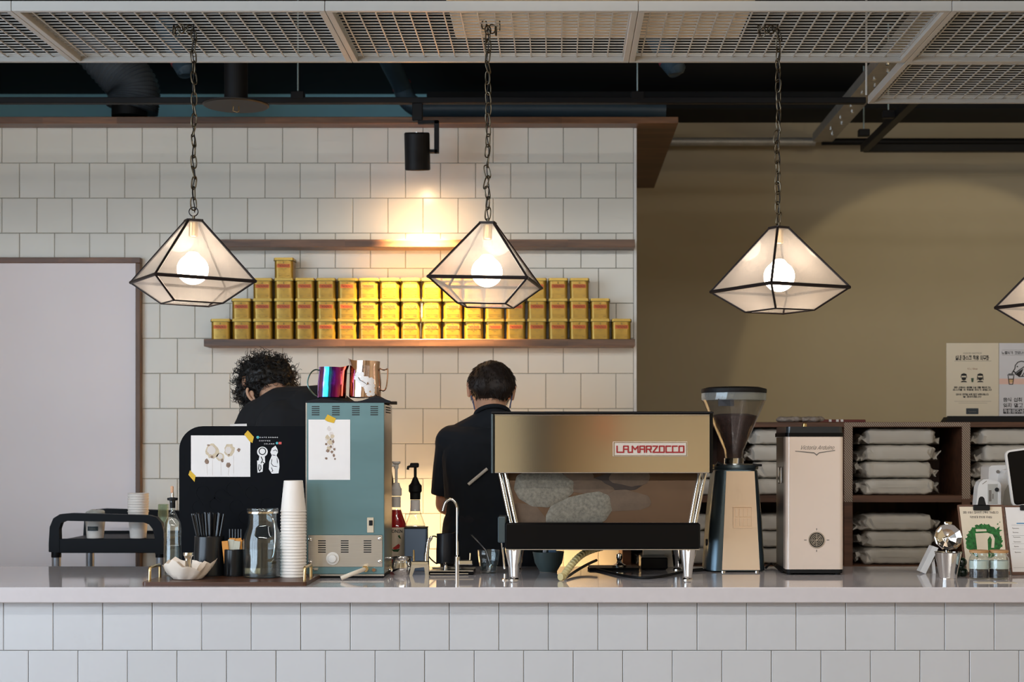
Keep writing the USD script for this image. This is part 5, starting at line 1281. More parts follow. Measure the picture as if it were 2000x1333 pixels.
part(t, 'back_board', box(cx0, XE, YC + cd_ - .012, YC + cd_, .06, zt0), M_cabdark)
part(t, 'base_front', box(cx0 + .01, XE - .01, YC + .012, YC + .03, .06, zb0), M_cab)
part(t, 'plinth', box(cx0 + .02, XE - .02, YC + .03, YC + cd_ - .02, 0, .06), M_black)
nodes = {'t': ('texture_coordinate', {}), 'm': ('mapping', {'rotation': (0, math.radians(40), 0)}), 'w': ('wave_texture', {'scale': 48.0, 'distortion': 1.2, 'detail': 1.0, 'bands_direction': 'x'}), 'r': ('rgb_ramp', {'ramp': [(.35, lin(84, 58, 44)), (.6, lin(186, 170, 154))]}), 'p': ('principled_bsdf', {'roughness': .6})}
M_hatch = usdkit.material(stage, '/World/Looks/hatched_edge', nodes, [('t.object', 'm.vector'), ('m.vector', 'w.vector'), ('w.fac', 'r.fac'), ('r.color', 'p.base_color')], surface='p.BSDF')
yh = YC - .0012
for k, (a, b, c_, d_) in enumerate(((1657, 1887, 833.5, 825.5),)): part(t, 'edge_strip', box(X(a - 8, yh), X(b + 8, yh), yh, YC, Z(c_, yh), Z(d_, yh)), M_hatch, smooth=False, label='pale diagonally striped edge strip')
for px, y1 in ((1657, 981), (1887, 975)): part(t, 'edge_strip', box(X(px - 8, yh), X(px + 8, yh), yh, YC, Z(y1, yh), Z(833.5, yh)), M_hatch, smooth=False, label='pale diagonally striped edge strip')

M_bag = pbr('bag_film', lin(204, 199, 190), .4, var=.04, scale=6, rand=.05, bump=.12, bscale=30)


def bag_mesh(seed, L=.335, D=.27, H=.066):
    R = np.random.default_rng(seed); nu, nv = 44, 28
    U = np.concatenate([np.linspace(-1, -.8, 12), np.linspace(-.77, .77, 20), np.linspace(.8, 1, 12)])
    bend = R.uniform(-.5, .8, 2); tw = R.uniform(-.25, .25, 2)
    v = []
    for u in U:
        e = np.clip((abs(u) - .74) / .20, 0, 1); e = e * e * (3 - 2 * e); side = int(u > 0)
        h = H * (1 - e) + (.010 + .022 * max(0, (abs(u) - .90) / .10)) * e; dd = D * (1 - .26 * e); zc = H / 2 * (1 - e) + (H * (.30 + .35 * bend[side])) * e
        for j in range(nv):
            a = 2 * PI * j / nv; cy, sz = math.cos(a), math.sin(a)
            y = np.sign(cy) * abs(cy) ** .26 * dd / 2; z = np.sign(sz) * abs(sz) ** .30 * h / 2
            v.append([u * L / 2, y, zc + z + e * tw[side] * y * .3])
    v = np.array(v)
    e = np.clip((np.abs(v[:, 0]) / (L / 2) - .55) / .35, 0, 1)
    n = meshkit.fbm(v * [34, 30, 40] + seed * 7.3, 3, seed) - .5; n2 = meshkit.noise(v * [90, 16, 60] + seed, seed + 5) - .5
    v[:, 2] += (.016 * n + .016 * n2) * (.22 + 1.3 * e); v[:, 0] += .03 * e * (meshkit.noise(v * [5, 26, 60] + 3, seed + 9) - .5) ; v[:, 1] += .022 * n2 * (.2 + e) + .012 * n * (.3 + e)
    zlo = .0005; v[:, 2] = np.clip(v[:, 2], zlo, H + .002)
    f = tri([[i * nv + j, i * nv + (j + 1) % nv, (i + 1) * nv + (j + 1) % nv, (i + 1) * nv + j] for i in range(nu - 1) for j in range(nv)])
    N = len(v); v = np.vstack([v, v[:nv].mean(0), v[-nv:].mean(0)])
    cap = [[N, (j + 1) % nv, j] for j in range(nv)] + [[N + 1, (nu - 1) * nv + j, (nu - 1) * nv + (j + 1) % nv] for j in range(nv)]
    return v, np.vstack([f, cap])


BAGS, bag_proto = [bag_mesh(k) for k in (1, 2, 3, 4)], {}
rr = random.Random(9)


def bag(px, Yb, z, k, h, label, rot):
    loc = (X(px, YC), Yb, z)
    if k not in bag_proto:
        t = thing('packed_bag', label, 'bag', loc, 'grey packed bags in the shelf unit', rotz=rot)
        part(t, 'pouch', BAGS[k], M_bag, smooth=24, local=True)
        q = BAGS[k]; xm = q[0][:, 0].max(); zc = q[0][np.abs(q[0][:, 0] - xm) < .02][:, 2].mean()
        part(t, 'seam', box(-.10, .10, -.1365, -.1345, .030, .0325), M_bag, smooth=False, local=True)
        bag_proto[k] = t
    else: dup(bag_proto[k], loc, label, rot, 'grey packed bags in the shelf unit')


stacks = [(1762, zm1, [843, 877, 907, 936, 967.5], 'upper middle cubby'), (1762, zb1, [1009, 1038, 1071, 1104], 'lower middle cubby'), (1990, zm1, [846, 880, 912, 940, 968], 'upper right cubby'), (1990, zb1, [1010, 1040, 1072, 1104], 'lower right cubby'),
          (1543, zm1, [845, 877, 907, 936, 967], 'upper bay behind the white grinder'), (1543, zb1, [1007, 1040, 1072, 1104], 'lower bay behind the white grinder'), (1325, zm1, [905, 935, 967], 'upper bay behind the espresso machine'), (1325, zb1, [1010, 1040, 1072, 1104], 'lower bay behind the espresso machine')]
for px, zbase, ys, nm in stacks:
    m = len(ys) - 1
    for i in range(m):
        word = ['bottom', 'second from below', 'third from below', 'fourth from below'][i] if i < m - 1 else 'topmost'
        hh = (ys[-1] - ys[0]) / m / 487.0
        bag(px + rr.uniform(-5, 5), YC + .175 + rr.uniform(-.012, .012), zbase + .0006 + i * .0681, (i + (px // 7)) % 4, hh, f'grey packed bag in the {nm}, {word}', rr.uniform(-2, 2) + (180 if rr.random() < .4 else 0))

# signs on top
YG = YC + .06; sg = F / YG
M_signw = pbr('sign_white', lin(206, 204, 208), .5); M_signc = pbr('sign_cream', lin(214, 202, 180), .5)
t = thing('sign_stand', 'black low stand holding two notice signs on the shelf unit', 'stand', at(1935, 825, YG))
zt_ = zt1 + .0003
part(t, 'base', slab(Polygon([(X(1842, YG), zt_), (X(2066, YG), zt_), (X(2062, YG), zt_ + .021), (X(1849, YG), zt_ + .021)]), YG - .03, YG + .05), M_black)
part(t, 'slot_lip', box(X(1849, YG), X(2060, YG), YG - .012, YG - .006, zt_ + .021, zt_ + .025), M_black)
zs0 = zt_ + .0215
def sign(x0, x1, label, mat):
    t = thing('notice_sign', label, 'sign', ((X(x0, YG) + X(x1, YG)) / 2, YG, zs0))
    part(t, 'sheet', box(X(x0, YG), X(x1, YG), YG, YG + .004, zs0, Z(670.5, YG), .0005), mat, smooth=False)
    return t
t = sign(1848.5, 1950.5, 'cream notice sign with two masked heads, on the shelf unit', M_signc)
xm = 1899.5
sgx = lambda px: X(px, YG); sgz = lambda py: Z(py, YG)
part(t, 'title', korean('실내 마스크 착용 의무화', 8.5 / sg, sgx(xm), sgz(703.5), YG, .15, .0005, 66 / sg), M_ink, smooth=False)
part(t, 'overline', letters('COVID NOTICE', 3.0 / sg, sgx(xm), sgz(692), YG, .0004, width=36 / sg), M_gray, smooth=False)
part(t, 'rule', cat(box(sgx(1864), sgx(1936), YG - .0004, YG, sgz(705.8), sgz(705.2)), box(sgx(1864), sgx(1936), YG - .0004, YG, sgz(784.6), sgz(784.2)), box(sgx(1872), sgx(1928), YG - .0004, YG, sgz(788), sgz(787.6))), M_gray, smooth=False)
part(t, 'subtitle', letters('9/1 / Wear', 3.4 / sg, sgx(xm), sgz(722.5), YG, .0004, width=20 / sg), pbr('rust_ink', lin(140, 96, 72), .7), smooth=False)
def head(px, long):
    u = unary_union([Polygon(ppoly([(px - 6, 736), (px - 5, 731), (px, 729.5), (px + 5, 731), (px + 6, 736), (px + 6.5, 743 if long else 738), (px + 5, 743 if long else 738), (px + 4.5, 734.5), (px - 4.5, 734.5), (px - 5, 743 if long else 738), (px - 6.5, 743 if long else 738)], YG)),
                     Polygon(ppoly([(px - 4.8, 737.5), (px + 4.8, 737.5), (px + 4, 742), (px, 744), (px - 4, 742)], YG)), Polygon(ppoly([(px - 6.5, 747), (px - 4, 744.5), (px + 4, 744.5), (px + 6.5, 747)], YG))])
    return slab(u, YG - .0005, YG)
part(t, 'masked_heads', cat(head(1882.5, False), head(1914.5, True)), M_ink, smooth=False)
part(t, 'cup_icon', slab(Polygon(ppoly([(1896.5, 739), (1902, 739), (1901, 747), (1897.5, 747)], YG)), YG - .0005, YG), pbr('icon_green', lin(64, 84, 66), .7), smooth=False)
kt = ['매장 내에서는 음료를 드실 때를 제외하고는', '마스크를 꼭 착용해 주시기 바랍니다', '모두의 안전을 위해 협조 부탁드립니다', '늘 감사드립니다']
part(t, 'body_text', cat(*[korean(a, 3.4 / sg, sgx(xm), sgz(b), YG, .17, .0004, w / sg) for a, b, w in zip(kt, (759, 763.6, 772.6, 777), (72, 76, 64, 36))]), M_ink, smooth=False)
lg = part(t, 'logo_plate', slab(Polygon(rrect(sgx(1887), sgx(1911), sgz(809.5), sgz(798), .002)), YG - .0005, YG), pbr('logo_navy', lin(40, 50, 58), .6), smooth=False)
part(lg, 'logo_script', scribble(15 / sg, 4.5 / sg, sgx(1899), sgz(806), YG - .0005, .0003), M_gray, smooth=False)
t = sign(1951.5, 2054, 'pale grey notice sign with a masked face drinking from a cup, at the right edge', M_signw)
part(t, 'title', korean('노출시기 코로나19 예방', 5.2 / sg, sgx(1957), sgz(692), YG, .14, .0005, 62 / sg, left=True), M_ink, smooth=False)
part(t, 'rule', cat(box(sgx(1957), sgx(2046), YG - .0004, YG, sgz(684.4), sgz(684)), box(sgx(1957), sgx(2046), YG - .0004, YG, sgz(694.4), sgz(694))), M_gray, smooth=False)
part(t, 'peach_stripe', box(sgx(1951.5), sgx(2054), YG - .0003, YG, sgz(751), sgz(740)), pbr('peach', lin(222, 184, 170), .6), smooth=False)
fc = [[(1990, 735), (1983, 731), (1982, 727), (1979, 725), (1982, 721), (1983, 714), (1988, 708), (1995, 706), (2004, 708), (2010, 714), (2012, 724)], [(1983, 729), (2004, 714)], [(1990, 736), (2008, 735), (2010, 724)], [(1996, 735), (2002, 726), (2008, 732)]]
part(t, 'face_line', strokes(fc, 1.8 / sg, -CX * YG / F, CZ + CY * YG / F, YG / F, -YG / F, YG, .0006), M_ink, smooth=False)
part(t, 'face_mask', slab(Polygon(ppoly([(1984, 730), (1999, 720), (1994, 733), (1990, 736)], YG)), YG - .0006, YG), M_ink, smooth=False)
part(t, 'eye', slab(Point(sgx(1987), sgz(716.5)).buffer(1.4 / sg), YG - .0006, YG), M_ink, smooth=False)
cu = part(t, 'cup_line', strokes([[(1969, 735), (1971, 751), (1978, 751), (1980, 735)], [(1968, 733), (1981, 733)], [(1970, 731), (1979, 731)], [(1977, 731), (1977, 727), (1981, 727)], [(1970, 741), (1979, 741)]], 1.6 / sg, -CX * YG / F, CZ + CY * YG / F, YG / F, -YG / F, YG, .0006), M_ink, smooth=False)
part(cu, 'cup_sleeve', slab(Polygon(ppoly([(1970.5, 741), (1979, 741), (1978, 748), (1971.3, 748)], YG)), YG - .0005, YG), pbr('sleeve_tan', lin(206, 168, 118), .7), smooth=False)
part(t, 'advice', cat(korean('음식 섭취 전 후', 7.5 / sg, sgx(1960), sgz(785), YG, .13, .0005, left=True, width=62 / sg), korean('잊지 말고 항상', 7.5 / sg, sgx(1960), sgz(796), YG, .13, .0005, left=True, width=60 / sg)), M_ink, smooth=False)
bx_ = part(t, 'advice_box', box(sgx(1959.5), sgx(2040), YG - .0003, YG, sgz(808.5), sgz(799)), M_ink, smooth=False)
part(bx_, 'advice_words', korean('착용해주세요', 7.0 / sg, sgx(1961), sgz(807.3), YG - .0003, .13, .0004, left=True, width=46 / sg), M_signw, smooth=False)
# wrapped things on top of the unit
YQ = YC + .12
R = np.random.default_rng(6); bs = []
for k in range(9): bs.append(Manifold.sphere(.020, 20).scale((1.3, 1.3, .62)).translate((X(1528 + 9 * k, YQ), YQ + R.uniform(-.02, .02), zt1 + .0125)))
v, f = man(sum(bs[1:], bs[0]).refine_to_length(.006)); v[:, 2] = np.maximum(v[:, 2] + .006 * (meshkit.noise(v * 90, 3) - .5), zt1 + .0003)
single('wrapped_bundle', (v, f), pbr('cling_film', lin(150, 140, 132), .2, var=.25, scale=60), 'clear wrapped bundle lying on the shelf unit behind the white grinder', 'bundle')
t = thing('snack_stick', 'dark red and white wrapped stick lying on the shelf unit', 'packet', at(1640, 825, YQ))
part(t, 'wrapper', box(X(1600, YQ), X(1690, YQ), YQ - .012, YQ + .012, zt1 + .0003, zt1 + .012, .003), pbr('wrapper_red', lin(104, 36, 34), .4))
part(t, 'white_print', cat(*[box(X(a, YQ), X(a + 5, YQ), YQ - .0126, YQ + .0, zt1 + .003, zt1 + .0125) for a in (1618, 1632, 1641)]), M_paper, smooth=False)

# ---------------------------------------------------------------- right end of the counter
# till: card reader, receipt printer, tablet
M_plast = pbr('white_plastic', lin(226, 224, 222), .3)
Yr = 5.22; sr = F / Yr
t = thing('card_reader', 'small white card terminal leaning behind the clipboards', 'card terminal', stand(1930, Yr))
part(t, 'body', slab(Polygon(ppoly([(1907, 1112), (1907, 985), (1910, 952), (1914, 942), (1921, 937), (1930, 936), (1952, 942), (1955, 948), (1955, 1112)], Yr)), Yr, Yr + .05), M_plast)
part(t, 'side_face', box(X(1929, Yr), X(1948, Yr), Yr - .0015, Yr, Z(985, Yr), Z(946, Yr), .0005), pbr('plastic_grey', lin(176, 174, 168), .4))
part(t, 'slot', cat(box(X(1931, Yr), X(1936, Yr), Yr - .0025, Yr, Z(980, Yr), Z(958, Yr)), box(X(1938, Yr), X(1940, Yr), Yr - .0025, Yr, Z(975, Yr), Z(965, Yr))), M_gray, smooth=False)
part(t, 'button', cyl(at(1947, 957, Yr), at(1947, 957, Yr - .004), .007, n=16), M_black)
part(t, 'groove', sweep([at(1919, 946, Yr - .0005), at(1927, 940, Yr - .0005)], .001, 6), M_gray)
Yr2 = 5.30
t = thing('receipt_printer', 'white receipt printer with a rounded grey cover, between the card terminal and the tablet', 'printer', stand(1965, Yr2))
x0, x1 = X(1936, Yr2), X(2010, Yr2)
part(t, 'back_case', slab(Polygon(ppoly([(1937, 1110), (1937, 930)] + [(1938, 914), (1943, 910), (2010, 908)] + [(2010, 1110)], Yr2)), Yr2 + .04, Yr2 + .14), M_plast)
part(t, 'front_case', slab(Polygon(ppoly([(1950, 1110), (1953, 960), (1956, 930), (1962, 919), (1972, 916), (2000, 918), (2000, 1110)], Yr2)), Yr2 - .02, Yr2 + .04), M_plast)
part(t, 'cover', slab(Polygon(ppoly([(1958, 988), (1962, 960), (1968, 948), (1978, 942), (2000, 942), (2000, 988)], Yr2 - .02)), Yr2 - .022, Yr2 - .018), LOOKS['plastic_grey'])
part(t, 'paper_roll', cyl(at(1985, 992, Yr2 - .024), at(1985, 992, Yr2 - .019), 15 / sr, n=28), M_black)
part(t, 'light', cyl(at(1949, 922, Yr2 + .042), at(1949, 922, Yr2 + .037), .006, n=14), M_gray)
Yr3 = 5.14
t = thing('tablet', 'tablet till with a black screen and white frame at the right edge', 'tablet', stand(2010, Yr3))
fr_ = Polygon(rrect(X(1978, Yr3), X(2080, Yr3), Z(992, Yr3), Z(880, Yr3), .018))
fr_tilt = lambda m: rotated(m, -8, 'y', at(1978, 992, Yr3))
part(t, 'frame', fr_tilt(slab(fr_, Yr3, Yr3 + .012)), M_plast)
part(t, 'screen', fr_tilt(slab(fr_.buffer(-.0065), Yr3 - .001, Yr3 + .002)), M_blackgl, smooth=False)
part(t, 'stand_foot', cat(box(X(2000, Yr3), X(2040, Yr3), Yr3 + .012, Yr3 + .022, CT, Z(930, Yr3), .003), box(X(1990, Yr3), X(2050, Yr3), Yr3 + .01, Yr3 + .10, CT, CT + .008, .003)), M_plast)

# clipboards leaning back
def clipboard(pts, label, paper, tiltdeg=9):
    """pts: pixel outline corners top-left, top-right, bottom-right, bottom-left."""
    Yq = Ybase(1124.5)
    t = thing('clipboard', label, 'clipboard', at((pts[2][0] + pts[3][0]) / 2, 1124, Yq))
    zb = CT + .0005
    tl = lambda m: rotated(m, -tiltdeg, 'x', (0, Yq, zb))
    st = 1 / math.cos(math.radians(tiltdeg))
    Zq = lambda py: zb + (Z(py, Yq) - zb) * st * (1 + .012)
    poly = Polygon([(X(a, Yq), Zq(b) if b < 1100 else zb) for a, b in pts])
    part(t, 'board', tl(slab(poly.buffer(-.004).buffer(.004), Yq, Yq + .004)), M_cab)
    part(t, 'prop', cat(sweep([tl((np.array([[X((pts[0][0] + pts[1][0]) / 2, Yq), Yq + .004, Zq(1030)]]), None))[0][0], (X((pts[2][0] + pts[3][0]) / 2, Yq), Yq + .09, CT + .003)], .003, 8)), M_black)
    return t, Yq, tl, Zq
t, Yq, tl, Zq = clipboard([(1875, 989), (1967, 989), (1973, 1124), (1885, 1124)], 'wooden clipboard with a green cup picture, behind the two tea jars', M_cream)
sq = F / Yq; qx = lambda px: X(px, Yq)
part(t, 'sheet', tl(slab(Polygon([(qx(1879), Zq(993)), (qx(1962), Zq(993)), (qx(1968), Zq(1118)), (qx(1889), Zq(1118))]), Yq - .0006, Yq)), M_cream, smooth=False)
part(t, 'clip', cat(tl(box(qx(1906), qx(1938), Yq - .010, Yq + .006, Zq(1000), Zq(990), .002)), tl(slab(Polygon([(qx(1914), Zq(990)), (qx(1930), Zq(990)), (qx(1927), Zq(977)), (qx(1924), Zq(974)), (qx(1920), Zq(974)), (qx(1917), Zq(977))]), Yq - .012, Yq - .008))), M_black)
part(t, 'words', cat(tl(korean('매장 이용시 컵사이즈 선택이 가능합니다', 4.2 / sq, qx(1921), Zq(1006), Yq - .0006, .14, .0004, 70 / sq)), tl(korean('직원에게 문의해 주세요', 4.2 / sq, qx(1921), Zq(1015), Yq - .0006, .14, .0004, 44 / sq))), M_gray, smooth=False)
cc = (qx(1925), Zq(1061)); wreath = Point(*cc).buffer(33 / sq)
k = 1 / sq
leafs = [blob2(cc[0] + 31 * k * math.cos(a), cc[1] + 31 * k * math.sin(a), 5 * k, i, jit=.6) for i, a in enumerate(np.linspace(-.2, PI + .3, 16))]
extra = [Polygon([(qx(1950), Zq(1035)), (qx(1957), Zq(1031)), (qx(1955), Zq(1037)), (qx(1962), Zq(1038)), (qx(1954), Zq(1042))]), Polygon([(qx(1951), Zq(1027)), (qx(1954), Zq(1024)), (qx(1954), Zq(1028))]), Polygon([(qx(1956), Zq(1023)), (qx(1958), Zq(1021)), (qx(1958), Zq(1024))]), Polygon([(qx(1889), Zq(1066)), (qx(1893), Zq(1064)), (qx(1897), Zq(1070)), (qx(1891), Zq(1070))])]
cup = unary_union([Polygon([(qx(1909), Zq(1036)), (qx(1930), Zq(1036)), (qx(1931), Zq(1040)), (qx(1910), Zq(1041))]), Polygon([(qx(1908), Zq(1044)), (qx(1932), Zq(1043)), (qx(1942), Zq(1046)), (qx(1946), Zq(1054)), (qx(1944), Zq(1072)), (qx(1938), Zq(1072)), (qx(1940), Zq(1056)), (qx(1937), Zq(1049)), (qx(1932), Zq(1056)), (qx(1932), Zq(1095)), (qx(1912), Zq(1095))])])
green = unary_union([wreath] + leafs + extra).difference(cup)
part(t, 'leaf_picture', tl(slab(green, Yq - .0011, Yq - .0006)), pbr('leaf_print', lin(34, 104, 44), .7, var=.6, scale=90), smooth=False)
t, Yq, tl, Zq = clipboard([(1968, 990), (2062, 990), (2066, 1124), (1976, 1124)], 'wooden clipboard with a white price list, at the right edge', M_paper)
part(t, 'sheet', tl(slab(Polygon([(qx(1969), Zq(994)), (qx(2056), Zq(994)), (qx(2060), Zq(1118)), (qx(1978), Zq(1118))]), Yq - .0006, Yq)), M_paper, smooth=False)
ln = [tl(scribble(w / sq, 3.0 / sq, qx(1981 + w / 2 + .06 * (y - 1030)), Zq(y + 1.5), Yq - .0006, .0004, .0009)) for w, y in ((13, 1034), (11, 1042), (14, 1051), (14, 1060), (9, 1069), (12, 1080))]
part(t, 'price_lines', cat(*ln, *[tl(box(qx(1980), qx(2050), Yq - .0009, Yq - .0006, Zq(y + .35), Zq(y))) for y in (1028, 1048, 1064, 1074, 1110)]), M_gray, smooth=False)
part(t, 'blue_heading', tl(box(qx(1990), qx(2024), Yq - .001, Yq - .0006, Zq(1026), Zq(1024))), pbr('heading_blue', lin(90, 140, 180), .6), smooth=False)
part(t, 'clip', tl(box(qx(1998), qx(2030), Yq - .010, Yq + .006, Zq(1000), Zq(990), .002)), M_black)

# two tea jars
Yj2 = 4.905; s = F / Yj2
for px, nm in ((1912, 'left'), (1951, 'right')):
    c = stand(px, Yj2); r = 19.5 / s; h = Z(1075, Yj2) - CT
    t = thing('tea_jar', f'small glass jar of dark tea with a wooden lid, {nm} one of the pair', 'jar', c)
    pr = [(0, .001), (r * .95, .001), (r, .005), (r, h * .66), (r * .94, h * .74), (r * .80, h * .80), (r * .80, h * .86), (r * .90, h * .87), (r * .90, h * .91)]
    part(t, 'glass', lathe(pr + [(q[0] - .0016, q[1]) for q in pr[:0:-1]] + [(0, .005)], c, 36), M_clear)
    part(t, 'tea_leaves', lathe([(0, .0055), (r - .003, .0055), (r - .003, h * .33), (r * .5, h * .36), (0, h * .34)], c, 30), pbr('tea_dark', lin(34, 26, 30), .8, var=.5, scale=120, bump=.6) if 'tea_dark' not in LOOKS else LOOKS['tea_dark'], kind='stuff')
    part(t, 'paper_label', lathe([(r - .0022, h * .36), (r - .0019, h * .36), (r - .0019, h * .64), (r - .0022, h * .64)], c, 36), pbr('label_mist', lin(196, 204, 196), .6) if 'label_mist' not in LOOKS else LOOKS['label_mist'])
    part(t, 'lid', lathe([(0, h * .91), (r * .93, h * .91), (r * .95, h * .93), (r * .95, h * .99), (r * .92, h), (0, h)], c, 32), pbr('bamboo', lin(186, 140, 92), .5, var=.08, scale=30) if 'bamboo' not in LOOKS else LOOKS['bamboo'])
# polished bucket with a faceted dish, folded card, dark green lump
Yk = Ybase(1130); s = F / Yk; c = stand(1852, Yk); h = Z(1079, Yk) - CT
t = thing('bucket', 'small polished steel bucket beside the clipboard', 'bucket', c)
r0, r1 = 17 / s, 26 / s
part(t, 'body', lathe([(0, 0), (r0, 0), (r0, .003), (r1, h), (r1 - .0015, h), (r0 - .002, .004), (0, .004)], c, 24), M_chrome, smooth=20)
part(t, 'rim', lathe([(r1 - .001, h - .002), (r1 + .0018, h), (r1 - .001, h + .002), (r1 - .003, h)], c, 40, close=True), M_chrome)
cdh = at(1852, 1050, Yk - .012)
v, f = lathe([(.004, .022), (.010, .021), (.030, .012), (27 / s, 0), (27.5 / s, -.002), (26 / s, -.004)], (0, 0, 0), 12)
v = np.stack([v[:, 0], v[:, 2], v[:, 1]], 1) * [1, 1, 1]
t = thing('steel_dish', 'round faceted polished steel dish facing the guests, resting on the bucket', 'dish', cdh - [0, 0, 27 / s])
dish = moved(rotated((v, f), -14, 'x'), cdh)
part(t, 'dish', dish, M_chrome, smooth=8)
part(t, 'hook_tab', box(cdh[0] - .012, cdh[0] + .012, cdh[1] - .002, cdh[1] + .004, cdh[2] + 25 / s, cdh[2] + 31 / s, .002), M_chrome)
part(t, 'back_stem', sweep([cdh + [0, .018, 0], cdh + [0, .022, -.02], cdh + [0, .016, -.050]], .006, 12), M_chrome)
Ya = Ybase(1121.5)
t = thing('folded_card', 'white folded card standing like a tent left of the bucket', 'card', at(1818, 1121, Ya))
part(t, 'front_leaf', slab(Polygon(ppoly([(1797, 1117), (1808, 1121.5), (1833, 1071), (1822, 1067)], Ya)), Ya, Ya + .05), M_plast)
part(t, 'rear_leaf', slab(Polygon(ppoly([(1822, 1121.5), (1828, 1121.5), (1825, 1092), (1820, 1100)], Ya + .01)), Ya + .01, Ya + .045), M_plast)
Yl = Ybase(1127)
bs = [Manifold.sphere(.016, 14).translate((X(1876, Yl) + dx, Yl + dy, CT + dz)) for dx, dy, dz in ((-.012, 0, .014), (.010, .006, .013), (0, .004, .032), (.004, -.004, .047))]
v, f = man(sum(bs[1:], bs[0])); v[:, 2] = np.maximum(v[:, 2], CT)
single('glass_ornament', (v, f), pbr('bottle_green', lin(20, 40, 30), .12), 'small dark green glass ornament between the bucket and the clipboard', 'ornament', smooth=False)
for k, (a, b, c1, c2) in enumerate(((1912, 1948, 1141, 1137.5), (1952, 1988, 1140.5, 1137.8))):
    y0, y1 = Ybase(c1), Ybase(c2)
    single('paper_slip', box(X(a, y0), X(b, y0), y0, y1, CT, CT + .0008), M_cream, f'small paper slip lying on the counter in front of the tea jars, {"left" if k == 0 else "right"} one', 'paper')

# ---------------------------------------------------------------- service cart behind the counter, left
Yc1 = 5.78; s = F / Yc1; k_ = lambda px, py, dy=0: at(px, py, Yc1) + [0, dy, 0]
t = thing('service_cart', 'black plastic service cart with grey posts behind the left end of the counter', 'cart', (X(208, Yc1), Yc1 + .2, 0))
M_cart = pbr('cart_black', lin(12, 13, 17), .45, var=.05, scale=8, spec=.12)
for yy in (0.0, .42):
    sh_ = s if yy == 0 else s
    outer = [(95, 1062), (97, 1030), (104, 1013), (117, 1005), (140, 1003), (290, 1007), (305, 1011), (315, 1022), (320, 1040), (320, 1083), (303, 1084), (302, 1050), (298, 1034), (291, 1025), (280, 1021), (128, 1018), (119, 1022), (115, 1034), (116, 1080), (95, 1079)]
    part(t, 'end_handle', moved(slab(Polygon(ppoly(outer, Yc1)).buffer(-.003).buffer(.003), Yc1, Yc1 + .035), (0, yy, 0)), M_cart)
part(t, 'tray', cat(box(X(112, Yc1), X(306, Yc1), Yc1 + .01, Yc1 + .44, Z(1081, Yc1), Z(1072, Yc1)), box(X(112, Yc1), X(306, Yc1), Yc1 + .002, Yc1 + .012, Z(1081, Yc1), Z(1053, Yc1), .002), box(X(112, Yc1), X(306, Yc1), Yc1 + .44, Yc1 + .45, Z(1081, Yc1), Z(1050, Yc1), .002)), M_cart)
part(t, 'tray_floor', box(X(114, Yc1), X(304, Yc1), Yc1 + .012, Yc1 + .44, Z(1060, Yc1), Z(1056, Yc1)), M_cart)
M_post = pbr('cart_post', lin(150, 152, 158), .35, .6)
for px in (107, 311):
    for yy in (.018, .437):
        x = X(px, Yc1)
        part(t, 'post', cyl((x, Yc1 + yy, .12), (x, Yc1 + yy, Z(1079, Yc1)), .0165, n=20), M_post)
        w = part(t, 'caster', cyl((x - .012, Yc1 + yy, .04), (x + .012, Yc1 + yy, .04), .04, n=20), M_black)
        part(w, 'caster_fork', box(x - .016, x + .016, Yc1 + yy - .012, Yc1 + yy + .012, .035, .13, .003), M_post)
part(t, 'post_sleeve', cat(*[cyl((X(px, Yc1), Yc1 + .018, Z(1090, Yc1)), (X(px, Yc1), Yc1 + .018, Z(1079, Yc1)), .0185, n=20) for px in (107, 311)]), M_cart)
part(t, 'lower_tray', box(X(112, Yc1), X(306, Yc1), Yc1 + .01, Yc1 + .44, .30, .36, .006), M_cart)
zt_ = Z(1056, Yc1) + .0004


def cup_up(px, Yq, r_top, r_bot, h, label, group=None):
    c = np.array([X(px, Yq), Yq, zt_])
    t = thing('paper_cup', label, 'paper cup', c, group)
    part(t, 'wall', lathe([(0, .001), (r_bot, .001), (r_top, h), (r_top - .001, h), (r_bot - .001, .002), (0, .002)], c, 28), M_cup)
    a = np.linspace(0, 2 * PI, 29)[:-1]
    part(t, 'rolled_rim', sweep(np.stack([c[0] + r_top * np.cos(a), c[1] + r_top * np.sin(a), np.full(28, c[2] + h)], 1), .0022, 6, closed=True), M_cup)
    return t, c


Yq = Yc1 + .12; s2 = F / Yq
t, c = cup_up(186, Yq, 20 / s2, 16 / s2, .092, 'white paper cup with a dark label and crumpled film on top, on the cart')
part(t, 'label', wrap(slab(sbox(-.021, .030, .021, .047), -.0005, 0), c, 18.2 / s2, 0), pbr('label_dark', lin(52, 62, 66), .6), smooth=False)
part(t, 'label_script', wrap(scribble(.024, .009, 0, .035, -.0005), c, 18.2 / s2 + .0006, 0), M_gray, smooth=False)
v, f = ball((c[0], c[1], c[2] + .098), .036, 3, (1, 1, .36)); v = v + .007 * (meshkit.noise(v * 80, 2)[:, None] - .5)
v[:, 2] = np.maximum(v[:, 2], c[2] + .0945)
single('crumpled_film', (v, f), pbr('film_crumple', lin(176, 178, 172), .25, var=.2, scale=60), 'crumpled clear film lying in the labelled paper cup on the cart', 'film', smooth=False)
t, c = cup_up(270, Yq, 19.5 / s2, 15.5 / s2, .103, 'white paper cup at the bottom of the stack on the cart', 'nested paper cups on the cart')
for k in range(1, 8): dup(t, c + [0, 0, k * .0098], f'nested white paper cup in the stack on the cart, {ORD[k]} from below' if k < 7 else 'white paper cup at the top of the nested stack on the cart', group='nested paper cups on the cart')
gc = np.array([X(319, 6.0), 6.0, zt_]); hh = Z(986, 6.0) - zt_
t = thing('drinking_glass', 'pale green drinking glass at the right end of the cart, behind the clear bottle', 'glass', gc)
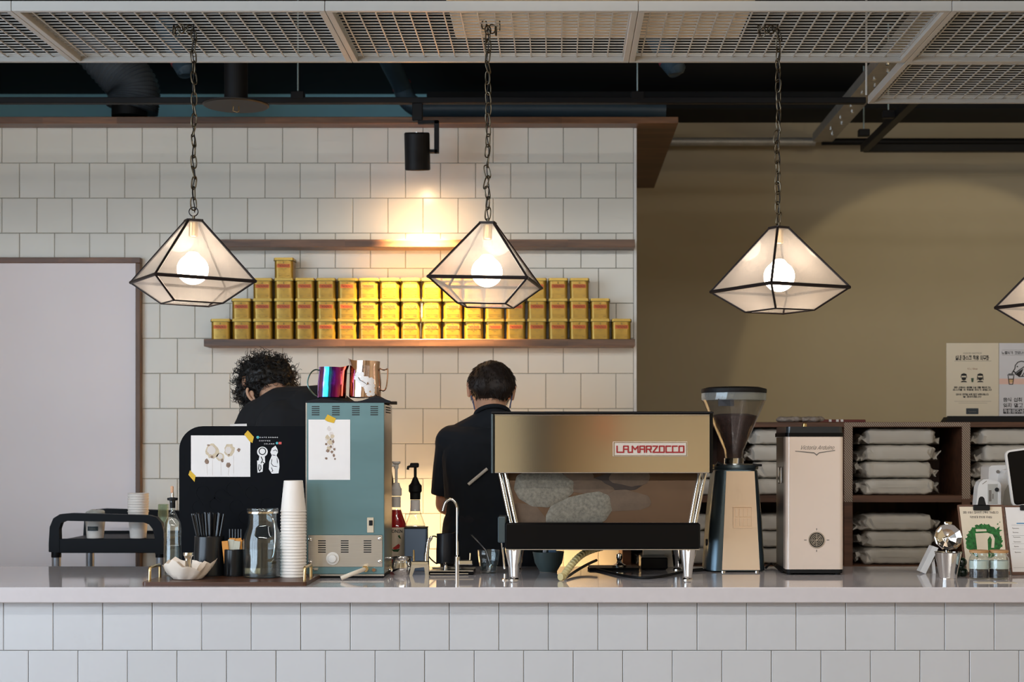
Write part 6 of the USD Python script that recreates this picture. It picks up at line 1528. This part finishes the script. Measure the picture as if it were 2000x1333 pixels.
part(t, 'wall', lathe([(0, .001), (.017, .001), (.021, hh), (.0195, hh), (.0155, .004), (0, .004)], gc, 28), pane('green_glass', (.82, .90, .84), .12, (.7, .78, .7)))
part(t, 'rim', lathe([(.020, hh - .001), (.0216, hh), (.020, hh + .001), (.019, hh)], gc, 28, close=True), LOOKS['green_glass'])

# ---------------------------------------------------------------- the two baristas
def ballm(p, r, n=20): return Manifold.sphere(r, n).translate(tuple(map(float, p)))
def blob(groups):
    """Union of hulls; each group is a list of (point, radius)."""
    m = None
    for g_ in groups:
        h = Manifold.batch_hull([ballm(p, r) for p, r in g_])
        m = h if m is None else m + h
    return m
def smoothed(m, edge=.011, it=14):
    v, f = man(m.refine_to_length(edge))
    tm = trimesh.Trimesh(v, f, process=False); trimesh.smoothing.filter_taubin(tm, iterations=it)
    return np.array(tm.vertices), np.array(tm.faces)
A_ = lambda *p: np.array(p, float)


def hand(w, d, palm, thumb):
    """Wrist w, pointing along d, palm facing palm, thumb on the thumb side: a palm and five bent fingers."""
    d = d / np.linalg.norm(d); palm = palm / np.linalg.norm(palm); t = thumb / np.linalg.norm(thumb)
    k = w + d * .085
    out = [[(w, .024), (w + d * .03 + t * .02, .016), (w + d * .03 - t * .02, .016), (k + t * .028, .012), (k - t * .030, .011)]]
    for o, L in ((.028, .072), (.009, .080), (-.011, .074), (-.030, .058)):
        a = k + t * o - d * .004; b = a + d * L * .45 + palm * .008; c = b + d * L * .24 + palm * L * .26; e = c + palm * L * .26 + d * .004
        out += [[(a, .0095), (b, .0088)], [(b, .0088), (c, .0082)], [(c, .0082), (e, .0074)]]
    a = w + d * .022 + t * .022; b = a + d * .030 + t * .024 + palm * .010; c = b + d * .028 + palm * .012 - t * .002
    return out + [[(a, .013), (b, .0105)], [(b, .0105), (c, .0088)]]


def head_groups(c, fwd, up, k=1.0):
    """Skull, jaw, nose, brow, lips, ears about the head centre c."""
    f = fwd / np.linalg.norm(fwd); u = up - f * (up @ f); u /= np.linalg.norm(u); s_ = np.cross(f, u)
    P_ = lambda a, b, d: c + (s_ * a + f * b + u * d) * k
    g_ = [[(P_(-.012, -.015, .025), .078 * k), (P_(.012, -.015, .025), .078 * k), (P_(0, .030, .020), .068 * k)],
          [(P_(0, .030, .0), .066 * k), (P_(-.030, .050, -.065), .026 * k), (P_(.030, .050, -.065), .026 * k), (P_(0, .070, -.088), .020 * k)],
          [(P_(0, .096, .012), .008 * k), (P_(0, .112, -.026), .011 * k), (P_(-.012, .098, -.032), .008 * k), (P_(.012, .098, -.032), .008 * k)],
          [(P_(-.034, .084, .022), .012 * k), (P_(.034, .084, .022), .012 * k)],
          [(P_(-.020, .092, -.055), .007 * k), (P_(0, .097, -.055), .008 * k), (P_(.020, .092, -.055), .007 * k)]]
    for sd in (-1, 1):
        g_.append([(P_(sd * .080, -.004, .018), .010 * k), (P_(sd * .088, -.016, .022), .008 * k), (P_(sd * .082, -.006, -.026), .008 * k)])
    return g_, P_


def eyes(t, P_, k=1.0):
    e = cat(*[ball(P_(sd * .032, .086, .004), .0115 * k, 2) for sd in (-1, 1)])
    b = part(t, 'eyes', e, M_white)
    part(b, 'pupils', cat(*[ball(P_(sd * .032, .0955, .003), .0045 * k, 1) for sd in (-1, 1)]), M_ink)


def strands(tm, n, L, seed, flow, curl=0.0, r=.0009):
    """Hair strands rooted on the cap: a BasisCurves-like bundle built as thin tubes."""
    R = np.random.default_rng(seed); pts, fi = trimesh.sample.sample_surface(tm, n, seed=seed); nn = tm.face_normals[fi]
    out = []
    for p, q in zip(pts, nn):
        d = flow(p, q); d = d - q * (d @ q) * .75; d /= np.linalg.norm(d) + 1e-9
        l = L * R.uniform(.6, 1.15); m = 9 if not curl else 14; tt = np.linspace(0, 1, m)[:, None]
        a, b = frame_of(d); ph = R.uniform(0, 6.3); w = curl * R.uniform(.6, 1.4); turns = R.uniform(5, 9)
        c = p + d * l * tt + q * (.006 * tt * (1 - .6 * tt) + curl * .6 * tt) + (a * np.cos(ph + turns * tt) + b * np.sin(ph + turns * tt)) * w * tt ** .7
        out.append(sweep(c, np.linspace(r, r * .35, m), 4, caps=False))
    return cat(*out)


def pants_and_shoes(t, hipc, hw, footY, mat=M_trouser):
    lg = []
    for sd in (-1, 1):
        h = hipc + [sd * hw, 0, -.04]; kn = A_(hipc[0] + sd * (hw + .01), footY - .0 + .03, .50); an = A_(hipc[0] + sd * (hw + .02), footY, .10)
        lg += [[(hipc + [sd * hw * .6, 0, 0], .125), (h, .112)], [(h, .108), (kn, .072)], [(kn, .072), (an, .056)]]
    part(t, 'trousers', smoothed(blob(lg), .02), mat, smooth=60)
    for sd in (-1, 1):
        x = hipc[0] + sd * (hw + .02)
        part(t, 'shoe', smoothed(blob([[(A_(x, footY - .03, .040), .038), (A_(x, footY + .06, .042), .036), (A_(x, footY + .16, .030), .028)]]) .trim_by_plane((0, 0, 1), .002), .014, 4), M_black, smooth=60)


# --- right barista: seen from behind, head bowed, arms forward
Y2 = 5.70; s = F / Y2; q2 = lambda px, py, dy=0.0: A_(X(px, Y2), Y2 + dy, Z(py, Y2))
base = A_(X(966, Y2), Y2 - .06, 0)
t = thing('person', 'person with short straight dark hair seen from behind, in a navy t-shirt, head bowed', 'person', base)
hd = q2(957, 766, .075); fwd = A_(-.10, .80, -.62); up = A_(.02, .62, .78)
hg_, PH = head_groups(hd, fwd, up, .98)
neck0, neck1 = q2(963, 828, .0), q2(958, 788, .045)
shL, shR = q2(884, 866, .03), q2(1048, 864, .03)
elL, elR = q2(870, 986, .05), q2(1074, 990, .05)
wrL, wrR = q2(893, 1012, .26), q2(1040, 1012, .26)
hip = q2(968, 1100, -.08); hip[2] = .96; waist = q2(968, 1020, -.05); chest = q2(966, 915, -.01)
arms = [[(shL, .052), (elL, .041)], [(shR, .052), (elR, .041)], [(elL, .040), (wrL, .027)], [(elR, .040), (wrR, .027)]]
torso = [[(chest + [-.085, 0, .03], .098), (chest + [.085, 0, .03], .098), (waist + [-.07, 0, 0], .096), (waist + [.07, 0, 0], .096)],
         [(waist + [-.07, 0, 0], .096), (waist + [.07, 0, 0], .096), (hip + [-.08, 0, 0], .112), (hip + [.08, 0, 0], .112)],
         [(shL, .055), (shR, .055), (chest + [-.07, 0, .06], .09), (chest + [.07, 0, .06], .09)], [(shL, .048), (neck0 + [0, 0, .005], .055), (shR, .048)]]
legs = []
for sd in (-1, 1): legs += [[(hip + [sd * .09, 0, -.03], .10), (A_(hip[0] + sd * .10, base[1] + .02, .50), .058)], [(A_(hip[0] + sd * .10, base[1] + .02, .50), .058), (A_(hip[0] + sd * .11, base[1], .09), .042)], [(A_(hip[0] + sd * .11, base[1], .07), .038), (A_(hip[0] + sd * .11, base[1] + .12, .03), .026)]]
hands = hand(wrL, A_(.5, .8, -.25), A_(.4, -.2, -.9), A_(.8, -.4, .4)) + hand(wrR, A_(-.5, .8, -.25), A_(-.4, -.2, -.9), A_(-.8, -.4, .4))
body = smoothed(blob(hg_ + [[(neck0, .054), (neck1, .056)]] + arms + torso + legs + hands), .009, 8)
part(t, 'body', body, M_skin, smooth=70)
eyes(t, PH)
e = .014
tee = [[(p, r + e) for p, r in g_] for g_ in torso[:3]] + [[(shL, .060), (neck0 + [0, 0, .0], .066), (shR, .060)]]
for sh_, el in ((shL, elL), (shR, elR)):
    cuff = sh_ + (el - sh_) * .80
    tee += [[(sh_, .066), (sh_ + (el - sh_) * .4, .063), (cuff, .062)]]
sh_m = blob(tee)
for sh_, el in ((shL, elL), (shR, elR)):                 # sleeves end in a clean hem
    ax = (el - sh_) / np.linalg.norm(el - sh_); cut = sh_ + (el - sh_) * .86
    far = Manifold.cube((.26, .26, .2), True).translate((0, 0, .1))
    z_ = ax; x_, y_ = frame_of(z_); Mx = np.column_stack([x_, y_, z_, cut])
    if np.linalg.det(Mx[:, :3]) < 0: Mx[:, 0] *= -1
    sleeve_zone = far.transform(Mx)
    side = np.sign((sh_ - chest)[0])
    keep = Manifold.cube((.2, .5, .5), True).translate((sh_[0] + side * .055, Y2 + .05, cut[2] - .1))
    sh_m = sh_m - (sleeve_zone ^ keep)
tv, tf = smoothed(sh_m, .010, 10)
fold_ = (meshkit.fbm(tv * [9, 9, 7] + 2.0, 3, 4) - .5) * .014 + .006 * np.sin(22 * (tv[:, 2] * .8 + tv[:, 0] * 1.3)) * np.clip((1.25 - tv[:, 2]) / .2, 0, 1)
nrm = trimesh.Trimesh(tv, tf, process=False).vertex_normals
tv = tv + nrm * (fold_ * np.clip((1.44 - tv[:, 2]) / .10, 0.15, 1))[:, None]
tee_m = trimesh.Trimesh(tv, tf, process=False)
part(t, 'tshirt', (tv, tf), M_shirt, smooth=70)
a = np.linspace(0, 2 * PI, 33)[:-1]; nd = (neck1 - neck0) / np.linalg.norm(neck1 - neck0); na, nb = frame_of(nd); nc = neck0 + nd * .034
part(t, 'collar', sweep(nc + .064 * (np.cos(a)[:, None] * na + np.sin(a)[:, None] * nb) + nd * .004, .008, 8, closed=True), M_shirt)
ap = [[(chest + [-.05, .07, .0], .075), (chest + [.05, .07, .0], .075), (waist + [-.08, .015, 0], .104), (waist + [.08, .015, 0], .104)], [(waist + [-.082, 0, -.02], .113), (waist + [.082, 0, -.02], .113), (hip + [-.092, 0, -.35], .118), (hip + [.092, 0, -.35], .118)]]
part(t, 'apron', smoothed(blob(ap[1:]), .02, 6), M_apron, smooth=60)
pants_and_shoes(t, hip, .085, base[1])
eye = A_(0, 0, CZ)
def hit(tm, px, py):
    d = A_((px - CX) / F, 1.0, -(py - CY) / F); loc, _, _ = tm.ray.intersects_location([eye], [d / np.linalg.norm(d)], multiple_hits=False)
    return loc[0] if len(loc) else at(px, py, Y2 - .15)
pa, pb = hit(tee_m, 915, 947), hit(tee_m, 952, 916)
st = np.array([pa + (pb - pa) * k for k in np.linspace(0, 1, 8)]) - [0, .009, 0]
part(t, 'apron_strap', sweep(st, .0058, 8), pbr('strap_white', lin(236, 230, 220), .7), label='short white strap across the back')
# hair: a rounded cap with the nape and ears free, and combed strands
hu = up / np.linalg.norm(up)
capm = Manifold.batch_hull([ballm(PH(-.008, -.020, .024), .0805, 40), ballm(PH(.008, -.020, .024), .0805, 40), ballm(PH(0, .030, .026), .074, 40)]) + Manifold.batch_hull([ballm(PH(-.03, -.062, -.018), .052, 30), ballm(PH(.03, -.062, -.018), .052, 30), ballm(PH(0, -.04, .02), .08, 30)])
n_ = -(hu * .80 + -fwd / np.linalg.norm(fwd) * -.6)
capm = capm.trim_by_plane((0, 0, 1), Z(795, Y2)) - blob([[(PH(sd * .088, .0, -.01), .034), (PH(sd * .07, .06, -.06), .05)] for sd in (-1, 1)]) - blob([[(PH(-.05, .115, -.02), .06), (PH(.05, .115, -.02), .06), (PH(0, .11, -.08), .06)]])
cv, cf = smoothed(capm, .006, 6)
cv = cv + trimesh.Trimesh(cv, cf, process=False).vertex_normals * ((meshkit.fbm(cv * [60, 60, 18], 3, 2) - .5) * .010)[:, None]
ctm = trimesh.Trimesh(cv, cf, process=False)
h_ = part(t, 'hair', (cv, cf), M_hairb, smooth=60)
crown = PH(0, -.03, .12)
part(h_, 'hair_strands', strands(ctm, 1500, .013, 3, lambda p, q: (p - crown) * [1, 1, 1] + A_(0, 0, -.06), 0, .0011), M_hairb, kind='stuff')
for sd, pts in ((-1, [(919, 772), (923, 784), (926, 800)]), (1, [(1000, 770), (998, 782), (995, 797)])):
    part(t, 'mask_strap', sweep([q2(a, b, .035) for a, b in pts], .005, 8, flat=.5), pbr('mask_blue', lin(96, 108, 150), .8) if 'mask_blue' not in LOOKS else LOOKS['mask_blue'], label='blue-grey face mask edge behind the ear')

# --- left barista: bent far forward, curly hair
Y1 = 5.62; s = F / Y1; q1 = lambda px, py, dy=0.0: A_(X(px, Y1), Y1 + dy, Z(py, Y1))
base = A_(X(625, Y1), Y1 - .06, 0)
t = thing('person', 'person with black curly hair in a dark t-shirt, bending forward behind the navy panel', 'person', base)
hd = q1(494, 756, .22); fwd = A_(-.45, .45, -.78); up = A_(-.22, .80, .42)
hg_, PH = head_groups(hd, fwd, up, 1.0)
neck0, neck1 = q1(548, 798, .10), q1(520, 772, .17)
shL, shR = q1(480, 846, .12), q1(706, 842, .08)
elL, elR = q1(478, 985, .18), q1(734, 985, .10)
wrL, wrR = q1(530, 1010, .34), q1(690, 1010, .32)
hip = A_(X(628, Y1), Y1 - .05, .97); chest = q1(606, 868, .03); waist = q1(616, 1000, -.03)
arms = [[(shL, .055), (elL, .043)], [(shR, .055), (elR, .043)], [(elL, .042), (wrL, .028)], [(elR, .042), (wrR, .028)]]
torso = [[(chest + [-.09, 0, .05], .105), (chest + [.10, 0, .05], .105), (waist + [-.08, 0, 0], .105), (waist + [.08, 0, 0], .105)], [(waist + [-.08, 0, 0], .105), (waist + [.08, 0, 0], .105), (hip + [-.08, 0, 0], .118), (hip + [.08, 0, 0], .118)],
         [(shL, .058), (q1(600, 815, .04), .095), (shR, .058), (chest, .11)], [(shL, .06), (q1(500, 822, .10), .070), (q1(545, 803, .08), .078), (q1(630, 800, .05), .078), (shR, .05)]]
legs = []
for sd in (-1, 1): legs += [[(hip + [sd * .09, 0, -.03], .10), (A_(hip[0] + sd * .11, base[1] + .03, .50), .060)], [(A_(hip[0] + sd * .11, base[1] + .03, .50), .060), (A_(hip[0] + sd * .12, base[1], .09), .043)], [(A_(hip[0] + sd * .12, base[1], .07), .038), (A_(hip[0] + sd * .12, base[1] + .12, .03), .026)]]
hands = hand(wrL, A_(.5, .8, -.3), A_(.4, -.2, -.9), A_(.8, -.4, .4)) + hand(wrR, A_(-.5, .8, -.3), A_(-.4, -.2, -.9), A_(-.8, -.4, .4))
body = smoothed(blob(hg_ + [[(neck0, .060), (neck1, .058)]] + arms + torso + legs + hands), .009, 8)
part(t, 'body', body, M_skin, smooth=70)
eyes(t, PH)
tee = [[(p, r + e) for p, r in g_] for g_ in torso] + [[(shL, .068), (q1(478, 915, .14), .068), (q1(474, 950, .16), .068)], [(shR, .068), (q1(722, 900, .09), .066), (q1(728, 942, .095), .068)]]
sh_m = blob(tee)
for px in (474, 728):                                   # level sleeve hems
    k = Manifold.cube((.24, .36, .3), True).translate((X(px, Y1) + (-.03 if px < 600 else .045), Y1 + .13, Z(962, Y1) - .15))
    sh_m = sh_m - k
tv, tf = smoothed(sh_m, .010, 14)
nrm = trimesh.Trimesh(tv, tf, process=False).vertex_normals
tv = tv + nrm * ((meshkit.fbm(tv * [8, 8, 8] + 5.0, 3, 6) - .5) * .016)[:, None]
part(t, 'tshirt', (tv, tf), pbr('black_cotton', lin(17, 18, 22), .92, var=.12, scale=18, bump=.25, bscale=500), smooth=70)
pants_and_shoes(t, hip, .09, base[1])
capm = Manifold.batch_hull([ballm(PH(-.012, -.020, .030), .093, 40), ballm(PH(.012, -.020, .030), .093, 40), ballm(PH(0, .035, .034), .085, 40)]) + Manifold.batch_hull([ballm(PH(-.03, -.06, -.01), .055, 30), ballm(PH(.03, -.06, -.01), .055, 30), ballm(PH(0, -.04, .02), .08, 30)])
capm = capm + blob([[(q1(474, 738, .22), .035), (q1(462, 765, .22), .028)], [(q1(486, 724, .22), .045), (q1(525, 722, .22), .045)], [(q1(460, 762, .20), .024), (q1(466, 782, .20), .022), (q1(478, 795, .20), .024)], [(q1(488, 775, .22), .06), (q1(472, 790, .20), .036), (q1(468, 770, .16), .03)], [(q1(534, 738, .18), .034), (q1(532, 726, .2), .036)]])
capm = capm - blob([[(PH(-.088, .0, -.01), .030)], [(PH(-.05, .115, -.02), .06), (PH(.05, .115, -.02), .06), (PH(0, .11, -.08), .06)]])
cv, cf = smoothed(capm, .007, 6)
cv = cv + trimesh.Trimesh(cv, cf, process=False).vertex_normals * ((meshkit.fbm(cv * 55, 3, 8) - .5) * .030)[:, None]
ctm = trimesh.Trimesh(cv, cf, process=False)
h_ = part(t, 'hair', (cv, cf), M_hair, smooth=60)
hc = hd.copy()
part(h_, 'curls', strands(ctm, 800, .023, 9, lambda p, q: (p - hc) * .5 + q * .05 + A_(0, 0, -.03), .010, .0019), M_hair, kind='stuff')
# visible ear and nape as skin
ec = q1(480, 769, .10)
part(t, 'ear', cat(sweep(CubicSpline(range(5), [ec + [-.012, 0, .022], ec + [-.014, -.004, .006], ec + [-.004, -.004, -.014], ec + [.010, 0, -.024], ec + [.004, .003, -.006]])(np.linspace(0, 4, 20)), .0052, 8), ball(ec + [-.001, .006, -.002], .013, 2, (.8, .4, 1.3))), M_skin)
